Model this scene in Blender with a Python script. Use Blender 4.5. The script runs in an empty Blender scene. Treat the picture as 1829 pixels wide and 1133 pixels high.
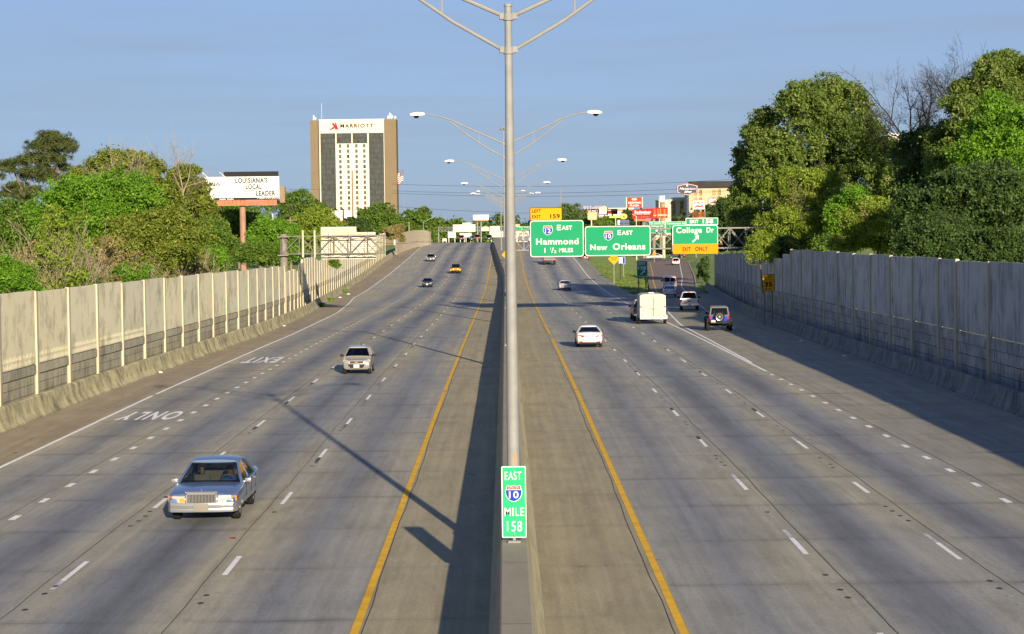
import bpy, bmesh, math, random
import numpy as np
from mathutils import Vector, Matrix
R = math.radians
SC = bpy.context.scene
COL = SC.collection

# ------------------------------------------------------------------ camera
CAM_H, FPX, YAW, PITCH, ROLL = 8.15, 3589.0, 0.0029, 0.0405, -0.0118
cy_, sy_, cp_, sp_, cr_, sr_ = math.cos(YAW), math.sin(YAW), math.cos(PITCH), math.sin(PITCH), math.cos(ROLL), math.sin(ROLL)
_rt, _up, _fw = Vector((cy_, -sy_, 0)), Vector((sy_*sp_, cy_*sp_, cp_)), Vector((sy_*cp_, cy_*cp_, -sp_))
_r2, _u2 = _rt*cr_ + _up*sr_, -_rt*sr_ + _up*cr_
cam_d = bpy.data.cameras.new('camera')
cam_d.sensor_width = 36.0
cam_d.lens = 36.0*FPX/1829.0
cam_d.clip_end = 20000
cam_d.clip_start = 0.5
cam = bpy.data.objects.new('camera', cam_d)
COL.objects.link(cam)
_m = Matrix((_r2, _u2, -_fw)).transposed().to_4x4()
_m.translation = Vector((0, 0, CAM_H))
cam.matrix_world = _m
SC.camera = cam

# ------------------------------------------------------------------ sky, sun, exposure
SUN_AZ, SUN_EL = 12.8, 13.6          # shadows run 12.8 degrees to the left of the road's direction
W = bpy.data.worlds.new('World')
SC.world = W
W.use_nodes = True
_nt = W.node_tree
_bg = _nt.nodes['Background']
_sky = _nt.nodes.new('ShaderNodeTexSky')
_sky.sky_type = 'NISHITA'
_sky.sun_disc = False
_sky.sun_elevation = R(SUN_EL)
_sky.sun_rotation = R(180 - SUN_AZ)
_sky.air_density = 1.0
_sky.dust_density = 0.6
_sky.ozone_density = 2.5
_bg.inputs['Strength'].default_value = 0.068
# thin cirrus streaks: a little brighter than the sky round them
_tc = _nt.nodes.new('ShaderNodeTexCoord')
_mp = _nt.nodes.new('ShaderNodeMapping')
_mp.inputs['Scale'].default_value = (2.2, 2.2, 30.0)
_mp.inputs['Rotation'].default_value = (0.03, 0.02, 0.2)
_nz = _nt.nodes.new('ShaderNodeTexNoise')
_nz.inputs['Scale'].default_value = 2.2
_nz.inputs['Detail'].default_value = 5
_nz.inputs['Roughness'].default_value = 0.55
_cr = _nt.nodes.new('ShaderNodeValToRGB')
_cr.color_ramp.elements[0].position = 0.40
_cr.color_ramp.elements[0].color = (0, 0, 0, 1)
_cr.color_ramp.elements[1].position = 0.70
_cr.color_ramp.elements[1].color = (0.36, 0.36, 0.36, 1)
_nt.links.new(_tc.outputs['Generated'], _mp.inputs['Vector'])
_nt.links.new(_mp.outputs[0], _nz.inputs['Vector'])
_nt.links.new(_nz.outputs['Fac'], _cr.inputs['Fac'])
_tn = _nt.nodes.new('ShaderNodeMix')          # the camera's white balance is set for the low warm sun, which turns the sky bluer
_tn.data_type = 'RGBA'
_tn.blend_type = 'MULTIPLY'
_tn.inputs[0].default_value = 1.0
_tn.inputs[7].default_value = (.47, .60, 1.0, 1)
_nt.links.new(_sky.outputs['Color'], _tn.inputs[6])
_vl = _nt.nodes.new('ShaderNodeMix')          # thin high veil of cloud over the whole sky
_vl.data_type = 'RGBA'
_vl.inputs[0].default_value = .60
_vl.inputs[7].default_value = (2.85, 3.85, 5.4, 1)
_sx = _nt.nodes.new('ShaderNodeSeparateXYZ')    # the veil thins towards the zenith
_nt.links.new(_tc.outputs['Generated'], _sx.inputs[0])
_vr = _nt.nodes.new('ShaderNodeMapRange')
_vr.interpolation_type = 'SMOOTHSTEP'
_vr.inputs[1].default_value = .12
_vr.inputs[2].default_value = .42
_vr.inputs[3].default_value = .62
_vr.inputs[4].default_value = .04
_nt.links.new(_sx.outputs[2], _vr.inputs[0])
_nt.links.new(_vr.outputs[0], _vl.inputs[0])
_nt.links.new(_tn.outputs[2], _vl.inputs[6])
_st = _nt.nodes.new('ShaderNodeMix')          # streaks of cirrus
_st.data_type = 'RGBA'
_st.inputs[7].default_value = (2.55, 2.95, 3.75, 1)
_nt.links.new(_cr.outputs['Color'], _st.inputs[0])
_nt.links.new(_vl.outputs[2], _st.inputs[6])
_nt.links.new(_st.outputs[2], _bg.inputs['Color'])

sun_d = bpy.data.lights.new('sun', 'SUN')
sun_d.energy = 5.0
sun_d.angle = R(0.5)
sun_d.color = (1.0, 0.84, 0.62)
sun = bpy.data.objects.new('sun', sun_d)
COL.objects.link(sun)
_az, _el = R(SUN_AZ), R(SUN_EL)
_d = Vector((-math.sin(_az)*math.cos(_el), math.cos(_az)*math.cos(_el), -math.sin(_el)))
sun.rotation_euler = _d.to_track_quat('-Z', 'Y').to_euler()
SC.view_settings.view_transform = 'Standard'
SC.view_settings.look = 'None'
SC.view_settings.exposure = 0.92
SC.view_settings.gamma = 1.0

# ------------------------------------------------------------------ helpers
def ray(px, py):
    u, v = (px-914.5)/FPX, -(py-566.5)/FPX
    d = _r2*u + _u2*v + _fw
    return d/d.y
def at(px, py, Y):
    return ray(px, py)*Y + Vector((0, 0, CAM_H))

PY = [0, 40, 100, 150, 208, 232, 257, 281, 306, 330, 355, 379, 391, 415, 440, 464, 489, 530, 560, 600, 700, 900, 1200]
PZ = [0, .23, .42, .32, .03, -.07, -.13, -.16, -.06, .23, .61, 1.25, 1.63, 2.42, 3.05, 3.77, 4.5, 5.45, 5.95, 6.25, 5.6, 4.0, 3.0]
def zr(Y): return float(np.interp(Y, PY, PZ))
def zramp(Y): return float(np.interp(Y, [150, 208, 232, 260, 350, 420, 490, 560, 700, 1200], [.32, .03, -.07, -.1, -.05, .15, .55, 1.3, 1.5, 1.5]))
def LEDGE(Y): return float(np.interp(Y, [30, 75, 165, 217, 250, 278, 352, 414, 490, 565, 700], [-17.65, -17.6, -17.6, -18.3, -19.6, -21.0, -21.9, -21.6, -21.8, -22.5, -22.5]))
def LBAR(Y): return float(np.interp(Y, [30, 81, 141, 165, 189, 219, 250, 280, 328, 371, 458, 511, 560], [-20.8, -20.6, -20.1, -20.0, -20.35, -21.2, -22.7, -23.7, -25.0, -25.5, -25.8, -25.1, -24.5]))
def RBAR(Y): return float(np.interp(Y, [30, 80, 117, 144, 173, 199, 237, 280, 308, 360, 420, 500, 560], [21.0, 21.3, 21.6, 21.9, 22.6, 23.5, 25.8, 28.3, 30.2, 37.0, 43.0, 50.0, 58.0]))
def RAMPL(Y): return float(np.interp(Y, [112, 159, 176, 204, 262, 277, 340, 410, 500, 600], [14.6, 15.0, 15.25, 16.6, 20.0, 20.9, 25.0, 30.0, 36.0, 42.0]))
def RAMPR(Y): return float(np.interp(Y, [80, 127, 166, 210, 310, 380, 455, 520], [18.15, 18.15, 18.9, 21.0, 27.1, 33.4, 39.6, 45.0]))
def MEDL(Y): return float(np.interp(Y, [0, 330, 360, 405, 507, 600], [-.44, -.44, -.6, -1.46, -3.1, -3.3]))

class MB:
    def __init__(s):
        s.v, s.f, s.m, s.marks = [], [], [], []
    def add(s, vs, fs, mi=0):
        o = len(s.v)
        s.v += [tuple(p) for p in vs]
        s.f += [tuple(i+o for i in f) for f in fs]
        s.m += [mi]*len(fs)
        return s
    def box(s, c, d, mi=0, M=None):
        x, y, z = d[0]/2, d[1]/2, d[2]/2
        vs = [Vector(p) for p in ((-x,-y,-z),(x,-y,-z),(x,y,-z),(-x,y,-z),(-x,-y,z),(x,-y,z),(x,y,z),(-x,y,z))]
        if M is not None: vs = [M @ p for p in vs]
        c = Vector(c)
        return s.add([p+c for p in vs], [(3,2,1,0),(4,5,6,7),(0,1,5,4),(1,2,6,5),(2,3,7,6),(3,0,4,7)], mi)
    def bar(s, p0, p1, w, h=None, mi=0):
        p0, p1 = Vector(p0), Vector(p1)
        h = h or w
        d = p1-p0
        L = d.length
        if L < 1e-6: return s
        d /= L
        a = Vector((0, 0, 1)) if abs(d.z) < .95 else Vector((1, 0, 0))
        x = d.cross(a).normalized()
        z = x.cross(d)
        M = Matrix((x, d, z)).transposed()
        return s.box((p0+p1)/2, (w, L, h), mi, M)
    def tube(s, p0, p1, r0, r1=None, n=8, mi=0, cap=True):
        return s.path([p0, p1], [r0, r0 if r1 is None else r1], n, mi, cap)
    def path(s, pts, rs, n=8, mi=0, cap=True):
        pts = [Vector(p) for p in pts]
        if not hasattr(rs, '__len__'): rs = [rs]*len(pts)
        rings = []
        xa = None
        for i, p in enumerate(pts):
            d = (pts[min(i+1, len(pts)-1)] - pts[max(i-1, 0)]).normalized()
            if xa is None:
                a = Vector((0, 0, 1)) if abs(d.z) < .9 else Vector((1, 0, 0))
                xa = d.cross(a).normalized()
            else:
                xa = (xa - d*xa.dot(d)).normalized()
            ya = d.cross(xa)
            rings.append([p + (xa*math.cos(t) + ya*math.sin(t))*rs[i] for t in [2*math.pi*k/n for k in range(n)]])
        return s.loft(rings, mi, cap)
    def loft(s, rings, mi=0, cap=True, mfun=None):
        n = len(rings[0])
        vs = [p for r in rings for p in r]
        fs, ms = [], []
        for i in range(len(rings)-1):
            for k in range(n):
                k2 = (k+1) % n
                fs.append((i*n+k, i*n+k2, (i+1)*n+k2, (i+1)*n+k))
                ms.append(mfun(i, k) if mfun else mi)
        if cap:
            fs.append(tuple(range(n-1, -1, -1)))
            fs.append(tuple((len(rings)-1)*n+k for k in range(n)))
            ms += [mi, mi]
        o = len(s.v)
        s.v += [tuple(p) for p in vs]
        s.f += [tuple(i+o for i in f) for f in fs]
        s.m += ms
        return s
    def prism(s, poly, y0, y1, mi=0):           # polygon in x,z (counter-clockwise seen from -y) pushed along y
        n = len(poly)
        return s.loft([[(p[0], y0, p[1]) for p in poly], [(p[0], y1, p[1]) for p in poly]][::-1], mi)
    def xprism(s, poly, x0, x1, mi=0):          # polygon in y,z pushed along x
        return s.loft([[(x0, p[0], p[1]) for p in poly], [(x1, p[0], p[1]) for p in poly]], mi)
    def quad(s, a, b, c, d, mi=0):
        return s.add([a, b, c, d], [(0, 1, 2, 3)], mi)
    def poly(s, pts, mi=0):
        return s.add(pts, [tuple(range(len(pts)))], mi)
    def strip(s, A, B, mi=0):                   # two rows of points joined by quads
        n = len(A)
        return s.add(list(A)+list(B), [(i, i+1, n+i+1, n+i) for i in range(n-1)], mi)
    def lathe(s, prof, c=(0, 0, 0), n=20, mi=0, axis='x'):   # profile (along, radius)
        rings = []
        for a, r in prof:
            ring = []
            for k in range(n):
                t = 2*math.pi*k/n
                p = (a, r*math.cos(t), r*math.sin(t)) if axis == 'x' else ((r*math.cos(t), a, r*math.sin(t)) if axis == 'y' else (r*math.cos(t), r*math.sin(t), a))
                ring.append((p[0]+c[0], p[1]+c[1], p[2]+c[2]))
            rings.append(ring)
        return s.loft(rings, mi)
    def build(s, name, mats, parent=None, smooth=None, bevel=0, loc=None):
        me = bpy.data.meshes.new(name)
        me.from_pydata(s.v, [], s.f)
        if not isinstance(mats, (list, tuple)): mats = [mats]
        for m in mats: me.materials.append(m)
        if len(mats) > 1: me.polygons.foreach_set('material_index', s.m)
        b = bmesh.new()
        b.from_mesh(me)
        bmesh.ops.recalc_face_normals(b, faces=b.faces)
        if bevel:
            bmesh.ops.bevel(b, geom=list(b.edges), offset=bevel, segments=2, affect='EDGES', profile=.6, clamp_overlap=True)
        b.to_mesh(me)
        b.free()
        if smooth:
            me.shade_smooth()
            me.set_sharp_from_angle(angle=R(smooth))
        return link(name, me, parent, loc)

def link(name, data, parent=None, loc=None):
    o = bpy.data.objects.new(name, data)
    COL.objects.link(o)
    if parent is not None: o.parent = parent
    if loc is not None: o.location = loc
    return o
def tag(o, label=None, cat=None, group=None, kind=None):
    if label: o['label'] = label
    if cat: o['category'] = cat
    if group: o['group'] = group
    if kind: o['kind'] = kind
    return o
def thing(name, label, cat, loc=(0, 0, 0), rz=0, group=None):
    o = bpy.data.objects.new(name, None)
    o.empty_display_size = .2
    COL.objects.link(o)
    o.location = loc
    o.rotation_euler = (0, 0, rz)
    return tag(o, label, cat, group)
def copy_tree(o, parent=None):
    c = o.copy()
    COL.objects.link(c)
    c.parent = parent
    for ch in [x for x in bpy.data.objects if x.parent == o]: copy_tree(ch, c)
    return c

# ------------------------------------------------------------------ materials
def nodes(name):
    m = bpy.data.materials.new(name)
    m.use_nodes = True
    return m, m.node_tree, m.node_tree.nodes['Principled BSDF']
class N:
    """small builder for shader node trees"""
    def __init__(s, nt): s.nt = nt
    def n(s, t, **kw):
        x = s.nt.nodes.new('ShaderNode'+t)
        for k, v in kw.items(): setattr(x, k, v)
        return x
    def put(s, inp, v):
        if v is None: return
        if hasattr(v, 'is_linked') or isinstance(v, bpy.types.NodeSocket): s.nt.links.new(v, inp)
        else: inp.default_value = v
    def math(s, op, a, b=None, c=None, clamp=False):
        x = s.n('Math', operation=op, use_clamp=clamp)
        s.put(x.inputs[0], a); s.put(x.inputs[1], b)
        if c is not None: s.put(x.inputs[2], c)
        return x.outputs[0]
    def coord(s, kind='Object', scale=(1, 1, 1), loc=(0, 0, 0), rot=(0, 0, 0)):
        t = s.n('TexCoord')
        m = s.n('Mapping')
        m.inputs['Scale'].default_value = scale
        m.inputs['Location'].default_value = loc
        m.inputs['Rotation'].default_value = rot
        s.nt.links.new(t.outputs[kind], m.inputs['Vector'])
        return m.outputs[0]
    def noise(s, vec, scale, detail=4, rough=.55, dist=0):
        x = s.n('TexNoise')
        s.put(x.inputs['Vector'], vec)
        x.inputs['Scale'].default_value = scale
        x.inputs['Detail'].default_value = detail
        x.inputs['Roughness'].default_value = rough
        x.inputs['Distortion'].default_value = dist
        return x.outputs['Fac']
    def ramp(s, fac, stops, interp='LINEAR'):
        x = s.n('ValToRGB')
        cr = x.color_ramp
        cr.interpolation = interp
        while len(cr.elements) < len(stops): cr.elements.new(.5)
        for e, (p, c) in zip(cr.elements, stops):
            e.position = p
            e.color = (c, c, c, 1) if not hasattr(c, '__len__') else (*c[:3], 1)
        s.put(x.inputs['Fac'], fac)
        return x.outputs['Color']
    def mix(s, fac, a, b, blend='MIX'):
        x = s.n('Mix', data_type='RGBA', blend_type=blend)
        s.put(x.inputs[0], fac)
        for i, v in ((6, a), (7, b)):
            if isinstance(v, (tuple, list)): v = (*v[:3], 1)
            s.put(x.inputs[i], v)
        return x.outputs[2]
    def bump(s, h, strength=.3, dist=.05):
        x = s.n('Bump')
        x.inputs['Strength'].default_value = strength
        x.inputs['Distance'].default_value = dist
        s.put(x.inputs['Height'], h)
        return x.outputs[0]

def pbr(name, col, rough=.6, metal=0.0, var=.12, scale=3.0, coat=0, spec=.08, stretch=(1, 1, 1)):
    m, nt, p = nodes(name)
    b = N(nt)
    v = b.coord('Object', stretch)
    n = b.noise(v, scale, 4)
    dk = tuple(c*(1-var) for c in col)
    lt = tuple(min(1, c*(1+var)) for c in col)
    nt.links.new(b.ramp(n, [(.3, dk), (.7, lt)]), p.inputs['Base Color'])
    p.inputs['Roughness'].default_value = rough
    p.inputs['Metallic'].default_value = metal
    p.inputs['Specular IOR Level'].default_value = spec
    if coat:
        p.inputs['Coat Weight'].default_value = coat
        p.inputs['Coat Roughness'].default_value = .06
    return m
def paint(name, col, metal=.35, rough=.32):
    return pbr(name, col, rough, metal, .04, 2.0, coat=.6, spec=.4)
def glow(name, col, st):
    m, nt, p = nodes(name)
    p.inputs['Base Color'].default_value = (*col, 1)
    p.inputs['Emission Color'].default_value = (*col, 1)
    p.inputs['Emission Strength'].default_value = st
    return m
def glass(name, tint, refl=1.0):
    m, nt, p = nodes(name)
    b = N(nt)
    nt.nodes.remove(p)
    t = b.n('BsdfTransparent')
    t.inputs['Color'].default_value = (*tint, 1)
    g = b.n('BsdfGlossy')
    g.inputs['Roughness'].default_value = .03
    f = b.n('Fresnel')
    f.inputs['IOR'].default_value = 1.5
    mx = b.n('MixShader')
    b.put(mx.inputs[0], b.math('MULTIPLY', f.outputs[0], refl))
    nt.links.new(t.outputs[0], mx.inputs[1])
    nt.links.new(g.outputs[0], mx.inputs[2])
    nt.links.new(mx.outputs[0], nt.nodes['Material Output'].inputs['Surface'])
    return m
def leafmat(name, cols, trans=.35, scale=.35, rough=.6):
    """leaves: hue varies from leaf to leaf and from clump to clump"""
    m, nt, p = nodes(name)
    b = N(nt)
    g = b.n('NewGeometry')
    n = b.noise(b.coord('Object'), scale, 3, .6)
    f = b.math('ADD', b.math('MULTIPLY', g.outputs['Random Per Island'], .42), b.math('MULTIPLY', n, 1.75))
    cols = [tuple(min(.6, x*1.36) for x in q) for q in cols]
    k = len(cols)
    c = b.ramp(b.math('SUBTRACT', f, .60), [(i/(k-1), cc) for i, cc in enumerate(cols)])
    nt.links.new(c, p.inputs['Base Color'])
    p.inputs['Roughness'].default_value = rough
    p.inputs['Specular IOR Level'].default_value = .25
    t = b.n('BsdfTranslucent')
    b.put(t.inputs['Color'], b.mix(.5, c, (.25, .35, .03)))
    mx = b.n('MixShader')
    mx.inputs[0].default_value = trans
    nt.links.new(p.outputs[0], mx.inputs[1])
    nt.links.new(t.outputs[0], mx.inputs[2])
    nt.links.new(mx.outputs[0], nt.nodes['Material Output'].inputs['Surface'])
    return m

def pavement(name, base, warm, bands=None, x0=-20, x1=20, joints=6.4, jamt=.5, yoff=0, vary=.25, patch=1.0):
    m, nt, p = nodes(name)
    b = N(nt)
    tc = b.n('TexCoord')
    sp = b.n('SeparateXYZ')
    nt.links.new(tc.outputs['Object'], sp.inputs[0])
    X, Y = sp.outputs[0], sp.outputs[1]
    long = b.noise(b.coord('Object', (1.1, .035, 1)), 1.0, 5, .6)          # streaks along the driving direction
    cross = b.noise(b.coord('Object', (.12, .55, 1)), 1.0, 4, .6)          # slab to slab
    fine = b.noise(b.coord('Object', (3, 1.5, 3)), 3.0, 5, .7)
    big = b.noise(b.coord('Object', (.16, .05, 1)), 1.0, 3, .5)
    tone = b.math('ADD', b.math('MULTIPLY', long, .45), b.math('ADD', b.math('MULTIPLY', cross, .3), b.math('MULTIPLY', fine, .25)))
    wf = b.ramp(big, [(.36, 0), (.64, patch)])
    val = b.ramp(tone, [(.3, 1-vary), (.7, 1+vary*.0+.0)])
    val = b.math('MULTIPLY', b.math('ADD', b.math('MULTIPLY', tone, vary*4), 1-vary*2), 1.0)
    c = None
    if bands:
        wob = b.math('MULTIPLY', b.math('SUBTRACT', b.noise(b.coord('Object', (.0, .02, 1)), 1.0, 2), .5), .9)
        xn = b.math('DIVIDE', b.math('SUBTRACT', b.math('ADD', X, wob), x0), x1-x0)
        bd = b.ramp(xn, [((x-x0)/(x1-x0), v) for x, v in bands])
        edge = b.math('SUBTRACT', 1, b.math('MULTIPLY', bd, 1.6), clamp=True)
        wf = b.math('MULTIPLY', b.math('ADD', b.math('MULTIPLY', wf, .6), .4), edge, clamp=True)
        amp = b.ramp(b.noise(b.coord('Object', (.25, .03, 1)), 1.0, 4, .6), [(.32, .25), (.62, 1.0)])
        dark = b.math('MULTIPLY', bd, amp)
        val = b.math('MULTIPLY', val, b.math('SUBTRACT', 1, b.math('MULTIPLY', dark, .54)))
    c = b.mix(wf, base, warm)
    if joints:
        yw = b.math('ADD', b.math('DIVIDE', b.math('ADD', Y, b.math('MULTIPLY', b.noise(b.coord('Object', (.5, .05, 1)), 1.0, 3), .5)), joints), yoff)
        fr = b.math('FRACT', yw)
        d = b.math('ABSOLUTE', b.math('SUBTRACT', fr, .5))
        line = b.ramp(d, [(0, 1), (.005, 1), (.012, .5), (.075, 0)])
        ja = b.ramp(b.noise(b.coord('Object', (.35, .3, 1)), 1.0, 4, .6), [(.4, .15), (.65, 1)])
        val = b.math('MULTIPLY', val, b.math('SUBTRACT', 1, b.math('MULTIPLY', b.math('MULTIPLY', line, ja), jamt)))
    cc = b.mix(1.0, c, val, 'MULTIPLY')
    # hairline cracks, oil spots and tar stains
    vo = b.n('TexVoronoi', feature='DISTANCE_TO_EDGE')
    vo.inputs['Scale'].default_value = .32
    wv = b.n('Mix', data_type='VECTOR') if False else None
    cv = b.n('VectorMath', operation='ADD')
    nz2 = b.n('TexNoise'); nz2.inputs['Scale'].default_value = .8; nz2.inputs['Detail'].default_value = 4
    b.put(nz2.inputs['Vector'], b.coord('Object', (1, .6, 1)))
    b.put(cv.inputs[0], b.coord('Object', (1, .45, 1))); b.put(cv.inputs[1], nz2.outputs['Color'])
    b.put(vo.inputs['Vector'], cv.outputs[0])
    crk = b.math('MULTIPLY', b.ramp(vo.outputs['Distance'], [(0, .35), (.006, .28), (.013, 0)]), b.ramp(b.noise(b.coord('Object', (.06, .03, 1)), 1.0, 3), [(.60, 0), (.72, .8)]))
    cc = b.mix(crk, cc, (.07, .068, .062))
    grit = b.noise(b.coord('Object', (9, 4, 9)), 2.5, 3, .7)
    cc = b.mix(1.0, cc, b.ramp(grit, [(.3, .84), (.7, 1.12)]), 'MULTIPLY')
    mott = b.noise(b.coord('Object', (1.6, .28, 1)), 1.0, 6, .72, .3)
    cc = b.mix(1.0, cc, b.ramp(mott, [(.32, .80), (.5, 1.0), (.68, 1.10)]), 'MULTIPLY')
    wear = b.noise(b.coord('Object', (5.0, .05, 1)), 1.0, 3, .6)          # fine lengthwise wear
    cc = b.mix(1.0, cc, b.ramp(wear, [(.35, .90), (.65, 1.05)]), 'MULTIPLY')
    spot = b.ramp(b.noise(b.coord('Object', (1.3, .7, 1)), 1.7, 2, .5), [(.74, 0), (.8, .45)])
    cc = b.mix(spot, cc, (.05, .05, .05))
    nt.links.new(cc, p.inputs['Base Color'])
    p.inputs['Roughness'].default_value = .82
    p.inputs['Specular IOR Level'].default_value = .3
    nt.links.new(b.bump(fine, .25, .01), p.inputs['Normal'])
    return m

def concrete(name, base, dark, streak=1.0, scale=(.9, .9, .12), thr=(.5, .72), amt=.8, fine=.15, groove=0):
    """weathered concrete: rain streaks down the face, mould blotches"""
    m, nt, p = nodes(name)
    b = N(nt)
    s1 = b.noise(b.coord('Object', scale), streak*2.0, 5, .65)
    s2 = b.noise(b.coord('Object', (.5, .5, .6)), 1.3, 5, .65, .4)
    s3 = b.noise(b.coord('Object', (6, 6, 6)), 2.0, 4, .7)
    f = b.math('ADD', b.math('MULTIPLY', s1, .55), b.math('MULTIPLY', s2, .45))
    c = b.mix(b.ramp(f, [(thr[0], 0), (thr[1], amt)]), base, dark)
    c = b.mix(1.0, c, b.ramp(s3, [(.25, 1-fine), (.75, 1+0.0)]), 'MULTIPLY')
    isl = b.n('NewGeometry')
    c = b.mix(1.0, c, b.ramp(isl.outputs['Random Per Island'], [(0, (.86, .87, .90)), (.5, (1, 1, 1)), (1, (1, .97, .92))]), 'MULTIPLY')
    nt.links.new(c, p.inputs['Base Color'])
    p.inputs['Roughness'].default_value = .88
    p.inputs['Specular IOR Level'].default_value = .25
    nt.links.new(b.bump(s3, .3, .02), p.inputs['Normal'])
    return m

def band_stops(centres, hw=1.05):
    st = [(-20, 0)]
    for c, a in centres: st += [(c-hw*1.35, .04), (c-hw*.5, a*.62), (c, a), (c+hw*.5, a*.62), (c+hw*1.35, .04)]
    return st+[(20, 0)]
lb = band_stops(((-15.9, .5), (-12.3, .8), (-8.6, 1), (-5.0, .55)))
rb_ = band_stops(((5.25, .5), (8.95, 1), (12.6, 1), (16.3, .2)), .95)
M = {}
M['lanes_l'] = pavement('lane_pavement', (.252, .267, .287), (.39, .352, .24), lb)
M['lanes_r'] = pavement('lane_pavement', (.252, .267, .287), (.36, .337, .25), rb_, yoff=.45)
M['outer_r'] = pavement('outer_pavement', (.265, .265, .242), (.32, .296, .217), rb_, yoff=.45)
M['med_sh'] = pavement('median_pavement', (.335, .298, .195), (.37, .322, .195), None, joints=6.4, jamt=.25, vary=.2)
M['out_sh'] = pavement('shoulder_pavement', (.29, .248, .175), (.335, .277, .178), None, joints=6.4, jamt=.2, vary=.22)
M['ramp'] = pavement('ramp_pavement', (.21, .165, .13), (.23, .175, .13), None, joints=0, vary=.15)
M['white'] = pbr('white_road_paint', (.78, .78, .75), .75, 0, .12, 2.5, spec=.12)
M['yellow'] = pbr('yellow_road_paint', (.72, .42, .035), .7, 0, .16, 2.0)
M['worn'] = pbr('worn_road_paint', (.36, .37, .38), .8, 0, .3, 4.0)
M['tar'] = pbr('black_tar', (.07, .07, .072), .7, 0, .3, 2.0)
M['wall_up'] = concrete('noise_wall_concrete', (.82, .78, .55), (.23, .21, .14), .8, (.6, .6, .42), (.49, .66), .7)
M['wall_lo'] = concrete('retaining_plank_concrete', (.50, .47, .34), (.13, .125, .09), 1.3, (1.6, 1.6, .2), (.45, .66), .85)
M['wall_up_r'] = concrete('shade_grey_noise_wall_concrete', (.52, .53, .52), (.12, .125, .13), 1.0, (.9, .9, .15), (.46, .66), .85)  # grey base carries the wall's shade in its colour; the streaks are weathering
M['wall_lo_r'] = concrete('shade_grey_retaining_concrete', (.48, .49, .49), (.10, .105, .11), 1.3, (1.6, 1.6, .2), (.42, .62), .9)  # planks greyed for shade in the same way
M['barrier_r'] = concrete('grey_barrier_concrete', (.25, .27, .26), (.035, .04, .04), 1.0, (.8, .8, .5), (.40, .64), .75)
M['post'] = concrete('post_concrete', (.50, .455, .32), (.26, .22, .15), 1.0, (3, 3, .3), (.55, .8), .7)
M['barrier'] = concrete('barrier_concrete', (.56, .51, .30), (.11, .105, .07), 1.0, (.8, .8, .45), (.42, .62), .85)
M['med_top'] = concrete('median_barrier_top', (.33, .305, .235), (.22, .2, .15), 1.0, (.9, .3, 1), (.45, .75), .6)
M['med_side'] = concrete('median_barrier_side', (.42, .39, .255), (.17, .16, .11), 1.0, (.5, .16, 2.5), (.45, .7), .8)
M['brick'] = concrete('block_wall_concrete', (.6, .52, .37), (.4, .34, .24), 1.0, (1, 1, 1), (.5, .8), .6)
M['steel'] = pbr('galvanized_steel', (.25, .255, .25), .75, .3, .1, 3, spec=.12)
M['steel_dk'] = pbr('rusty_truss_steel', (.20, .185, .155), .75, .25, .25, 4, spec=.12)
M['alu'] = pbr('bare_aluminium_back', (.64, .60, .47), .75, .1, .06, 1.0, spec=.12, stretch=(.4, 1, 3))
M['alu2'] = pbr('clean_white_back', (.60, .60, .57), .75, 0, .04, 1.0, spec=.12)
M['green'] = pbr('green_sign_sheeting', (.012, .235, .105), .75, 0, .04, .6, spec=.12)
M['green_dk'] = pbr('darker_green_sign_sheeting', (.012, .20, .09), .75, 0, .05, 1, spec=.12)  # slightly darker green than the gantry signs
M['mint'] = pbr('bright_green_sheeting', (.02, .36, .15), .75, 0, .03, 1, spec=.12)
M['swhite'] = pbr('white_sign_sheeting', (.62, .62, .59), .75, 0, .03, 2, spec=.12)
M['sblack'] = pbr('black_sign_ink', (.02, .02, .022), .75, 0, .1, 2, spec=.12)
M['sred'] = pbr('red_sign_sheeting', (.40, .012, .016), .75, 0, .06, 2, spec=.12)
M['sblue'] = pbr('blue_sign_sheeting', (.008, .045, .36), .75, 0, .05, 2, spec=.12)
M['syellow'] = pbr('yellow_sign_sheeting', (.56, .29, .006), .75, 0, .04, 1, spec=.12)
M['sorange'] = pbr('orange_sign_sheeting', (.60, .245, .005), .75, 0, .04, 1, spec=.12)
M['brown_ink'] = pbr('dark_brown_sign_ink', (.035, .012, .004), .75, 0, .05, 2, spec=.12)
M['rubber'] = pbr('tyre_rubber', (.022, .021, .02), .85, 0, .2, 6)
M['rim'] = pbr('wheel_alloy', (.5, .5, .5), .35, .7, .08, 4)
M['rim_dk'] = pbr('dark_wheel', (.07, .07, .075), .5, .3, .1, 4)
M['trim'] = pbr('black_trim', (.022, .022, .024), .55, 0, .1, 4)
M['chrome'] = pbr('chrome', (.72, .70, .66), .16, .9, .04, 3)
M['lamp'] = pbr('clear_lamp', (.42, .42, .39), .2, .2, .08, 9, coat=1)
M['amber'] = pbr('amber_lamp', (.75, .25, .02), .25, 0, .08, 6, coat=1)
M['tail'] = pbr('red_tail_lamp', (.55, .012, .012), .2, 0, .12, 6, coat=1)
M['plate'] = pbr('licence_plate', (.7, .68, .64), .75, 0, .08, 12, spec=.12)
M['plate_gr'] = pbr('grey_plate_cover', (.2, .19, .17), .6, 0, .08, 6)
M['seat_tan'] = pbr('tan_seat_cloth', (.42, .38, .27), .8, 0, .1, 5)
M['seat_dk'] = pbr('dark_seat_cloth', (.06, .06, .065), .8, 0, .1, 5)
M['glass'] = glass('car_glass', (.55, .62, .58), 1.0)
M['glass_dk'] = glass('tinted_car_glass', (.10, .11, .12), 1.3)
M['bark'] = pbr('grey_bark', (.16, .13, .10), .9, 0, .3, 2, stretch=(4, 4, .8))
M['bark_lt'] = pbr('pale_bark', (.24, .205, .14), .9, 0, .25, 2, stretch=(4, 4, .8))
M['bark_dk'] = pbr('dark_bark', (.035, .028, .024), .9, 0, .3, 2, stretch=(4, 4, .8))
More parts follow.
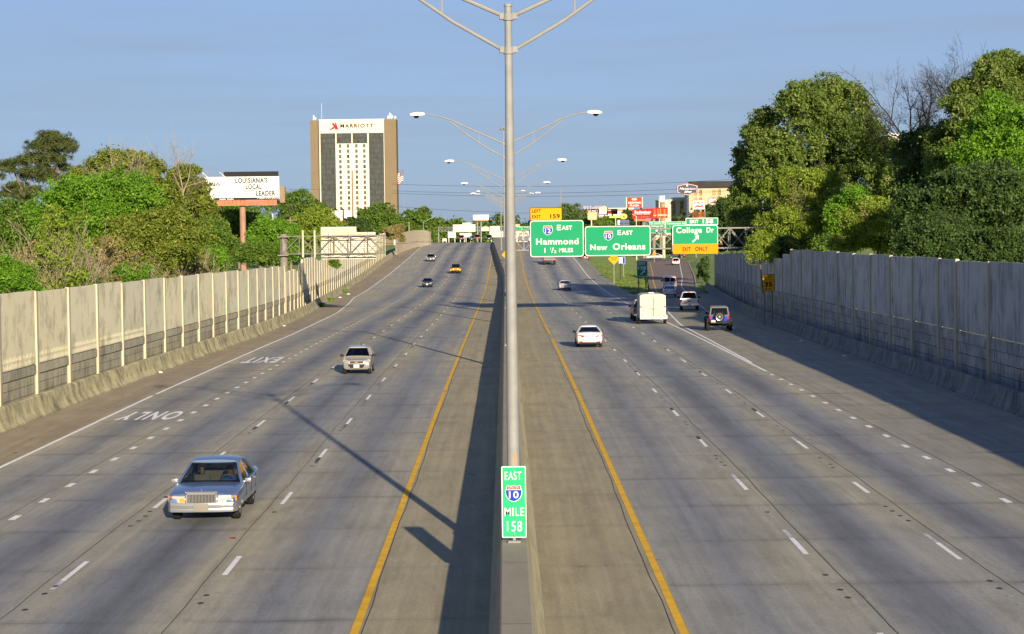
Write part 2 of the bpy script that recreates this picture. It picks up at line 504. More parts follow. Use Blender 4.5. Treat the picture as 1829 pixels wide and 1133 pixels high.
M['wood'] = pbr('weathered_wood_pole', (.22, .165, .11), .9, 0, .2, 2, stretch=(6, 6, .5))
M['wire'] = pbr('black_cable', (.03, .03, .035), .6, 0, .05, 2)
M['rust'] = pbr('rust_red_steel', (.42, .15, .08), .75, 0, .15, 1)
M['pole_br'] = pbr('brown_painted_pole', (.30, .17, .12), .7, 0, .2, 1, stretch=(3, 3, .5))
M['skin'] = pbr('skin', (.45, .27, .19), .6, 0, .06, 6)
M['shirt_bl'] = pbr('blue_cotton_shirt', (.07, .22, .55), .85, 0, .1, 6)
M['hair'] = pbr('dark_hair', (.03, .022, .018), .7, 0, .2, 9)

# ================================================================== GROUND, ROADS, MARKINGS
def zg(X, Y):
    """height of the natural ground"""
    if Y < 560:
        base = zr(Y) - .35
        wl, wr = LBAR(Y)-1.9, RBAR(Y)+1.9
        if X < wl: return 2.2 if Y < 420 else 2.2+(zr(Y)-2.2)*min(1, (Y-420)/80)
        if X < 17.6: return base
        if Y < 300:
            return (base if X < wr else 2.2) if Y < 277 else (-.5 if X < wr else 2.0)
        L = RAMPL(Y)-1.2
        if X < L: 
            t = (X-17.4)/max(.5, L-17.4)
            return (zr(Y)-.12)*(1-t)**1.3 + (zramp(Y)-.05)*(1-(1-t)**1.3)
        if X < RAMPR(Y)+2.5: return zramp(Y)-.3
        return zramp(Y)+.15+min(2.0, .12*(X-RAMPR(Y)-2.5))
    t = min(1, (Y-560)/120)
    if -30 < X < 22 and Y < 1300: return zr(Y)-.4
    a = 2.0
    return a
ys = [-60, 0, 30, 60, 90, 120, 150, 180, 210, 230, 250, 265, 276.9] + list(range(278, 561, 8)) + [575, 600, 650, 720, 800, 950, 1150, 1400, 2000, 3500, 7000]
xs = [-4000, -1200, -500, -200, -90, -50, -34, -29, -27.6, -27.0, -26.4, -25, -23, -22, -21.4, -18, -10, 0, 8, 14, 16, 17.3, 17.7, 18.5, 19.5, 20.5, 21.5, 22.3, 23, 24, 25, 26, 27.5, 29, 30.5, 32, 34, 36, 38, 41, 44, 48, 52, 57, 62, 80, 120, 250, 600, 1500, 4000]
g = MB()
def cols(Y):
    Lw, Rw = LBAR(min(Y, 560)), RBAR(min(Y, 560))
    mid = [17.5+(Rw+1.7-17.5)*k/16 for k in range(1, 17)]
    return [-4000, -1200, -500, -200, -90, -60, Lw-8, Lw-3, Lw-1.95, Lw-1.75, Lw, -10, 0, 10, 17.3, 17.5]+mid+[Rw+2.0, Rw+4, Rw+8, Rw+14, Rw+25, Rw+50, Rw+120, 300, 700, 1600, 4000]
n = len(cols(100))
for Y in ys: g.v += [(X, Y, zg(X, Y)) for X in cols(Y)]
for j in range(len(ys)-1):
    for i in range(n-1):
        g.f.append((j*n+i, j*n+i+1, (j+1)*n+i+1, (j+1)*n+i)); g.m.append(0)
m, nt, p = nodes('grass_ground')
b = N(nt)
a1, a2 = b.noise(b.coord('Object', (.12, .05, .1)), 1.0, 4, .6), b.noise(b.coord('Object', (1.5, .5, 1)), 1.6, 5, .75)
c = b.mix(b.ramp(a1, [(.35, 0), (.65, 1)]), (.135, .235, .026), (.22, .275, .042))
c = b.mix(b.ramp(a2, [(.45, 0), (.75, .6)]), c, (.085, .155, .022))
nt.links.new(c, p.inputs['Base Color'])
p.inputs['Roughness'].default_value = .9
nt.links.new(b.bump(a2, .6, .12), p.inputs['Normal'])
M['grass'] = m
tag(g.build('ground', M['grass']), kind='structure')

YS = sorted(set(PY[1:]+[20, 30, 40, 50, 60, 70, 80, 90, 100, 112, 125, 140, 150, 159, 167, 176, 190, 204, 218, 232, 245, 257, 262, 277] + list(range(284, 601, 6)) + [620, 650, 700, 760, 830, 900, 1000, 1200]))
def sheet(name, xa, xb, mat, y0=20, y1=1200, dz=0.0, zf=zr, nx=2):
    mb = MB()
    yy = [y for y in YS if y0 <= y <= y1]
    rows = []
    for Y in yy:
        A, B = (f(Y) if callable(f) else f for f in (xa, xb))
        rows.append([(A+(B-A)*k/nx, Y, zf(Y)+dz) for k in range(nx+1)])
    k = nx+1
    for r in rows: mb.v += r
    for j in range(len(rows)-1):
        for i in range(nx):
            mb.f.append((j*k+i, j*k+i+1, (j+1)*k+i+1, (j+1)*k+i)); mb.m.append(0)
    o = mb.build(name, mat)
    return tag(o, kind='structure')
sheet('road', lambda Y: LEDGE(Y)-.15, -3.25, M['lanes_l'])
sheet('road', 3.6, 14.75, M['lanes_r'])
sheet('median_shoulder', -3.25, lambda Y: MEDL(Y)+.1, M['med_sh'])
sheet('median_shoulder', .6, 3.6, M['med_sh'])
sheet('shoulder', lambda Y: LBAR(Y)-.1 if Y < 560 else LEDGE(Y)-3.2, lambda Y: LEDGE(Y)-.15, M['out_sh'])
sheet('shoulder', 14.75, lambda Y: RBAR(Y)+.1, M['outer_r'], 20, 277)
sheet('shoulder', 14.75, 17.5, M['outer_r'], 277, 1200)
sheet('ramp', lambda Y: RAMPL(Y)-.9, lambda Y: RAMPR(Y)+2.2, M['ramp'], 277, 530, .008, zramp, 3)
sheet('side_street', -40+70, 140, pbr('side_street_asphalt', (.16, .155, .15), .85, 0, .15, .3), 530, 560, .03, zramp, 3)
sheet('kerb', lambda Y: RAMPR(Y)+2.2, lambda Y: RAMPR(Y)+2.45, M['med_side'], 310, 520, .12, zramp, 1)

# painted lines, one sheet of paint lying 6 mm above the pavement
mk = MB()
def line_strip(xf, y0, y1, w, mi, dz=.006, zf=zr, step=6):
    nseg = max(1, int((y1-y0)/step))
    A, B = [], []
    for k in range(nseg+1):
        Y = y0+(y1-y0)*k/nseg
        x = xf(Y) if callable(xf) else xf
        A.append((x-w/2, Y, zf(Y)+dz)); B.append((x+w/2, Y, zf(Y)+dz))
    mk.strip(A, B, mi)
rng = random.Random(5)
def dashes(xf, yend, per, ln, far, mi=0, near=False, w=.13, start=25):
    """yend: the far end (or near end) of one dash"""
    Y = yend
    while Y-per > start: Y -= per
    while Y < far:
        a, bb = (Y, Y+ln) if near else (Y-ln, Y)
        q = rng.random()
        line_strip(xf, a, bb, w*(.92+.16*rng.random()), mi, .006, zr, 50)
        if per > 10 and Y < 330 and ln > 2:          # the older worn dash shows at one end
            if q < .75:
                o2 = 1.1+rng.random()*.5
                if near: line_strip(lambda y: (xf(y) if callable(xf) else xf), bb+.02, bb+o2, w*.95, 4 if rng.random() < .6 else 3, .0055, zr, 50)
                else: line_strip(lambda y: (xf(y) if callable(xf) else xf), a-o2, a-.02, w*.95, 3 if rng.random() < .5 else 4, .0055, zr, 50)
        Y += per
L1 = lambda Y: float(np.interp(Y, [0, 340, 490, 600], [-6.69, -6.74, -6.85, -6.95]))
L2 = lambda Y: float(np.interp(Y, [0, 340, 490, 600], [-10.38, -10.4, -10.5, -10.6]))
L3 = lambda Y: float(np.interp(Y, [0, 340, 490, 600], [-14.05, -14.1, -14.3, -14.4]))
dashes(L1, 49.72, 12.192, 2.75, 620)
dashes(L2, 49.21, 12.192, 2.75, 620)
dashes(L3, 57.47, 3.658, .95, 470, w=.2)
dashes(L3, 480, 12.19, 2.75, 620, start=472)
dashes(lambda Y: -18.0, 440, 12.19, 2.75, 620, start=420)
dashes(7.29, 48.95, 12.192, 2.6, 560, near=True)
dashes(10.83, 47.92, 12.192, 2.6, 560, near=True)
dashes(14.45, 57.6, 3.658, .95, 111, near=True, w=.2)
line_strip(lambda Y: LEDGE(Y), 25, 600, .16, 0)
line_strip(-3.12, 25, 600, .17, 2)
for a, bb in ((25, 153), (160.5, 183), (185, 207), (209, 257), (261, 600)): line_strip(3.46, a, bb, .17, 2)
line_strip(lambda Y: float(np.interp(Y, [112, 240, 360, 450], [14.5, 14.5, 14.75, 15.0])), 112, 600, .17, 0)
line_strip(lambda Y: RAMPL(Y), 120, 276.9, .17, 0)
line_strip(lambda Y: RAMPL(Y), 277, 520, .17, 2, .016, zramp)
line_strip(lambda Y: RAMPR(Y), 166, 276.9, .13, 0)
line_strip(lambda Y: RAMPR(Y), 277, 520, .15, 0, .016, zramp)
for k in range(18):                                       # almost worn away
    y = 74+k*5.2
    line_strip(18.15, y, y+1.2+rng.random()*1.6, .08, 1)
# chevron hatching in the gore
for k in range(9):
    Y = 168+k*11
    xa = 14.75+.02*k
    xb2 = RAMPL(Y+3)-.1
    if xb2-xa > .4:
        mk.quad((xa, Y+3.0, zr(Y)+.006), (xa, Y+2.4, zr(Y)+.006), (xb2, Y+2.4, zr(Y)+.006), (xb2, Y+3.0, zr(Y)+.006), 0 if k > 1 else 1)
# shoulder rumble and survey marks
for Y in (48, 54.7, 79.5, 101, 124, 160):
    for x in np.arange(-2.9, -1.2, .33): mk.quad((x, Y, zr(Y)+.006), (x+.2, Y, zr(Y)+.006), (x+.2, Y+.1, zr(Y)+.006), (x, Y+.1, zr(Y)+.006), 1)
for Y in (92.5, 119, 146, 172):
    for x in np.arange(LBAR(Y)+.5, LEDGE(Y)-.5, .9): mk.quad((x, Y, zr(Y)+.006), (x+.55, Y, zr(Y)+.006), (x+.55, Y+.14, zr(Y)+.006), (x, Y+.14, zr(Y)+.006), 1)
for Y in np.arange(138, 330, 9.5): mk.quad((.8, Y, zr(Y)+.005), (3.2, Y, zr(Y)+.005), (3.2, Y+.1, zr(Y)+.005), (.8, Y+.1, zr(Y)+.005), 1)
for x, Y in ((-18.9, 79), (-19.2, 99.5), (-18.3, 74), (-7.35, 52.6), (-18.1, 104)): mk.quad((x, Y, zr(Y)+.007), (x+.16, Y, zr(Y)+.007), (x+.14, Y+.25, zr(Y)+.007), (x, Y+.2, zr(Y)+.007), 5)
# tar-filled joints beside the lane lines
for xf, s in ((L1, -.32), (L2, -.32), (L3, -.3), (7.29, .34), (10.83, .30), (14.45, .32), (-3.12, .14), (3.46, -.2)):
    line_strip((lambda Y, f=xf, s=s: (f(Y) if callable(f) else f)+s+(.03*math.sin(Y*.21)+.02*math.sin(Y*.9))), 25, 330, .024, 4, .004, zr, 3)
# four raised buttons or their torn-out patches, half way between two dashes
for xf, y0, s in ((L1, 49.72-6.3, -1), (L2, 49.21-6.3, -1), (7.29, 48.95-5.8, 1), (10.83, 47.92-5.8, 1)):
    for k in range(14):
        for j in range(4):
            Y = y0+12.192*k+j*.95
            if rng.random() < .8 and Y > 28:
                x = (xf(Y) if callable(xf) else xf)+(rng.random()-.5)*.1
                d = .06
                mk.poly([(x+d*1.2*math.cos(t), Y+d*2.2*math.sin(t), zr(Y)+.0065) for t in [i*math.pi/4 for i in range(8)]], 4 if rng.random() < .7 else 1)

# ---- text from the built-in font, as flat faces
_tc_cache = {}
def glyphs(body, bold=.0, shear=0.0, space=1.0):
    key = (body, bold, shear, space)
    if key in _tc_cache: return _tc_cache[key]
    cu = bpy.data.curves.new('t', 'FONT')
    cu.body = body
    cu.offset = bold
    cu.shear = shear
    cu.space_character = space
    cu.resolution_u = 4
    cu.fill_mode = 'FRONT'
    cu.dimensions = '2D'
    ob = bpy.data.objects.new('t', cu)
    COL.objects.link(ob)
    dg = bpy.context.evaluated_depsgraph_get()
    me = bpy.data.meshes.new_from_object(ob.evaluated_get(dg))
    vs = [(v.co.x, v.co.y) for v in me.vertices]
    fs = [tuple(f.vertices) for f in me.polygons]
    bpy.data.objects.remove(ob)
    bpy.data.curves.remove(cu)
    bpy.data.meshes.remove(me)
    x0, x1 = min(v[0] for v in vs), max(v[0] for v in vs)
    y0, y1 = min(v[1] for v in vs), max(v[1] for v in vs)
    r = ([((v[0]-(x0+x1)/2)/(x1-x0), (v[1]-(y0+y1)/2)/(y1-y0)) for v in vs], fs, (x1-x0)/(y1-y0))
    _tc_cache[key] = r
    return r
def text(mb, body, cx, cz, w, h, y=-.012, mi=0, bold=.018, shear=0.0, space=1.1):
    """fits the words into a w x h box in the x,z plane, facing -y"""
    vs, fs, asp = glyphs(body, bold, shear, space)
    if w is None: w = h*asp
    mb.add([(cx+v[0]*w, y, cz+v[1]*h) for v in vs], fs, mi)
def flat_text(mb, body, p0, w, h, mi):
    """on the road, read by drivers coming towards the camera"""
    vs, fs, _ = glyphs(body, .03, 0, 1.25)
    mb.add([(p0[0]-v[0]*w, p0[1]-v[1]*h, zr(p0[1])+.007) for v in vs], fs, mi)
flat_text(mk, 'ONLY', (-15.75, 88.6), 2.55, 4.2, 0)
flat_text(mk, 'EXIT', (-15.65, 128.8), 2.2, 5.6, 0)
tag(mk.build('road_markings', [M['white'], M['worn'], M['yellow'], pbr('scratched_paint', (.5, .5, .5), .8, 0, .3, 3), M['tar'], M['sred']]), kind='structure')

# ================================================================== MEDIAN BARRIER
BH = 1.42
mb = MB()
rings = []
yy = [y for y in YS if 20 <= y <= 620] + []
for Y in yy:
    z = zr(Y)
    l, r = MEDL(Y), .74
    w = [(l, z-.2), (l+.02, z+.12), (l+.16, z+.5), (l+.27, z+BH), (l+.30, z+BH+.02), (r-.37, z+BH+.02), (r-.34, z+BH), (r-.22, z+.5), (r-.04, z+.12), (r, z-.2)]
    rings.append([(x, Y, zz) for x, zz in w])
mb.loft(rings, mfun=lambda i, k: 1 if k in (3, 4, 5) else 0)
for k, Y in enumerate(np.arange(33.5, 330, 6.1)):        # joints across the top and down the faces, and scuffs from tyres
    z = zr(Y)+BH+.0225
    mb.quad((-.135, Y, z), (.365, Y, z), (.365, Y+.025, z), (-.135, Y+.025, z), 2)
    for sx, xt, xb2 in ((1, .405, .525), (-1, -.175, -.285)):
        mb.quad((xt+sx*.004, Y, zr(Y)+BH-.02), (xb2+sx*.004, Y, zr(Y)+.5), (xb2+sx*.004, Y+.03, zr(Y)+.5), (xt+sx*.004, Y+.03, zr(Y)+BH-.02), 2)
tag(mb.build('median_barrier', [M['med_side'], M['med_top'], M['tar']]), 'long concrete median barrier with flat brown top between the carriageways', 'concrete barrier')

# ================================================================== EDGE BARRIERS AND NOISE WALLS
def edge_barrier(f, s, y0, y1, label, zf, m='barrier'):
    rings = []
    yy = [y for y in YS if y0 <= y <= y1]
    for Y in yy:
        x, z = f(Y), zf(Y)
        w = [(0, -.3), (0, .07), (.05, .10), (.18, .34), (.30, .88), (.34, .92), (.52, .92), (.55, .88), (.55, -.3)]
        rings.append([(x+s*a, Y, z+h) for a, h in w])
    tag(MB().loft(rings).build('edge_barrier', M[m]), label, 'concrete barrier')
edge_barrier(LBAR, -1, 20, 512, 'sunlit mould-stained concrete edge barrier along the brown outer shoulder', zr)
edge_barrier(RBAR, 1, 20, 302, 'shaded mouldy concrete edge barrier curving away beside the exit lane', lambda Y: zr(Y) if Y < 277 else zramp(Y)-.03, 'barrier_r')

def noise_wall(label, f, off, s, posts, top, split, zf, mats):
    """posts: distances of the posts. Parts: upper panels, lower planks, cornice, each post."""
    root = thing('noise_wall', label, 'noise wall', (f(posts[0])+s*off, posts[0], 0))
    ox, oy = root.location.x, root.location.y
    up, lo = MB(), MB()
    X = lambda Y: f(Y)+s*off
    for i in range(len(posts)-1):
        a, b2 = posts[i], posts[i+1]
        xa, xb = X(a), X(b2)
        d = Vector((xb-xa, b2-a, 0)).normalized()
        nrm = Vector((-d.y, d.x, 0))*s*(1)        # points away from the road for s=+1 after the sign below
        nrm = Vector((s*abs(d.y), -s*d.x*(1 if d.y > 0 else -1), 0))
        ta, tb = top(a), top(b2)
        if i % 2: pass
        t = (ta+tb)/2
        sa, sb = split(a), split(b2)
        jog = .02*((i*37) % 5)
        def P(x, y, z, n): return (x-ox+nrm.x*n, y-oy+nrm.y*n, z)
        # upper panel: a slab 0.14 m thick, standing a little in front of the planks
        f0, f1 = .02, .18
        up.add([P(xa, a, sa, f0), P(xb, b2, sb, f0), P(xb, b2, t+jog, f0), P(xa, a, t+jog, f0), P(xa, a, sa, f1), P(xb, b2, sb, f1), P(xb, b2, t+jog, f1), P(xa, a, t+jog, f1)],
               [(0,1,2,3), (7,6,5,4), (0,4,5,1), (1,5,6,2), (2,6,7,3), (3,7,4,0)], 0)
        # cast teeth pattern along the foot of the panel
        for q in range(3 if a > 190 else 14 if a > 130 else 26):
            tt = (q+.5)/(3 if a > 190 else 14 if a > 130 else 26)
            px, py, pz = xa+(xb-xa)*tt, a+(b2-a)*tt, sa+(sb-sa)*tt
            if a > 118: break
            for row in (0, 1):
                hh = .13+.04*((q*7+row) % 3)
                z0 = pz+.06+row*.30
                w = .035
                q0 = Vector(P(px, py, z0, f0)); dd = d*w
                nn = nrm*-.006
                up.add([q0-dd, q0+dd, q0+dd*.3+Vector((0, 0, hh)), q0-dd*.3+Vector((0, 0, hh)), q0-dd+nn, q0+dd+nn, q0+dd*.3+nn+Vector((0, 0, hh)), q0-dd*.3+nn+Vector((0, 0, hh))],
                       [(4,5,6,7), (0,4,7,3), (5,1,2,6), (7,6,2,3), (0,1,5,4)], 0)
        # planks
        za, zb = zf(a)-.2, zf(b2)-.2
        rows = 5 if a < 300 else 3
        for r in range(rows):
            h0, h1 = r/rows, (r+1)/rows-.012
            cap = .0 if r == rows-1 else .05+.012*((r*3+i) % 3)
            lo.add([P(xa, a, za+(sa-.02-za)*h0, cap), P(xb, b2, zb+(sb-.02-zb)*h0, cap), P(xb, b2, zb+(sb-.02-zb)*h1, cap), P(xa, a, za+(sa-.02-za)*h1, cap),
                    P(xa, a, za+(sa-.02-za)*h0, .2), P(xb, b2, zb+(sb-.02-zb)*h0, .2), P(xb, b2, zb+(sb-.02-zb)*h1, .2), P(xa, a, za+(sa-.02-za)*h1, .2)],
                   [(0,1,2,3), (7,6,5,4), (0,4,5,1), (1,5,6,2), (2,6,7,3), (3,7,4,0)], 0)
    up.build('upper_panels', M[mats[0]], root)
    lo.build('lower_planks', M[mats[1]], root)
    # one post, copied along
    for i, a in enumerate(posts):
        h = top(a)-zf(a)+.2+.03*((i*13) % 4)
        pm = MB().box((0, 0, h/2), (.20, .36, h)).box((.08*s, 0, h/2-.05), (.14, .52, h-.1))
        o = pm.build('post', M['post'], root, bevel=.02)
        o.location = (X(a)-ox+s*.04, a-oy, zf(a)-.2)
    return root
lp = [60.5, 67.2, 73.8]
while lp[-1] < 196: lp.append(lp[-1]+6.75)
LTOP = lambda Y: float(np.interp(Y, [60, 90, 150, 200, 250, 300, 330, 390, 440, 480], [5.75, 5.8, 5.6, 5.35, 5.35, 5.4, 5.5, 6.6, 8.7, 9.6]))
LSPL = lambda Y: float(np.interp(Y, [60, 100, 150, 200, 250, 300, 330, 390, 440, 480], [2.42, 2.42, 2.35, 2.2, 2.1, 2.2, 2.6, 3.8, 6.0, 7.3]))
noise_wall('long sunlit cream concrete noise wall with posts and dark streaks beside the outer shoulder', LBAR, 1.5, -1, lp, LTOP, LSPL, zr, ('wall_up', 'wall_lo'))
lp2 = [lp[-1]+1.2]
while lp2[-1] < 455: lp2.append(lp2[-1]+5.4)
LTOP2 = lambda Y: float(np.interp(Y, [195, 225, 226, 250, 262, 263, 330, 390, 440, 480], [4.7, 4.75, 5.7, 5.7, 5.6, 5.0, 5.5, 6.6, 8.7, 9.6]))
noise_wall('far stretch of cream noise wall with close posts climbing towards the hotel', LBAR, 1.5, -1, lp2, LTOP2, LSPL, zr, ('wall_up', 'wall_lo'))
rp = [24, 31, 38, 45, 52, 59.2, 66.5, 74.0, 81.3, 88.8, 96.0, 103.2, 107.6, 114.8, 121.8, 128.8]
while rp[-1] < 300: rp.append(rp[-1]+6.9)
RTOP = lambda Y: float(np.interp(Y, [20, 110, 170, 176, 177, 195, 196, 230, 300], [6.55, 6.6, 6.7, 6.7, 5.7, 5.7, 6.0, 5.8, 4.95]))
RSPL = lambda Y: float(np.interp(Y, [20, 110, 170, 230, 300], [3.1, 3.05, 2.9, 2.6, 2.3]))
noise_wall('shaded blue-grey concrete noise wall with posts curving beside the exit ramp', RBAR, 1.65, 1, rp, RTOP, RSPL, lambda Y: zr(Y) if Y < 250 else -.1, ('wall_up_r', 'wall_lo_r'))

# curved block wall at the top of the rise
A, B = [], []
path = [(708, 452, 470, 418), (718, 447, 490, 417), (728, 443, 505, 414), (738, 439, 520, 412), (748, 435.5, 533, 411), (758, 433.5, 543, 411.2), (766, 433, 550, 412.5), (770, 433, 556, 415)]
bw = MB()
rg = []
for px, py, Y, pt in path:
    q = at(px, py, Y); t = at(px, pt, Y)
    rg.append([(q.x, q.y, q.z-1.2), (q.x, q.y, t.z), (q.x-.25, q.y+.4, t.z), (q.x-.25, q.y+.4, q.z-1.2)])
bw.loft(rg)
for k in range(9):
    for i in range(len(rg)-1):
        z = [rg[i][0][2]+1.2+(rg[i][1][2]-rg[i][0][2]-1.2)*(k+.5)/9, rg[i+1][0][2]+1.2+(rg[i+1][1][2]-rg[i+1][0][2]-1.2)*(k+.5)/9]
        bw.bar((rg[i][0][0], rg[i][0][1]-.02, z[0]), (rg[i+1][0][0], rg[i+1][0][1]-.02, z[1]), .06, .035, 1)
tag(bw.build('block_wall', [M['brick'], M['wall_lo']]), 'cream block wall with rounded top at the end of the noise wall', 'wall')

# ================================================================== LAMP POSTS
def lamp_post(label, Y, x=.12):
    base = zr(Y)+BH+.02
    root = thing('lamp_post', label, 'lamp post', (x, Y, base), 0, 'double-armed lamp posts on the median barrier')
    H = 13.35-BH-.13
    p = MB()
    p.tube((0, 0, 0), (0, 0, H), .155, .082, 16)
    p.tube((0, 0, H), (0, 0, H+.06), .1, .1, 14)
    p.box((0, 0, .03), (.5, .5, .06))
    for sx in (-.19, .19):
        for sy in (-.19, .19): p.tube((sx, sy, .05), (sx, sy, .14), .025, n=6)
    po = p.build('pole', M['steel'], root, smooth=40)
    MB().box((.0, -.152, .75), (.12, .03, .24)).build('access_plate', M['steel_dk'], po, bevel=.008)
    if Y < 60: MB().box((.045, -.150, 1.05), (.035, .012, .62)).build('reflective_strip', M['sorange'], po)
    for z in (H-.22, H-1.0):
        c = MB().tube((0, 0, z-.1), (0, 0, z+.06), .125, n=14)
        for s in (-1, 1):
            c.box((s*.15, 0, z), (.1, .14, .14))
            c.tube((s*.19, 0, z-.07), (s*.19, 0, z+.07), .035, n=6)
        c.build('collar', M['steel'], root, smooth=40)
    for s in (-1, 1):
        a = MB()
        up = [(s*.14, 0, H-.2), (s*1.2, 0, H+.27), (s*2.4, 0, H+.82), (s*3.1, 0, H+1.16), (s*3.8, 0, H+1.39), (s*4.4, 0, H+1.51), (s*4.85, 0, H+1.54)]
        lo = [(s*.14, 0, H-1.0), (s*1.3, 0, H-.33), (s*2.4, 0, H+.44), (s*3.2, 0, H+1.1)]
        a.path(up, [.05, .048, .046, .044, .04, .036, .034], 8)
        a.path(lo, [.045, .043, .04, .036], 8)
        a.tube((s*1.55, 0, H+.43), (s*1.55, 0, H-.17), .028, n=6)
        a.build('arm', M['steel'], root, smooth=40)
        h = MB()
        z = H+1.54
        h.loft([[(s*4.66, -.06, z-.05), (s*4.66, .06, z-.05), (s*4.66, .06, z+.05), (s*4.66, -.06, z+.05)],
                [(s*4.79, -.15, z-.09), (s*4.79, .15, z-.09), (s*4.79, .12, z+.09), (s*4.79, -.12, z+.09)],
                [(s*5.19, -.19, z-.1), (s*5.19, .19, z-.1), (s*5.19, .14, z+.1), (s*5.19, -.14, z+.1)],
                [(s*5.49, -.12, z-.08), (s*5.49, .12, z-.08), (s*5.49, .09, z+.03), (s*5.49, -.09, z+.03)]])
        hd = h.build('lamp_head', M['alu2'], root, smooth=50)
        ln = MB().loft([[(s*5.14+.16*math.cos(t)*k, .15*math.sin(t)*k, z-.095-d) for t in [i*math.pi/6 for i in range(12)]] for k, d in ((1, 0), (.9, .08), (.5, .14))])
        ln.build('lens', M['glass_dk'], hd, smooth=50)
    return root
lamp_labels = ['nearest tall grey lamp post standing on the barrier behind the mile sign', 'second double lamp post from the mile sign, its pair of heads widest in the sky',
 'third double lamp post along the median, level with the large sign gantry', 'fourth double lamp post along the median, beyond the sign gantry',
 'fifth double lamp post along the median, small against the sky', 'sixth double lamp post along the median, just before the crest', 'farthest double lamp post, at the crest of the median']
for i, (Y, l) in enumerate(zip((47.2, 115.5, 181.5, 248, 316, 383, 455), lamp_labels)): lamp_post(l, Y, .13 if Y < 320 else .05 if Y < 400 else -.9)
# paint dribble mark on the nearest pole
# ================================================================== SIGNS
def rrect(w, h, r, n=5):
    P = []
    for cx, cz, a0 in ((w/2-r, h/2-r, 0), (-w/2+r, h/2-r, 90), (-w/2+r, -h/2+r, 180), (w/2-r, -h/2+r, 270)):
        P += [(cx+r*math.cos(R(a0+90*k/n)), cz+r*math.sin(R(a0+90*k/n))) for k in range(n+1)]
    return P
def face(mb, poly, y, mi): mb.poly([(p[0], y, p[1]) for p in poly], mi)
def panel(root, w, h, fm, bm, r=.25, bw=.07, d=.06, cx=0, cz=0, name='panel', y0=0):
    mb = MB()
    o = [(p[0]+cx, p[1]+cz) for p in rrect(w, h, r)]
    i = [(p[0]+cx, p[1]+cz) for p in rrect(w-2*bw, h-2*bw, max(.01, r-bw*.6))]
    mb.prism(o, y0, y0+d, 1)
    mb.prism(i, y0-.006, y0+.001, 0)
    return mb.build(name, [fm, bm], root)
SHIELD = [(-.44, .30), (-.5, .12), (-.48, -.08), (-.40, -.26), (-.26, -.41), (-.1, -.48), (0, -.5), (.1, -.48), (.26, -.41), (.40, -.26), (.48, -.08), (.5, .12), (.44, .30), (.40, .48), (.2, .43), (0, .47), (-.2, .43), (-.40, .48)]
def shield(root, num, cx, cz, w, h, y=-.012):
    mb = MB()
    S = [(cx+p[0]*w, cz+p[1]*h) for p in SHIELD]
    mb.prism(S, y, y+.006, 0)
    k = .92
    lowr = [(cx+p[0]*w*k, cz+p[1]*h*k) for p in SHIELD if p[1] <= .15] 
    lowr = [(cx-.485*w*k, cz+.2*h)] + lowr + [(cx+.485*w*k, cz+.2*h)]
    mb.prism(lowr, y-.004, y-.001, 1)
    red = [(cx-.445*w*k, cz+.24*h), (cx+.445*w*k, cz+.24*h), (cx+.40*w*k, cz+.48*h*k), (cx+.2*w*k, cz+.435*h*k), (cx, cz+.47*h*k), (cx-.2*w*k, cz+.435*h*k), (cx-.40*w*k, cz+.48*h*k)]
    mb.prism(red, y-.004, y-.001, 2)
    text(mb, num, cx, cz-.08*h, w*.56, h*.42, y-.008, 0, .015)
    text(mb, 'INTERSTATE', cx, cz+.325*h, w*.66, h*.09, y-.008, 0, .01)
    return mb.build('route_shield', [M['swhite'], M['sblue'], M['sred']], root)
def words(t, B, items, y=-.014, mat='swhite', bold=.022):
    """one lettering part per line of words"""
    for line in items:
        mb = MB()
        for s, q in line:
            bq = B.b(*q)
            text(mb, s, bq[0], bq[1], None if s == '1' else bq[2], bq[3], y, 0, bold)
        mb.build('lettering', M[mat], t)
class Board:
    """maps the picture's pixels on a board's face to metres on that face, so words keep their places on it"""
    def __init__(s, x0, y0, x1, y1, Y):
        s.k = Y/FPX
        s.cx, s.cy, s.Y = (x0+x1)/2, (y0+y1)/2, Y
        s.w, s.h = (x1-x0)*s.k, (y1-y0)*s.k
        s.c = at(s.cx, s.cy, Y)
    def b(s, x0, y0, x1, y1): return ((x0+x1)/2-s.cx)*s.k, (s.cy-(y0+y1)/2)*s.k, (x1-x0)*s.k, (y1-y0)*s.k
    def p(s, x, y): return ((x-s.cx)*s.k, (s.cy-y)*s.k)

# --- mile marker on the median barrier
Ym = 42.2
B = Board(896, 832.5, 940, 961.5, Ym)
t = thing('mile_marker', 'narrow bright green mile sign with a route shield standing on the median barrier', 'road sign', (B.c.x, Ym, B.c.z))
panel(t, B.w, B.h, M['mint'], M['swhite'], .03, .022, .008)
words(t, B, [[('EAST', (902, 842, 932, 857))], [('MILE', (901, 907, 936, 922))], [('158', (905, 931, 932, 950))]], -.009, 'swhite', .004)
shield(t, '10', *B.b(902.5, 866, 933, 896.5))
mb = MB()
zb = zr(Ym)+BH+.02-B.c.z
mb.box((0, .03, (zb+B.h/2)/2-.05), (.06, .045, B.h/2-zb-.1))
mb.box((0, -.0, zb+.02), (.26, .16, .04))
for z in (B.h/2-.09, -B.h/2+.09, zb+.12): mb.tube((0, -.018, z), (0, -.0, z), .016, n=8)
mb.build('post', M['steel'], t)

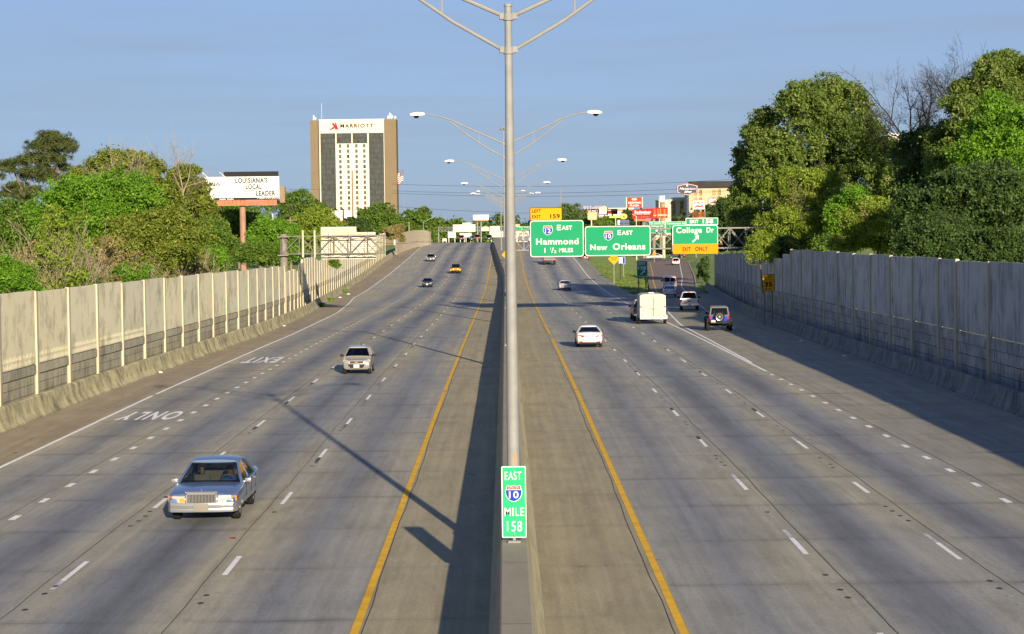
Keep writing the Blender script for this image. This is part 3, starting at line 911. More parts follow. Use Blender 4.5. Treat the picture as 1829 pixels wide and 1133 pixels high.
# --- truss helper: a box truss of four chords
def truss(mb, x0, x1, z0, z1, y0, y1, n, r=.07, mi=0, jog=0):
    for z in (z0, z1):
        for y in (y0, y1): mb.tube((x0, y, z), (x1, y, z), r, n=8, mi=mi)
    dx = (x1-x0)/n
    for i in range(n+1):
        x = x0+dx*i
        for y in (y0, y1): mb.tube((x, y, z0), (x, y, z1), r*.6, n=6, mi=mi)
        for z in (z0, z1): mb.tube((x, y0, z), (x, y1, z), r*.5, n=6, mi=mi)
        if i < n:
            for y in (y0, y1):
                a, b2 = (z0, z1) if (i % 2 == 0) else (z1, z0)
                mb.tube((x, y, a), (x+dx, y, b2), r*.6, n=6, mi=mi)
                if y == y0: mb.tube((x, y, b2), (x+dx, y, a), r*.45, n=6, mi=mi)
            for z in (z0, z1): mb.tube((x, y0, z), (x+dx, y1, z), r*.45, n=6, mi=mi)

Yg = 206.0
t = thing('sign_gantry', 'grey steel truss gantry carrying three green signs over the nearer lanes', 'sign gantry', (12, Yg+.5, 0))
mb = MB()
truss(mb, -11.85, 14.6, 6.62, 8.66, 0, 1.4, 15, .085)
mb.build('truss', M['steel'], t, smooth=40)
for y in (0, 1.4):
    mb = MB().tube((14.4, y, 2), (14.4, y, 9.0), .17, n=10)
    if y == 0:
        for z in (3.0, 4.8): mb.bar((14.4, 0, z), (14.4, 1.4, z+1.5), .1)
    mb.build('column', M['steel'], t, smooth=40)
for y in (0.2, 1.2): MB().tube((-11.87, y, zr(Yg)+1.4), (-11.87, y, 8.9), .15, n=10).build('column', M['steel'], t, smooth=40)

def big_sign(label, x0, y0, x1, y1, draw, fm='green', r=.28, Y=Yg, low=None):
    B = Board(x0, y0, x1, y1, Y)
    t = thing('highway_sign', label, 'highway sign', (B.c.x, Y, B.c.z), 0, 'green signs hung on the gantry')
    panel(t, B.w, B.h, M[fm], M['swhite'], r, .075, .05)
    draw(t, B)
    for k in (-.3, .3): MB().box((B.w*k, .16, 0), (.1, .2, B.h*.9)).build('bracket', M['steel'], t)
    return t, B
def exit_tab(t, B, x0, y0, x1, y1, fm, bm, words, ink, r=.1):
    cx, cz, w, h = B.b(x0, y0, x1, y1)
    o = panel(t, w, h, M[fm], M[bm], r, .06, .05, cx, cz, 'exit_tab', .06)
    mb = MB()
    for s, q in words: text(mb, s, *B.b(*q), y=.05, bold=.032)
    mb.build('lettering', M[ink], o)
def draw12(t, B):
    words(t, B, [[('E', (995, 402, 1002, 411.5)), ('AST', (1003.5, 403.5, 1022, 411))], [('Hammond', (957.5, 426, 1033, 437))],
                 [('1', (971, 443, 975, 451.5)), ('1', (982, 442.5, 984.5, 446.5)), ('/', (984.5, 442, 989, 451.5)), ('2', (989.5, 447, 993.5, 452)), ('MILES', (998.5, 443.5, 1023, 451))]])
    shield(t, '12', *B.b(970, 402.5, 987.5, 420), y=-.014)
t, B = big_sign('green highway sign naming Hammond with a yellow left exit tab above', 947, 394, 1042.5, 459, draw12)
exit_tab(t, B, 947, 371, 1004.5, 394.2, 'syellow', 'brown_ink', (('LEFT', (951, 374, 967, 380)), ('EXIT', (951, 384, 966, 390)), ('159', (983, 382.5, 1000.5, 390.5))), 'brown_ink', .03)
def draw10(t, B):
    words(t, B, [[('E', (1103, 411.5, 1109, 420)), ('AST', (1110.5, 412.5, 1130, 420))], [('New', (1054, 436.5, 1084.5, 446.5)), ('Orleans', (1094.5, 435, 1152.5, 446.5))]])
    shield(t, '10', *B.b(1078.5, 412, 1095, 429.5), y=-.014)
big_sign('wide green highway sign naming New Orleans in the middle of the gantry', 1045, 404, 1162, 457, draw10)
def drawC(t, B):
    words(t, B, [[('College', (1208, 406, 1253.5, 419.5)), ('Dr', (1262, 406.5, 1275, 416))]])
    mb = MB()
    a = [B.p(1236.0, 431.5), B.p(1243.5, 424.5), B.p(1240.5, 422), B.p(1248.5, 420), B.p(1247.5, 428.5), B.p(1245.3, 426.2), B.p(1238, 433.5)]
    face(mb, a[::-1], -.014, 0)
    mb.build('arrow', M['swhite'], t)
    cx, cz, w, h = B.b(1201.5, 436, 1282.5, 453.5)
    o = panel(t, w, h, M['sorange'], M['sorange'], .12, .03, .03, cx, cz, 'exit_only_plate', -.045)
    mb = MB()
    for s, q in (('EXIT', (1219, 441.5, 1233.5, 449)), ('ONLY', (1241.5, 441, 1264, 448.5))): text(mb, s, *B.b(*q), y=-.06, bold=.03)
    mb.build('lettering', M['sblack'], o)
t, B = big_sign('green College Dr sign with an arrow and an orange exit only strip', 1201, 402, 1282.5, 453, drawC)
exit_tab(t, B, 1225, 389.5, 1283, 402.2, 'green', 'swhite', (('EXIT', (1232.5, 393, 1248, 399)), ('158', (1255.5, 391.5, 1274, 399.5))), 'swhite', .05)

# --- cantilever truss on the other side, sign backs towards the camera
Yl = 212.0
t = thing('sign_gantry', 'weathered steel cantilever truss reaching over the noise wall with white sign backs on it', 'sign gantry', (-19, Yl, 0))
mb = MB()
truss(mb, -4.5, 6.2, 6.47, 8.33, 0, 1.5, 6, .065)
mb.build('truss', M['steel_dk'], t, smooth=40)
mb = MB()
mb.tube((-4.45, .75, 1), (-4.45, .75, 8.6), .42, n=16)
for z in (6.35, 8.3): mb.box((-4.45, .75, z), (1.15, 1.9, .12))
mb.build('column', M['steel_dk'], t, smooth=40)
for px in (541, 562):
    q = at(px, 420, Yl)
    MB().tube((q.x+19, -.18, 6.1), (q.x+19, -.18, 8.95), .11, n=8).build('hanger', M['post'], t, smooth=40)
def back_panel(label, x0, y0, x1, y1, step, Y, mat='alu', rib=11, posts=False, group='sign backs seen from behind'):
    """a sign seen from behind: extruded planks with ribs"""
    B = Board(x0, y0, x1, y1, Y)
    t = thing('rear_facing_sign', label, 'sign back', (B.c.x, Y, B.c.z), 0, group)
    mb = MB()
    nn = max(2, rib)
    for k in range(nn):
        h = B.h/nn
        mb.box((0, 0, -B.h/2+h*(k+.5)), (B.w, .07, h-.03))
        mb.box((0, -.05, -B.h/2+h*(k+1)-.02), (B.w, .05, .05), 1)
    mb.build('panel', [M[mat], M['steel']], t)
    if step:
        cx, cz, w, h = B.b(*step)
        mb = MB()
        for k in range(4):
            mb.box((cx, .0, cz-h/2+h*(k+.5)/4), (w, .07, h/4-.03))
            mb.box((cx, -.05, cz-h/2+h*(k+1)/4-.02), (w, .05, .05), 1)
        mb.build('exit_tab', [M[mat], M['steel']], t)
    for k in (-.36, 0, .36): MB().bar((B.w*k, -.1, -B.h/2), (B.w*k, -.1, B.h/2), .07).build('stiffener', M['steel'], t)
    if posts:
        for k in (-.38, .38): MB().box((B.w*k, .1, -B.h/2-1.6), (.2, .2, 3.4)).build('post', M['alu2'], t)
    return t
back_panel('largest white sign back behind the truss over the noise wall', 573.5, 415, 671, 463, (573.5, 405, 637, 415), Yl+1.95, 'alu', 13)

# --- small road signs
def post_sign(name, label, x0, y0, x1, y1, Y, draw, zbase, posts=(0,), shape='rect', fm='syellow', bm='sblack', r=.06, bw=.03, pm='steel', pr=.05, group=None):
    B = Board(x0, y0, x1, y1, Y)
    t = thing(name, label, 'road sign', (B.c.x, Y, zbase), 0, group)
    dz = B.c.z-zbase
    e = thing_panel(t, B, shape, fm, bm, r, bw, dz)
    mb = MB()
    draw(mb, B, dz)
    lettering(mb, [M['sblack'], M['swhite'], M['sblue']], t)
    for q in posts:
        mp = MB().box((q*B.w, .1, (dz+B.h*.4)/2-.2), (pr*2, pr*2, dz+B.h*.4+.4))
        mp.build('post', M[pm], t)
    return t, B
def lettering(mb, mats, t):
    """each line of words becomes a part of its own"""
    mk2 = [(0, 0)]+[q for q in mb.marks if q != (0, 0)]+[(len(mb.v), len(mb.f))]
    for (v0, f0), (v1, f1) in zip(mk2, mk2[1:]):
        if f1 > f0:
            q = MB()
            q.v, q.f, q.m = mb.v[v0:v1], [tuple(i-v0 for i in f) for f in mb.f[f0:f1]], mb.m[f0:f1]
            q.build('lettering', mats, t)
def thing_panel(t, B, shape, fm, bm, r, bw, dz):
    mb = MB()
    if shape == 'diamond':
        P = [(0, B.h/2), (-B.w/2, 0), (0, -B.h/2), (B.w/2, 0)]
        Q = [(p[0]*.93, p[1]*.93) for p in P]
    else:
        P, Q = rrect(B.w, B.h, r, 3), rrect(B.w-2*bw, B.h-2*bw, r*.8, 3)
    mb.prism([(p[0], p[1]+dz) for p in P], 0, .03, 1)
    mb.prism([(p[0], p[1]+dz) for p in Q], -.006, .001, 0)
    return mb.build('panel', [M[fm], M[bm]], t)
def tx(mb, B, dz, s, q, mi=0, bold=.02, y=-.012, shear=0):
    mb.marks.append((len(mb.v), len(mb.f)))
    cx, cz, w, h = B.b(*q)
    text(mb, s, cx, cz+dz, w, h, y, mi, bold, shear)
def dabs(mb, B, dz, q, n, mi, shear=0.0):
    """lettering too far away to be read: strokes of varying height"""
    x0, y0, x1, y1 = q
    mb.marks.append((len(mb.v), len(mb.f)))
    for k in range(n):
        if k % 6 == 5: continue
        a, c = x0+(x1-x0)*k/n, x0+(x1-x0)*(k+.62)/n
        top = y0+(y1-y0)*(.25 if (k*7) % 3 else 0)
        P = [B.p(a, y1), B.p(c, y1), B.p(c+shear, top), B.p(a+shear, top)]
        mb.poly([(p[0], -.03, p[1]+dz) for p in P], mi)
def dr35(mb, B, dz):
    tx(mb, B, dz, 'EXIT', (1366.5, 492.5, 1379, 497.5)); tx(mb, B, dz, '35', (1366, 503.5, 1379.5, 512.5), bold=.04); tx(mb, B, dz, 'M.P.H.', (1367, 515, 1378.5, 518))
    cx, cz, w, h = B.b(1363, 499.8, 1383, 500.6); mb.box((cx, -.008, cz+dz), (w, .004, h), 0)
post_sign('advisory_sign', 'yellow exit 35 speed sign standing before the shaded noise wall', 1362, 490, 1383.5, 520.5, 168, dr35, zr(168)+.6, (-.32, .32), pm='steel_dk')
def dr158(mb, B, dz):
    tx(mb, B, dz, 'EXIT', (1140.5, 468, 1153, 473.5), 1, .03); tx(mb, B, dz, '158', (1140, 475.5, 1154, 482), 1, .03)
    a = [B.p(1143.5, 490), B.p(1149, 485), B.p(1147.2, 483.6), B.p(1152, 483), B.p(1151.3, 487.6), B.p(1150, 486.2), B.p(1145, 491.3)]
    mb.poly([(x, -.012, z+dz) for x, z in a[::-1]], 1)
t, B = post_sign('exit_sign', 'small green exit 158 gore sign with an arrow standing in the grass', 1137.5, 465.8, 1156.5, 494, 297, dr158, -.1, (-.34, .34), fm='green_dk', bm='swhite', r=.1, bw=.06, pm='steel_dk', pr=.09)
mb = MB()
for k in (-.34, .34): mb.poly([(B.w*k+dx, -.02, dz2+1.1) for dx, dz2 in ((0, .28), (-.22, 0), (0, -.28), (.22, 0))], 0)
mb.build('reflector', M['sorange'], t)
post_sign('warning_sign', 'yellow diamond warning sign on the grass under the New Orleans sign', 1086, 452, 1107, 473.5, 330, lambda mb, B, dz: (tx(mb, B, dz, 'THRU TRAFFIC', (1090, 459.5, 1103, 461.8)), tx(mb, B, dz, 'KEEP LEFT', (1092, 463, 1101, 465.2))), .2, (0,), 'diamond', bm='syellow')
def drblue(mb, B, dz):
    cx, cz, w, h = B.b(1106.5, 463.5, 1110.5, 468); mb.box((cx, -.01, cz+dz), (w, .006, h), 1)
    mb.poly([(B.b(1106, 470, 1111, 474)[0]+.28*math.cos(a), -.012, B.b(1106, 470, 1111, 473)[1]+dz+.12*math.sin(a)) for a in [i*math.pi/6 for i in range(12)]], 0)
post_sign('service_sign', 'pale blue bordered service sign on a single dark post in the grass', 1104.5, 459, 1113, 472.5, 350, drblue, .4, (-.1,), fm='swhite', bm='sblue', bw=.08, pm='sblack')
post_sign('service_sign', 'slim blue service sign just behind the pale service sign', 1112, 459, 1116.5, 472, 365, lambda mb, B, dz: None, .5, (-.1,), fm='sblue', bm='swhite', bw=.05)
post_sign('keep_right_sign', 'small orange and yellow diamond marker sign beside the side street', 1165.5, 449, 1172, 456.5, 520, lambda mb, B, dz: None, 1.2, (0,), 'diamond', fm='sorange', bm='syellow')
post_sign('warning_sign', 'yellow diamond warning sign on the median beside the nearest lamp post', 896, 448.5, 909, 462, 395, lambda mb, B, dz: None, zr(395)+1.4, (0,), 'diamond', bm='syellow')
# --- white sign backs facing the oncoming traffic, near the crest
for lab, q, Y in (('square white sign back on two posts at the crest of the road', (800, 414, 814, 425), 640), ('small low white sign back on two posts at the roadside crest', (790, 426, 798, 431.2), 600)):
    back_panel(lab, *q, None, Y, 'alu2', 3, True)
for lab, q, Y in (('white sign back partly behind the red vehicle on the crest', (821, 416.5, 830.5, 425), 690), ('white sign back right behind the red oncoming vehicle', (831, 416.5, 842, 424), 700)):
    back_panel(lab, *q, None, Y, 'alu2', 2, True)
back_panel('tan sign back on the median crest beside the lamp posts', 874.5, 413.5, 899, 424, None, 760, 'alu', 5, True)

# far gantry over the oncoming side
Yf = 900
t = thing('sign_gantry', 'far pale truss gantry across the crest with three cream sign backs', 'sign gantry', (-14, Yf, 0))
mb = MB()
zt, zb2 = at(840, 405.5, Yf).z, at(840, 412.8, Yf).z
xa, xb = at(783, 408, Yf).x+14, at(905, 408, Yf).x+14
truss(mb, xa, xb, zb2, zt, 0, 1.8, 20, .11)
mb.build('truss', M['steel'], t)
for x in (xa, xb): MB().tube((x, .9, 0), (x, .9, zt+.5), .3, n=8).build('column', M['steel'], t)
for i, (lab, q, st) in enumerate((('widest cream sign back on the far gantry with a raised tab', (809, 401.2, 849, 414.6), (826, 398, 842, 401.2)), ('small cream sign back in the middle of the far gantry', (860, 406.5, 874, 413), (864, 404.5, 871, 406.5)), ('tall cream sign back on the far gantry close to the lamp posts', (876, 404, 893, 413.6), None))):
    back_panel(lab, *q, st, Yf-1.2, 'alu', 4)

# far green signs on the right-hand side
t = thing('sign_gantry', 'far steel bridge truss with green signs above the exit road', 'sign gantry', (30, 560, 0))
mb = MB()
xa, xb = at(1005, 410, 560).x-30, at(1235, 410, 560).x-30
z0, z1 = at(1180, 420, 560).z, at(1180, 408, 560).z
truss(mb, xa, xb, z0, z1, 0.4, 2.0, 14, .11)
mb.build('truss', M['steel'], t)
for px in (1186, 1010): MB().tube((at(px, 420, 560).x-30, 1.2, 0), (at(px, 420, 560).x-30, 1.2, z1), .45, n=10).build('column', M['post'], t)
def far_green(lab, q, words, Y=559, fm='green', extra=None):
    B = Board(*q, Y)
    t = thing('highway_sign', lab, 'highway sign', (B.c.x, Y, B.c.z), 0, 'green signs beyond the exit ramp')
    panel(t, B.w, B.h, M[fm], M['swhite'], .2, .09, .06)
    globals()['words'](t, B, [[w] for w in words], -.016, 'swhite', .02)
    mb = MB()
    if extra: mb.poly([(*B.p(*pp),)[0:1]+(-.016,)+(*B.p(*pp),)[1:2] for pp in extra], 0)
    if mb.v: mb.build('arrow', M['swhite'], t)
far_green('far green sign with a down arrow beside the New Orleans sign', (1159.5, 401, 1188, 417), (('College Dr', (1162.5, 402.8, 1185, 406.3)),), extra=[(1173.5, 414.5), (1170, 411.5), (1172.3, 411.5), (1172.3, 409), (1174.7, 409), (1174.7, 411.5), (1177, 411.5)])
far_green('small far green street name sign above the down arrow sign', (1159.5, 396, 1188, 401), (('St. Louis St', (1162, 397, 1186, 399.5)),), 558.6)
far_green('far green sign mostly hidden behind the College Dr sign', (1189, 396, 1224, 417), (('Constitution Av', (1191.5, 397.5, 1223.5, 401)), ('1', (1196, 403, 1197.3, 405.5))))
far_green('small far green sign between the nearest pole and the Hammond sign', (920.5, 404.5, 932, 411), (('12', (923.5, 405.5, 925, 407)), ('EAST', (927, 405.5, 931, 407))), 880)
far_green('second small far green sign tucked behind the Hammond sign', (932.5, 404.5, 945.5, 411), (('10', (936, 405.5, 938, 407)), ('EAST', (939.5, 405.5, 943.5, 407))), 881)
far_green('far yellow exit tab over the small green sign by the nearest pole', (920.5, 401, 928, 404.3), (('EXIT', (922, 402, 926.5, 403.3)),), 880, 'syellow')

# ================================================================== BILLBOARDS AND SHOP SIGNS
def billboard(name, label, cat, q, Y, fm, draw, posts, pm, zb=0.5, depth=.5, frame=None, skirt=None, mats=None, group=None, pr=.45, shape=None, top=None):
    B = Board(*q, Y)
    t = thing(name, label, cat, (B.c.x, Y, zb), 0, group)
    dz = B.c.z-zb
    mb = MB()
    P = shape(B) if shape else rrect(B.w, B.h, .05, 1)
    mb.prism([(p[0], p[1]+dz) for p in P], 0, depth, 0)
    mb.build('panel', [M[fm]] if isinstance(fm, str) else fm, t)
    if frame:
        mb = MB()
        F = [(p[0]*(1+2*frame[1]/B.w), p[1]*(1+2*frame[1]/B.h)+dz) for p in P]
        mb.prism(F, .03, depth+.1, 0)
        mb.build('frame', M[frame[0]], t)
    mb = MB()
    draw(mb, B, dz)
    lettering(mb, mats or [M['sblack'], M['swhite'], M['sred']], t)
    if skirt:
        cx, cz, w, h = B.b(*skirt[0])
        s = MB()
        nb = max(3, int(w/.7))
        for k in range(nb): s.box((cx-w/2+w*(k+.5)/nb, .1, cz+dz), (w/nb-.05, .12, h))
        s.box((cx, .35, cz+dz-h/2), (w*1.02, .9, .12))
        s.build('catwalk', M[skirt[1]], t)
    for px, r in posts:
        x = (px-B.cx)*B.k
        MB().tube((x, depth+.3, -zb-1), (x, depth+.3, dz-B.h*.3), r, n=14).build('post', M[pm], t, smooth=50)
    return t, B, dz
def d_louis(mb, B, dz):
    for s, q in (("LOUISIANA'S", (420.5, 318, 478, 327.5)), ('LOCAL', (439, 329.5, 467.5, 338.5)), ('LEADER', (457, 341.5, 491.5, 350.5))): tx(mb, B, dz, s, q, 0, .035)
    tx(mb, B, dz, 'Mani', (372, 324.5, 395, 332.5), 0, .03, shear=.4)
    a = [B.p(435, 341.4), B.p(452, 340.2), B.p(473, 339.3), B.p(452, 341.2), B.p(435, 342.6)]
    mb.poly([(x, -.02, z+dz) for x, z in a], 2)
    tx(mb, B, dz, 'Cleaning Services', (388, 347, 419, 349.5), 3, .0)
    cx, cz, w, h = B.b(384, 353.3, 498, 357.2)
    mb.box((cx, -.01, cz+dz), (w, .01, h), 0)
    tx(mb, B, dz, '1-800-335-JANI', (459, 353.6, 497, 356.8), 1, .01, -.03)
    dabs(mb, B, dz, (392, 354.2, 420, 356.8), 12, 1)
t, B, dz = billboard('billboard', 'white billboard reading LOCAL LEADER on a thick brown pole behind the trees', 'billboard', (356, 316, 498.5, 357.3), 370, 'swhite', d_louis, ((431, .56),), 'pole_br', 1, 1.0, None, ((372, 358, 494, 367), 'rust'), [M['sblack'], M['swhite'], M['sred'], pbr('grey_ink', (.3, .3, .3), .6)])
cx, cz, w, h = B.b(399.5, 307, 497, 315.6)
MB().box((cx, .4, cz+dz), (w, .35, h)).build('lamp_canopy', M['sblack'], t)
mb = MB()
for px in (364, 395):
    x, z = B.p(px, 309)
    mb.bar((x, -1.2, z+dz), (x+.9, .3, z+dz-.9), .16)
mb.build('floodlight', M['alu2'], t)
MB().box((B.w/2+.45, 1.6, dz-B.h*.28), (.9, 1.2, 3.0)).build('frame_end', M['wood'], t)
m = concrete('rust_stained_board', (.74, .70, .62), (.42, .22, .1), 1.0, (.25, .3, .12), (.55, .72), .8, .1)
M['rusty_white'] = m
t, B, dz = billboard('billboard', 'blank rust-stained white billboard in front of the hotel tower', 'billboard', (585.5, 376.5, 652, 394), 640, 'rusty_white', lambda mb, B, dz: None, ((612, .9), (622, .3)), 'alu2', 2, 1.0, None, ((587, 394, 629, 397.5), 'rust'))
mb = MB()
for px in (594, 603, 615):
    x, z = B.p(px, 373.5)
    mb.bar((x-.7, -1.0, z+dz+.2), (x, .2, z+dz-.5), .3)
mb.build('floodlight', M['sblack'], t)
billboard('billboard', 'far faded blank billboard on a tall pole above the crest', 'billboard', (845, 384, 873, 393.3), 950, 'rusty_white', lambda mb, B, dz: None, ((852.5, .35), (859, .35)), 'steel', 3, 1.0, None, ((847, 393.3, 872, 394.8), 'rust'))
def d_911(mb, B, dz):
    tx(mb, B, dz, 'D', (1044.5, 376, 1048, 380), 2, .03)
    dabs(mb, B, dz, (1049.5, 375.5, 1067.5, 378.3), 13, 1)
    dabs(mb, B, dz, (1050, 379.5, 1069, 380.8), 10, 1)
t, B, dz = billboard('billboard', 'dark billboard with big red and white digits along its top edge', 'billboard', (1041.5, 373.5, 1071, 381.7), 860, 'sblack', d_911, ((1050, .5),), 'steel_dk', 3, .8, None, ((1043, 382, 1073, 384), 'rust'))
mb = MB()
text(mb, '911-4444', *[v for v in (B.b(1042, 368, 1081, 374.5)[0], B.b(1042, 368, 1081, 374.5)[1]+dz, B.b(1042, 368, 1081, 374.5)[2], B.b(1042, 368, 1081, 374.5)[3])], y=-.1, bold=.05)
text(mb, '911-4444', *[v for v in (B.b(1042, 368, 1081, 374.5)[0], B.b(1042, 368, 1081, 374.5)[1]+dz, B.b(1042, 368, 1081, 374.5)[2]*.98, B.b(1042, 368, 1081, 374.5)[3]*.9)], y=-.14, bold=.0, mi=1)
mb.build('number', [M['swhite'], M['sred']], t)
M['leaf_green'] = pbr('lime_logo_paint', (.42, .62, .16), .5, 0, .05)
def d_h(mb, B, dz):
    cx, cz, w, h = B.b(1075.5, 369.5, 1083, 377); mb.box((cx, -.02, cz+dz), (w, .03, h), 0)
    tx(mb, B, dz, 'H', (1077.5, 371, 1081, 375.5), 1, .03, -.06); dabs(mb, B, dz, (1071.5, 378, 1083, 379.2), 9, 0)
billboard('shop_sign', 'white square pole sign with a lime green logo block', 'pole sign', (1070.5, 371, 1084, 382.5), 800, 'swhite', d_h, ((1077.5, .3),), 'steel', 3, .6, mats=[M['leaf_green'], M['swhite']])
def d_sp(mb, B, dz):
    dabs(mb, B, dz, (1085, 374.5, 1093, 376.5), 6, 1); tx(mb, B, dz, 'SPORTS', (1086, 377, 1100, 380.5), 2, .04); dabs(mb, B, dz, (1086, 381.3, 1098, 382.2), 9, 1)
billboard('shop_sign', 'dark brown and red sports bar sign beside the lime logo sign', 'pole sign', (1083.5, 373, 1103, 383), 780, 'sblack', d_sp, ((1094, .25),), 'steel', 3, .6)
M['tan_board'] = pbr('tan_sign_paint', (.5, .36, .17), .5, 0, .06)
M['teal'] = pbr('teal_paint', (.2, .5, .5), .5)
t, B, dz = billboard('shop_sign', 'rounded tan pole sign with a small teal emblem above the Hammond sign edge', 'pole sign', (1049.5, 379, 1066, 393), 690, 'tan_board', lambda mb, B, dz: (dabs(mb, B, dz, (1056.5, 381, 1059, 385), 2, 0), dabs(mb, B, dz, (1051.5, 387.5, 1064.5, 389), 8, 1)), ((1056.5, .22),), 'alu2', 2, .5, mats=[M['teal'], M['swhite']], shape=lambda B: rrect(B.w, B.h, .5))
billboard('shop_sign', 'small white sign with red words below the sports bar sign', 'pole sign', (1070.5, 384.5, 1087, 389), 720, 'swhite', lambda mb, B, dz: dabs(mb, B, dz, (1072, 385.6, 1086, 388), 11, 2), ((1079, .2),), 'steel', 2, .4)
M['lime'] = pbr('lime_banner', (.55, .72, .05), .5)
billboard('shop_sign', 'long thin lime green banner board next to the round yellow sign', 'pole sign', (1088, 387, 1110, 389.3), 715, 'lime', lambda mb, B, dz: None, ((1099.5, .2),), 'steel', 2, .3)
M['sun_yel'] = pbr('round_yellow_sign_paint', (.85, .52, .10), .5, 0, .05)
def circ(B): return [(B.w/2*math.cos(i*math.pi/12), B.h/2*math.sin(i*math.pi/12)) for i in range(24)]
def d_round(mb, B, dz):
    mb.poly([(x, -.02, z+dz) for x, z in [B.p(1112.5, 386), B.p(1116, 387), B.p(1115.5, 390), B.p(1113.5, 391), B.p(1114.2, 388.3), B.p(1112, 387.3)]], 0)
billboard('shop_sign', 'round yellow pole sign with a dark curl on it below the red hotel sign', 'pole sign', (1107.5, 381.8, 1120.3, 391.8), 700, 'sun_yel', d_round, ((1114, .2),), 'steel_dk', 2, .5, shape=circ)
M['navy'] = pbr('blue_grey_sign_paint', (.08, .11, .2), .5)
billboard('shop_sign', 'low blue and white slab sign behind the New Orleans sign', 'pole sign', (1103, 393, 1124, 402.5), 640, 'navy', lambda mb, B, dz: (mb.box((B.b(1103.2, 393.3, 1107, 402)[0], -.02, dz), (B.b(1103.2, 393, 1107, 402)[2], .02, B.h*.96), 1), dabs(mb, B, dz, (1105, 398, 1123, 400.3), 10, 0)), ((1113, .25),), 'steel_dk', 1, .5)
def d_cr(mb, B, dz):
    tx(mb, B, dz, 'CROWNE', (1122, 360.5, 1144.5, 364.2), 0, .04); tx(mb, B, dz, 'PLAZA', (1125, 365.5, 1141.5, 369), 0, .04)
    pts = [(-1, 0), (-.6, .8), (.6, .8), (1, 0), (.6, -.8), (-.6, -.8)]
    cx, cz, w, h = B.b(1128, 354, 1138, 358.5)
    mb.prism([(cx+p[0]*w/2, cz+dz+p[1]*h/2) for p in pts], -.02, -.012, 0)
    mb.prism([(cx+p[0]*w*.36, cz+dz+p[1]*h*.34) for p in pts], -.03, -.022, 1)
    mb.box((cx, -.035, cz+dz), (w*.5, .004, h*.3), 0)
t, B, dz = billboard('hotel_sign', 'tall red hotel sign on two posts above the red billboard', 'pole sign', (1120, 352.6, 1146.5, 371), 760, pbr('coral_red_sign', (.48, .035, .018), .5, 0, .03), d_cr, ((1121, .35), (1145, .35)), 'sblack', 2, .7, ('swhite', .02), mats=[M['swhite'], pbr('coral_red_ink', (.48, .035, .018), .5)])
mb = MB()
for k in (1119, 1147.2):
    x, z = B.p(k, 362); mb.box((x, .3, dz), (.28, .8, B.h))
mb.build('side_fin', M['alu'], t)
M['bud_red'] = pbr('red_billboard_print', (.38, .004, .008), .45, 0, .04)
M['can_red'] = pbr('red_can_print', (.42, .02, .01), .4, 0, .3, .5)
M['can_lt'] = pbr('orange_can_print', (.72, .13, .02), .4, 0, .2, .5)
def d_bud(mb, B, dz):
    tx(mb, B, dz, 'Budweiser', (1133.5, 376, 1163, 381.5), 1, .03); tx(mb, B, dz, 'COPPER RESERVE', (1135, 381.9, 1161, 383.3), 1, .02); tx(mb, B, dz, 'barrel aged lager', (1138, 387.2, 1160, 388.2), 1, .0)
    for a, c, mi in ((1166, 1172.5, 3), (1174, 1181, 4), (1181.5, 1192.5, 3)):
        cx, cz, w, h = B.b(a, 373.5, c, 389.5); 
        mb.box((cx, -.02, cz+dz), (w, .02, h), mi); mb.box((cx, -.035, cz+dz), (w*.3, .02, h*.96), 4 if mi == 3 else 3)
    tx(mb, B, dz, 'Budweiser', (1176, 382.5, 1192, 386), 1, .02, -.06); tx(mb, B, dz, 'Bud', (1167, 383.8, 1172, 386), 1, .02, -.06)
def bud_shape(B): return [(x, z) for x, z in (B.p(1129.5, 390.5), B.p(1192.5, 390), B.p(1193, 371), B.p(1129.5, 374))]
billboard('billboard', 'long red beer billboard with cans printed at one end', 'billboard', (1129.5, 371, 1193, 390.5), 560, 'bud_red', d_bud, ((1150, .5), (1168, .5)), 'steel_dk', 2, .8, None, ((1133, 391, 1162, 394.5), 'rust'), [M['sblack'], M['swhite'], M['sred'], M['can_red'], M['can_lt']], shape=bud_shape)
M['hamp_blue'] = pbr('slate_blue_sign', (.05, .06, .10), .5, 0, .1)
def hexa(B): return [(-.5*B.w, -.26*B.h), (0, -.5*B.h), (.5*B.w, -.26*B.h), (.5*B.w, .30*B.h), (.0, .5*B.h), (-.5*B.w, .30*B.h)]
def d_ham(mb, B, dz):
    P = hexa(B)
    mb.prism([(p[0]*.94, p[1]*.93+dz) for p in P], -.02, -.012, 1)
    mb.prism([(p[0]*.89, p[1]*.87+dz) for p in P], -.03, -.022, 2)
    tx(mb, B, dz, 'Hampton', (1213.5, 335, 1242.5, 340.2), 1, .03, -.04, .35); tx(mb, B, dz, 'Inn', (1222, 340.6, 1235.5, 344.5), 1, .04, -.04, .35)
    cx, cz, w, h = B.b(1226, 330, 1229, 333); mb.box((cx, -.04, cz+dz), (w, .004, h), 1)
billboard('hotel_sign', 'hexagonal slate blue hotel sign with script letters on a thick dark pole', 'pole sign', (1209, 327.5, 1246.5, 349.5), 600, 'sred', d_ham, ((1228, .48),), 'hamp_blue', 2, .8, mats=[M['sblack'], M['swhite'], M['hamp_blue']], shape=hexa)
M['craw'] = pbr('crawfish_red_paint', (.62, .03, .03), .5)
def d_craw(mb, B, dz):
    dabs(mb, B, dz, (1239.8, 360.3, 1256, 364.2), 7, 0, .5)
    for k in range(5):
        x, z = B.p(1242.5+k*3, 370-abs(math.sin(k*1.3))*2.2)
        mb.poly([(x+.36*math.cos(a), -.03, z+dz+.2*math.sin(a)) for a in [i*math.pi/4 for i in range(8)]], 2)
    mb.poly([(x, -.028, z+dz) for x, z in (B.p(1241, 371), B.p(1248, 367), B.p(1256, 370.5), B.p(1248, 369.5))], 2)
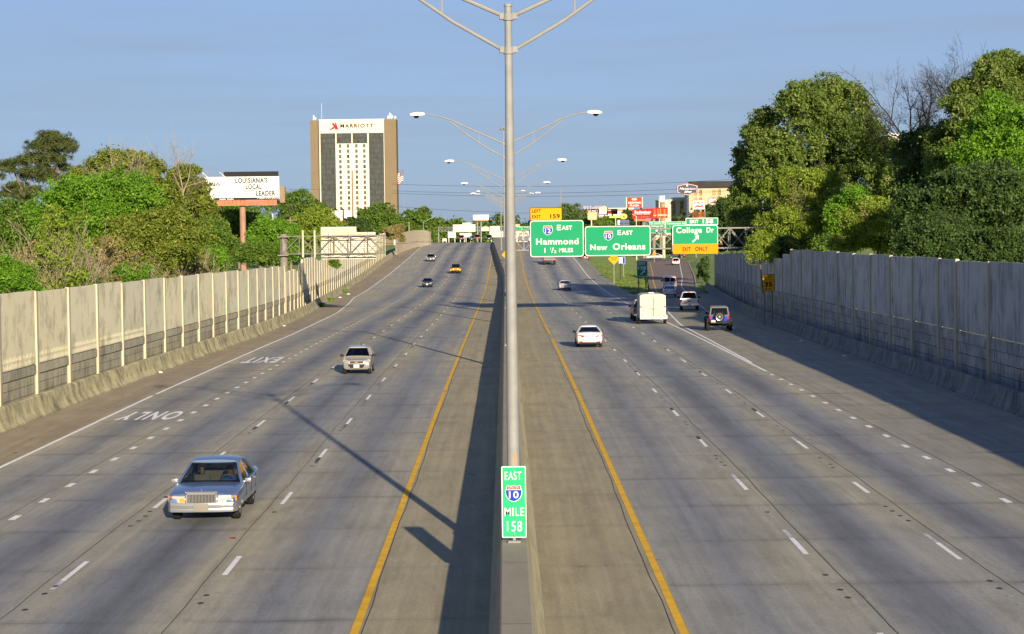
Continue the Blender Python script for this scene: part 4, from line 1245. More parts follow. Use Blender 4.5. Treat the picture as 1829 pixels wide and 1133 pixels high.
billboard('shop_sign', 'white square seafood sign with a red crawfish in front of the tan hotel', 'pole sign', (1237, 358.5, 1258.5, 374), 560, 'swhite', d_craw, ((1259, .22),), 'steel', 1.5, .5, ('sblack', .09), mats=[M['sblack'], M['swhite'], M['craw']])
M['sign_gr'] = pbr('olive_grey_sign', (.22, .21, .16), .6)
def d_chili(mb, B, dz):
    mb.poly([(x, -.02, z+dz) for x, z in [B.p(1266, 357), B.p(1270, 354.3), B.p(1274, 356.5), B.p(1280, 354), B.p(1283, 359), B.p(1280, 364), B.p(1272, 365.3), B.p(1266, 362.5)][::-1]], 1)
    mb.poly([(x, -.03, z+dz) for x, z in [B.p(1267.5, 361.5), B.p(1272, 361), B.p(1276.5, 358), B.p(1279, 358.5), B.p(1277.5, 361.5), B.p(1273.5, 363.7), B.p(1269, 363.5)][::-1]], 2)
billboard('shop_sign', 'round grey sign with a red pepper on a short pole by the tan hotel', 'pole sign', (1264, 351.8, 1284.5, 367), 570, 'sign_gr', d_chili, ((1275, .28),), 'sblack', 1.5, .5, mats=[M['sblack'], M['swhite'], M['craw']], shape=circ)
M['food'] = concrete('food_print', (.10, .03, .02), (.75, .28, .06), 3, (1, 1, 1), (.5, .62), 1)
billboard('billboard', 'small dark billboard with a glowing food picture below the crawfish sign', 'billboard', (1237, 378.5, 1259, 389.5), 540, 'food', lambda mb, B, dz: None, ((1243, .25),), 'steel_dk', 1, .4)

# ================================================================== BUILDINGS
M['tan_wall'] = pbr('tan_slab_concrete', (.165, .13, .082), .8, 0, .05, .3)
M['cream_wall'] = pbr('white_facade', (.58, .54, .43), .75, 0, .03, .2)
M['hotel_glass'] = pbr('curtained_hotel_glass', (.05, .058, .054), .35, 0, .4, .9, stretch=(1.4, 1, .35))
M['dark_glass'] = pbr('dark_window_glass', (.045, .05, .05), .25, 0, .3, .8)
M['mullion'] = pbr('dark_spandrel', (.045, .045, .045), .5, 0, .1, 1)
Yh = 1130.0
hc = at(631, 430, Yh)
t = thing('hotel_tower', 'tall white and tan hotel tower with a red emblem and name across its top', 'hotel', (hc.x, Yh, 0))
K = Yh/FPX
zq = at(631, 300, Yh).z
HP = lambda px, py: ((px-631)*K-.3*0, zq-(py-300)*K)
def hbox(mb, x0, y0, x1, y1, ya, yb, mi=0):
    a, b2 = HP(x0, y0), HP(x1, y1)
    mb.box(((a[0]+b2[0])/2, (ya+yb)/2, (a[1]+b2[1])/2), (abs(b2[0]-a[0]), yb-ya, abs(a[1]-b2[1])), mi)
def zground(mb): pass
GB = 446
mb = MB(); hbox(mb, 573, 213.5, 689.5, GB, 0, 16); mb.build('facade', M['cream_wall'], t)
mb = MB(); hbox(mb, 557.5, 215.5, 571.5, GB, -1.2, 15); hbox(mb, 571.5, 217, 573, GB, -.3, 15, 1); mb.build('end_slab', [M['tan_wall'], M['mullion']], t)
mb = MB(); hbox(mb, 689.7, 214.5, 710.5, GB, -1.2, 15); mb.build('end_slab', M['tan_wall'], t)
pitch = 9.24
cols = ((575.2, 601.8), (661.3, 687.8))
for r in range(20):
    y0 = 238.2+pitch*r
    cc = list(cols)
    if r < 2: cc += [(604, 630.4), (632.5, 658.8)]
    for a, c in cc:
        mb = MB()
        hbox(mb, a, y0, c, y0+pitch-.02, -.12, .05, 1)
        npn = 7
        w = (c-a)/npn
        for k in range(npn):
            hh = (r*7+k*5+int(a)) % 11
            hbox(mb, a+w*k+.12, y0+.5, a+w*(k+1)-.12, y0+pitch-1.6, -.2, -.1, 2 if hh == 0 else 0)
        mb.build('ribbon_window', [M['hotel_glass'], M['mullion'], M['dark_glass']], t)
for r in range(18):
    y0 = 258.0+pitch*r
    for ci, cx in enumerate((610.0, 624.2, 639.0, 653.0)):
        mb = MB()
        x = cx+(y0-258)*.004
        hbox(mb, x-2.2, y0, x+2.2, y0+6.1, -.14, .05, 1 if (r*5+ci*3) % 9 else 2)
        hbox(mb, x-1.9, y0+.3, x+1.9, y0+5.6, -.22, -.12, 2 if (r*5+ci*7) % 8 == 1 else 0)
        mb.build('window', [pbr('curtained_window', (.10, .095, .07), .4, 0, .3, .7) if (r, ci) == (0, 0) else bpy.data.materials['curtained_window'], M['mullion'], M['dark_glass']], t)
mb = MB()
a = HP(669.5, 224.5)
text(mb, 'MARRIOTT', HP(640.4, 225)[0], HP(640, 225.3)[1], 58.5*K, 6.9*K, -.3, 0, .022, 0, 1.25)
mb.build('lettering', M['sblack'], t)
mb = MB()
for P in ([(596, 220.5), (599.5, 220.2), (606.5, 231.3), (602.8, 231.8)], [(601, 220.3), (603.6, 220.2), (607.0, 231), (604.6, 228)], [(598.5, 226.5), (600.5, 229.3), (597.5, 231.0), (592.5, 232.6), (591.6, 231.5), (594.5, 230)]):
    mb.prism([HP(*q) for q in P], -.5, -.1, 0)
mb.build('emblem', M['sred'], t)
for xs_, nm in (((562, 565, 577), 'antenna'), ((695, 698.5, 702, 707.5), 'antenna')):
    mb = MB()
    for i, px in enumerate(xs_):
        h = (9, 5, 30)[i] if xs_[0] == 562 else (7, 12, 8, 6)[i]
        a = HP(px, 214)
        mb.tube((a[0], 4, a[1]), (a[0], 4, a[1]+h*K), .09 if h > 20 else .22, n=6)
        if h < 20: mb.box((a[0]+.5, 3.7, a[1]+h*K*.6), (.5, .4, h*K*.6))
    mb.build(nm, M['alu2'], t)

def block(name, label, q, Y, wm, cols, rows, ww, wh, roof=None, depth=14, pair=0, zb=0, door=False):
    B = Board(*q, Y)
    t = thing(name, label, 'building', (B.c.x, Y, zb))
    dz = B.c.z-zb
    MB().box((0, depth/2, (dz+B.h/2-2)/2), (B.w, depth, dz+B.h/2+2)).build('wall', M[wm] if isinstance(wm, str) else wm, t)
    for r in range(rows):
        for c in range(cols):
            x = -B.w/2+B.w*(c+.5)/cols
            z = dz+B.h/2-B.h*(r+.6)/rows
            for s in ((-pair, pair) if pair else (0,)):
                mb = MB().box((x+s, -.02, z), (ww, .1, wh)).box((x+s, -.08, z), (ww*.86, .06, wh*.9), 1)
                mb.build('window', [M['mullion'], M['win_tan']], t)
    return t, B, dz
M['win_tan'] = pbr('warm_window', (.30, .20, .085), .35, 0, .5, .5)
M['sand'] = pbr('sand_render', (.42, .355, .23), .8, 0, .04, .3)
M['pale'] = pbr('pale_render', (.55, .49, .36), .8, 0, .04, .3)
M['dkroof'] = pbr('dark_metal_roof', (.045, .042, .04), .6, 0, .1, .5)
t, B, dz = block('hotel_block', 'sand-coloured hotel with a dark mansard roof behind the oak tree', (1230.5, 336, 1330, 404), 700, 'sand', 3, 5, 1.05, 1.85, None, 16, .9)
zt = dz+B.h/2
MB().loft([[(-B.w/2-.4, -.5, zt), (B.w/2+.4, -.5, zt), (B.w/2+.4, 16.5, zt), (-B.w/2-.4, 16.5, zt)], [(-B.w/2+1.0, 1.6, zt+2.4), (B.w/2-1, 1.6, zt+2.4), (B.w/2-1, 14.4, zt+2.4), (-B.w/2+1, 14.4, zt+2.4)]]).build('roof', M['dkroof'], t)
mb = MB()
for k in (-.28, .06, .4): mb.box((B.w*k, -.06, dz), (.16, .1, B.h))
mb.build('pilaster', M['win_tan'], t)
t, B, dz = block('hotel_block', 'pale cream hotel block with small square windows behind the beer billboard', (1177, 358.5, 1226, 404), 720, 'pale', 3, 6, 1.2, 1.3, None, 16, 0)
zt = dz+B.h/2
MB().box((0, 7, zt+.15), (B.w+.5, 15, .3)).box((B.w*.25, 6, zt+.7), (4.5, 4, 1.0)).build('parapet', M['cream_wall'], t)
MB().tube((B.w*.07, -.2, dz-B.h/2), (B.w*.07, -.2, zt-.5), .18, n=6).build('downpipe', M['steel_dk'], t)
block('low_building', 'long low white building under the red hotel sign', (1086, 371.5, 1132, 378), 900, 'cream_wall', 8, 1, 1.6, .7)
block('low_building', 'cream flat building far beyond the Hammond sign', (905, 412, 945, 422), 960, 'pale', 4, 1, 1.4, .8)
block('low_building', 'small white building at the foot of the hotel tower', (703, 393.5, 713, 406), 900, 'cream_wall', 2, 3, .8, .9)
block('low_building', 'tan sign-like block beside the tree at the crest', (762, 393.5, 770, 430), 700, 'sand', 1, 5, .6, .8)
block('low_building', 'grey shop building in shade beyond the exit ramp', (1060, 431, 1250, 452), 640, pbr('grey_render', (.22, .21, .19), .8), 9, 1, 2.0, 1.6)
block('low_building', 'pale roofline of a shop behind the green College Dr signs', (1165, 420, 1215, 428), 620, 'pale', 5, 1, 1.2, .6)

# ================================================================== POLES, WIRES, FLAG
def pole(name, label, px, yt, yb, Y, r, mat, cat, arms=(), zb=None):
    a = at(px, yt, Y)
    z0 = zg(a.x, Y) if zb is None else zb
    t = thing(name, label, cat, (a.x, Y, z0))
    h = a.z-z0
    MB().tube((0, 0, -.3), (0, 0, h), r*1.2, r*.8, 10).build('pole', M[mat], t, smooth=50)
    for zz, w in arms: MB().box((0, -r, h-zz), (w, .12, .14)).build('crossarm', M[mat], t)
    return t, h
pole('utility_pole', 'tall wooden utility pole standing before the white hotel front', 629, 305, 395, 620, .28, 'wood', 'utility pole', ((2.5, 2.6), (4.2, 2.0), (9, 1.4)))
pole('utility_pole', 'wooden utility pole with a crossarm beside the left-hand truss column', 518.5, 388, 460, 330, .16, 'wood', 'utility pole', ((.5, 2.2),))
pole('utility_pole', 'short brown utility pole beside the tree at the end of the block wall', 730.5, 396, 432, 640, .3, 'wood', 'utility pole')
pole('utility_pole', 'thin utility pole over the signs near the red hotel sign', 1147, 371, 410, 900, .2, 'wood', 'utility pole', ((.6, 2),))
pole('lamp_standard', 'thin pale light standard among the trees by the white billboard', 487, 378, 430, 380, .1, 'alu2', 'light pole')
t, h = pole('lamp_standard', 'pale roadside light with one slanted arm by the curved block wall', 756, 397, 432, 560, .11, 'steel', 'light pole')
MB().path([(0, 0, h-.2), (1.2, 0, h+.5), (3.0, 0, h+1.6), (3.4, 0, h+1.7)], .06, 6).build('arm', M['steel'], t)
t, h = pole('lamp_standard', 'slim pale light standard in front of the lime banner', 1099.5, 385, 410, 600, .1, 'alu2', 'light pole')
MB().path([(0, 0, h-.1), (1.4, 0, h+.4)], .06, 6).build('arm', M['alu2'], t)
t, h = pole('lamp_standard', 'slim pale light standard in front of the red beer billboard', 1136.5, 386.5, 412, 540, .1, 'alu2', 'light pole')
MB().path([(0, 0, h-.1), (-1.0, 0, h+.6)], .06, 6).build('arm', M['alu2'], t)
pole('lamp_standard', 'tall thin grey pole rising above the yellow left exit tab', 1001.5, 339, 420, 560, .13, 'steel', 'light pole')
t, h = pole('high_mast_light', 'very tall thin mast with a ring of floodlights above the median', 899, 229, 430, 620, .22, 'steel', 'high mast light')
mb = MB()
mb.tube((0, 0, h-.1), (0, 0, h+.1), .9, n=12)
mb.build('ring', M['steel'], t)
for k in range(6):
    a = k*math.pi/3
    mb = MB().box((1.1*math.cos(a), 1.1*math.sin(a), h-.25), (.55, .55, .5)).tube((1.1*math.cos(a), 1.1*math.sin(a), h-.55), (1.1*math.cos(a), 1.1*math.sin(a), h-.45), .3, n=8)
    mb.build('floodlight', M['steel_dk'], t)
t, h = pole('cell_mast', 'short thick antenna mast beside the pale cream hotel', 1180.5, 350, 410, 700, .5, 'steel_dk', 'antenna mast')
MB().tube((0, 0, h-2.2), (0, 0, h), .75, n=10).tube((1.1, 0, h-2.2), (1.1, 0, h+.1), .25, n=8).build('antenna', M['alu2'], t)
# flag
fy = 900
t, h = pole('flagpole', 'tall pale flagpole beside the hotel tower with a striped flag', 720.5, 300, 425, fy, .09, 'steel', 'flagpole')
k = fy/FPX
fl = MB()
S, T, U = 14, 10, 26
FW, FH = 2.3, 5.8
def fp(u, v): return (-.15-FW*(u+.12*math.sin(3*v)*u), .35*math.sin(5*u+2*v), h-.6-v*FH*.95-u*1.5+.3*math.sin(6*u))
for i in range(13):
    v0, v1 = i/13, (i+1)/13
    for j in range(8):
        u0, u1 = j/8, (j+1)/8
        canton = i < 7 and j < 5
        fl.quad(fp(u0, v0), fp(u1, v0), fp(u1, v1), fp(u0, v1), 2 if canton else (0 if i % 2 == 0 else 1))
for i in range(5):
    for j in range(5):
        u, v = .06+.115*j, .05+.1*i
        c = Vector(fp(u, v))
        fl.quad(c+Vector((-.09, -.03, -.1)), c+Vector((.09, -.03, -.1)), c+Vector((.09, -.03, .1)), c+Vector((-.09, -.03, .1)), 1)
fo = fl.build('flag', [M['sred'], M['swhite'], pbr('flag_navy', (.02, .03, .12), .8)], None)
fo.location = t.location
tag(fo, 'American flag hanging in folds from the tall pole beside the hotel', 'flag')
# overhead cables
def cable(label, a, c, sag, r=.05):
    a, c = at(*a), at(*c)
    pts = [a.lerp(c, i/24)-Vector((0, 0, sag*4*(i/24)*(1-i/24))) for i in range(25)]
    tag(MB().path(pts, r, 5).build('power_line', M['wire']), label, 'power line', 'overhead cables crossing the sky')
for i, (l, a, c, sg) in enumerate((
    ('topmost overhead cable crossing the sky above the signs', (700, 329, 640), (1560, 300, 560), 2.5),
    ('second overhead cable below the topmost one above the signs', (700, 341, 640), (1560, 312, 560), 2.5),
    ('third overhead cable just under the second, over the red hotel sign', (700, 345, 640), (1560, 322, 560), 2.5),
    ('low overhead cable running from the hotel past the high mast', (690, 368, 620), (1010, 382, 620), .5),
    ('faint overhead cable between the white billboard and the hotel', (500, 337, 500), (640, 330, 640), .8),
    ('short cable from the left-hand truss to the block wall', (650, 428, 260), (745, 431, 470), .6))):
    cable(l, a, c, sg, .045 if i < 4 else .03)
cable('cable lying across the crest of the road', (742, 432.2, 515), (905, 432.6, 515), .1, .05)

# ================================================================== VEHICLES
def ring_half(w, zb, zs, zd, crown=.03):
    return [(0, zb), (.78*w, zb), (.93*w, zb+.05), (w*.99, zb+(zs-zb)*.35), (w, zb+(zs-zb)*.7), (.985*w, zs), (.95*w, max(zs+.012, zs+(zd-zs)*.6)), (.87*w, zd), (.45*w, zd+crown*.8), (0, zd+crown)]
def stations(L, W, zb, nose, hood, belt, deck, yc, yd, tub, tail_low=.3, tip=.84):
    h = W/2
    f, r = L/2, -L/2
    S = [(f, tip*h, zb+.18, nose-.2, nose-.14), (f-.07, .92*h, zb+.07, nose-.1, nose-.02), (f-.3, .97*h, zb+.02, nose-.06, nose+.03), (f-.75, .995*h, zb, (nose+belt)/2-.08, (nose+hood)/2+.02),
         (yc+.15, h, zb, belt-.05, hood), (yc-.02, h, zb, belt-.04, hood), (yc-.2, h, zb, belt-.03, tub, 0), (yd+.18, h, zb, belt-.03, tub, 0), (yd+.0, h, zb, belt-.04, deck),
         (r+.45, .985*h, zb+.02, deck-.09, deck), (r+.1, .95*h, zb+.06, deck-.13, deck-.02), (r+.02, .9*h, zb+.12, deck-tail_low, deck-.1), (r, .84*h, zb+.2, deck-tail_low-.12, deck-.24)]
    return S
def car_body(root, S, mats, wheels, rw, W, tub=True, arch=.07):
    mb = MB()
    rings = []
    for s in S:
        y, w, zb, zs, zd = s[:5]
        hp = ring_half(w, zb, zs, zd, s[5] if len(s) > 5 else .03)
        rings.append([(x, y, z) for x, z in hp] + [(-x, y, z) for x, z in hp[-2:0:-1]])
    n = len(rings[0])
    def mf(i, k):
        return 1 if (tub and len(S[i]) > 5 and len(S[i+1]) > 5 and 6 <= k <= 11) else 0
    mb.loft(rings, mfun=mf)
    o = mb.build('body', mats, root)
    cut = MB()
    for y in wheels:
        for s in (-1, 1): cut.lathe([(s*(W/2-.30), 0.001), (s*(W/2-.30), rw+arch), (s*(W/2+.3), rw+arch), (s*(W/2+.3), .001)], (0, y, rw), 24)
    c = cut.build('cut', mats[1])
    md = o.modifiers.new('b', 'BOOLEAN')
    md.operation = 'DIFFERENCE'
    md.solver = 'EXACT'
    md.object = c
    dg = bpy.context.evaluated_depsgraph_get()
    me = bpy.data.meshes.new_from_object(o.evaluated_get(dg))
    o.modifiers.clear()
    old = o.data
    o.data = me
    me.materials.clear()
    for m in mats: me.materials.append(m)
    bpy.data.meshes.remove(old)
    cm = c.data
    bpy.data.objects.remove(c)
    bpy.data.meshes.remove(cm)
    me.shade_smooth()
    me.set_sharp_from_angle(angle=R(38))
    return o
_wheel_cache = {}
def wheel(root, x, y, r, w=.21, rim='rim', spokes=7):
    s = 1 if x > 0 else -1
    key = (s, r, w, rim, spokes)
    if key not in _wheel_cache:
        t = MB().lathe([(-w/2, r*.2), (-w/2, r*.66), (-w/2, r*.92), (-w/2+.03, r), (w/2-.03, r), (w/2, r*.92), (w/2, r*.66), (w/2-.05, r*.62), (w/2-.06, r*.2)], n=26)
        q = MB()
        q.lathe([(s*(w/2-.03), r*.67), (s*(w/2+.002), r*.66), (s*(w/2-.005), r*.58), (s*(w/2-.04), r*.57)], n=26)
        q.lathe([(s*(w/2-.055), r*.16), (s*(w/2+.0), r*.14), (s*(w/2+.005), .01)], n=12)
        for k in range(spokes):
            a = 2*math.pi*k/spokes
            q.bar((s*(w/2-.02), .1*r*math.cos(a), .1*r*math.sin(a)), (s*(w/2-.015), .6*r*math.cos(a), .6*r*math.sin(a)), .07*r+.03, .02)
        a = t.build('wheel', M['rubber'], root, smooth=35)
        c = q.build('rim', M[rim], a, smooth=35)
        _wheel_cache[key] = (a.data, c.data)
    else:
        a = link('wheel', _wheel_cache[key][0], root)
        c = link('rim', _wheel_cache[key][1], a)
    a.location = (x, y, r)
    return a
def greenhouse(root, g, pm, gm, gm2=None, seat='seat_dk', tint_front=None):
    """g: windscreen foot, roof front, roof rear, rear glass foot (y); half widths at belt and roof; belt, roof heights; B pillars"""
    yb, yf, yr_, ye = g['y']
    xb, xr = g['x']
    zb, zt = g['z']
    zb2 = g.get('zr', zb)
    rf = MB()
    rings = []
    for k in range(7):
        u = k/6
        y = yf+(yr_-yf)*u
        e = 1-(2*u-1)**2
        zz = zt-.02-.05*(1-e)
        xx = xr*(1-.03*(1-e))
        hp = [(0, zz-.05), (xx*.96, zz-.05), (xx, zz-.02), (xx*.97, zz+.015), (xx*.8, zz+.045), (xx*.4, zz+.06), (0, zz+.065)]
        rings.append([(x, y, z) for x, z in hp] + [(-x, y, z) for x, z in hp[-2:0:-1]])
    rf.loft(rings)
    cw = g.get('cw', .10)
    zrf = zt-.085
    for s in (-1, 1):
        A0, A1 = Vector((s*xb, yb, zb-.02)), Vector((s*xr*.96, yf, zrf))
        C1, C0 = Vector((s*xr*.96, yr_, zrf)), Vector((s*xb, ye, zb2-.02))
        rf.bar(A0, A1, .07, .055)
        rf.bar(C1, C0, cw if cw < .16 else .12, .06)
        if cw >= .16:          # broad rear pillar
            P = [C0, C0+Vector((0, cw*1.7, 0)), C1+Vector((s*.01, cw*.8, 0)), C1]
            rf.add([p+Vector((s*.03, 0, 0)) for p in P]+[p-Vector((s*.03, 0, 0)) for p in P], [(0,1,2,3), (7,6,5,4), (0,4,5,1), (1,5,6,2), (2,6,7,3), (3,7,4,0)])
        for b2 in g.get('b', ()):
            t = (yf-b2)/(yf-yr_) if yf != yr_ else 0
            rf.bar((s*xb*1.0, b2, zb-.02), (s*xr*.97, b2-.02, zrf), .075, .05)
        rf.bar((s*xb*1.0, yb-.1, zb-.012), (s*xb*1.0, ye+.1, zb2-.012), .05, .04)
        rf.bar(A1, C1, .05, .06)
    ro = rf.build('roof', pm, root, smooth=40)
    def gl(name, P, m, bulge=0, parent=root):
        mb = MB()
        A, B2 = [], []
        n = 8
        for k in range(n+1):
            u = k/n
            e = bulge*(1-(2*u-1)**2)
            A.append(P[0].lerp(P[1], u)+Vector((0, e, 0)))
            B2.append(P[3].lerp(P[2], u)+Vector((0, e*.8, 0)))
        mb.strip(A, B2)
        return mb.build(name, m, parent, smooth=80)
    gl('windscreen', [Vector((-xb*.95, yb, zb)), Vector((xb*.95, yb, zb)), Vector((xr*.94, yf, zrf+.01)), Vector((-xr*.94, yf, zrf+.01))], tint_front or gm, .10)
    gl('rear_window', [Vector((-xb*.93, ye, zb2)), Vector((xb*.93, ye, zb2)), Vector((xr*.93, yr_, zrf+.01)), Vector((-xr*.93, yr_, zrf+.01))], gm2 or gm, -.06)
    cuts = [yb]+list(g.get('b', ()))+[ye]
    for s in (-1, 1):
        for i in range(len(cuts)-1):
            a, c = cuts[i], cuts[i+1]
            lo = lambda y: Vector((s*xb, y, zb+(zb2-zb)*(yb-y)/(yb-ye)))
            hi = lambda y: Vector((s*xr*.965, y, zrf))
            top_a = yf if i == 0 else a
            top_c = yr_ if i == len(cuts)-2 else c
            gl('side_window', [lo(a-.04), lo(c+.04), hi(top_c), hi(top_a-.02)], (gm2 if i > 0 and gm2 else gm))
    # cabin: dashboard, seats, wheel
    st = MB()
    zf = zb-.55
    for s in (-1, 1):
        sx = s*xb*.48
        y0 = yb-1.05
        st.box((sx, y0, zf+.16), (.5, .5, .18)); st.bar((sx, y0-.22, zf+.2), (sx, y0-.36, zb+.05), .46, .14); st.bar((sx, y0-.37, zb+.07), (sx, y0-.40, zb+.27), .25, .1)
    if yb-ye > 2.2:
        st.box((0, ye+.75, zf+.2), (xb*1.6, .5, .18)); st.bar((0, ye+.55, zf+.2), (0, ye+.38, zb+.08), xb*1.6, .14)
    st.build('seats', M[seat], root, bevel=.03)
    ds = MB().loft([[(-xb*.93, yb+.05, zb-.2), (xb*.93, yb+.05, zb-.2), (xb*.93, yb+.05, zb-.02), (-xb*.93, yb+.05, zb-.02)], [(-xb*.93, yb-.45, zb-.4), (xb*.93, yb-.45, zb-.4), (xb*.93, yb-.5, zb-.03), (-xb*.93, yb-.5, zb-.03)]])
    ds.build('dashboard', M['trim'], root)
    sw = MB()
    c = Vector((-xb*.48, yb-.62, zb-.02))
    pts = [c+Vector((.18*math.cos(a), .06*math.sin(a), .17*math.sin(a))) for a in [i*math.pi/9 for i in range(19)]]
    sw.path(pts, .015, 6, cap=False)
    sw.bar(c-Vector((.17, 0, 0)), c+Vector((.17, 0, 0)), .03)
    sw.build('steering_wheel', M['trim'] if seat != 'seat_tan' else M['seat_tan'], root)
    return ro
def bx(root, name, mat, c, d, rx=0, rz=0, bev=.015, mirror=False):
    for s in ((1, -1) if mirror else (1,)):
        Mx = Matrix.Rotation(rz*s, 3, 'Z') @ Matrix.Rotation(rx, 3, 'X')
        MB().box((c[0]*s, c[1], c[2]), d, 0, Mx).build(name, M[mat] if isinstance(mat, str) else mat, root, smooth=40, bevel=bev)
def mirrors(root, x, y, z, mat, d=(.2, .1, .15)):
    for s in (-1, 1):
        MB().box((s*(x+.12), y, z), d).bar((s*(x-.05), y, z-.05), (s*(x+.06), y, z-.03), .05).build('mirror', M[mat] if isinstance(mat, str) else mat, root, smooth=40, bevel=.02)
def seams(root, W, ys, z0, z1, yh=()):
    """door gaps and handles on both flanks"""
    mb = MB()
    for s in (-1, 1):
        for y in ys: mb.box((s*W*.497, y, (z0+z1)/2), (.02, .014, z1-z0))
        mb.box((s*W*.499, (ys[0]+ys[-1])/2, z0+.02), (.02, abs(ys[0]-ys[-1]), .05))
    mb.build('door_seam', M['trim'], root)
    for s in (-1, 1):
        for y in yh: MB().box((s*W*.503, y, z1-.1), (.03, .2, .035)).build('door_handle', M['chrome'], root, bevel=.008)
def vehicle(name, label, cat, loc, toward, z=None, group=None, rz=0):
    zz = zr(loc[1]) if z is None else z
    return thing(name, label, cat, (loc[0], loc[1], zz+.01), (math.pi if toward else 0)+rz, group)

# ---- blue full-size saloon in front, driver at the wheel
P_lin = paint('ice_blue_paint', (.13, .185, .30), .45, .28)
P_sil = paint('silver_lower_paint', (.27, .275, .28), .5, .3)
t = vehicle('sedan', 'pale blue old full-size sedan with upright chrome grille, nearest car driving towards us', 'car', (-8.47, 58.0), True)
LIN = t
S = stations(5.45, 1.98, .29, .82, .94, .96, 1.0, 1.06, -1.75, .5, .34, .90)
car_body(t, S, [P_lin, M['seat_tan']], (1.72, -1.25), .34, 1.98, arch=.06)
greenhouse(t, dict(y=(1.08, .20, -1.0, -1.75), x=(.89, .69), z=(.95, 1.50), b=(-.35,), cw=.17), P_lin, glass('clear_windscreen', (.80, .85, .80), .9), None, 'seat_tan')
for x in (-.83, .83):
    for y in (1.72, -1.25): wheel(t, x, y, .34, .2)
mb = MB()
mb.loft([[(x, 2.725+.02, z) for x, z in ((-.40, .46), (.40, .46), (.40, .83), (-.40, .83))], [(x, 2.80, z) for x, z in ((-.36, .48), (.36, .48), (.36, .80), (-.36, .80))]])
gr = MB()
for x0, x1, z0, z1 in ((-.43, -.38, .44, .86), (.38, .43, .44, .86), (-.43, .43, .81, .87), (-.43, .43, .44, .47)): gr.box(((x0+x1)/2, 2.79, (z0+z1)/2), (x1-x0, .1, z1-z0))
g0 = gr.build('grille', M['chrome'], t, bevel=.012)
MB().box((0, 2.745, .64), (.76, .05, .36)).build('grille_back', M['trim'], g0)
sl = MB()
for k in range(19): sl.box((-.36+.04*k, 2.785, .64), (.016, .05, .34))
sl.build('slats', M['chrome'], g0)
for s in (-1, 1):
    hl = MB().loft([[(s*x, y, z) for x, y, z in ((.46, 2.76, .58), (.82, 2.70, .59), (.82, 2.71, .77), (.46, 2.77, .77))], [(s*x, y, z) for x, y, z in ((.46, 2.60, .58), (.82, 2.56, .59), (.82, 2.56, .77), (.46, 2.60, .77))]])
    h0 = hl.build('headlight', M['lamp'], t, bevel=.01)
    MB().loft([[(s*x, y, z) for x, y, z in ((.83, 2.70, .60), (.945, 2.58, .61), (.945, 2.58, .76), (.83, 2.71, .76))], [(s*x, y, z) for x, y, z in ((.83, 2.5, .60), (.93, 2.4, .61), (.93, 2.4, .76), (.83, 2.5, .76))]]).build('side_marker', M['amber'], t)
    MB().box((s*.53, 2.772, .66), (.13, .03, .1)).build('turn_lamp', M['amber'] if s > 0 else M['lamp'], h0)
bp = MB()
for z0, z1, e in ((.44, .585, .05), (.33, .44, .02)):
    ring = [(-.97, 2.35), (-.95, 2.58), (-.86, 2.74+e*.5), (-.5, 2.80+e*.6), (0, 2.82+e*.6), (.5, 2.80+e*.6), (.86, 2.74+e*.5), (.95, 2.58), (.97, 2.35)]
    bp.loft([[(x, y, z0) for x, y in ring], [(x, y+.015, (z0+z1)/2) for x, y in ring], [(x, y, z1) for x, y in ring]])
bp.build('bumper', P_sil, t, smooth=45)
MB().box((0, 2.835, .515), (1.7, .045, .028)).build('bumper_strip', M['chrome'], t, bevel=.008)
bx(t, 'number_plate', 'plate_gr', (0, 2.875, .465), (.40, .02, .23))
MB().box((0, 2.75, .885), (.9, .1, .02)).box((0, 2.74, .93), (.012, .012, .08)).build('bonnet_trim', M['chrome'], t)
mirrors(t, .93, .85, .98, P_sil, (.17, .1, .11))
seams(t, 1.98, (.75, -.35, -1.35), .34, .93, (-.15, -1.15))
MB().box((0, .99, .985), (1.5, .06, .012)).build('wiper_cowl', M['trim'], t)
for s in (-1, 1): MB().box((s*.99, .2, .48), (.025, 3.2, .09)).build('side_moulding', P_sil, t, bevel=.01)
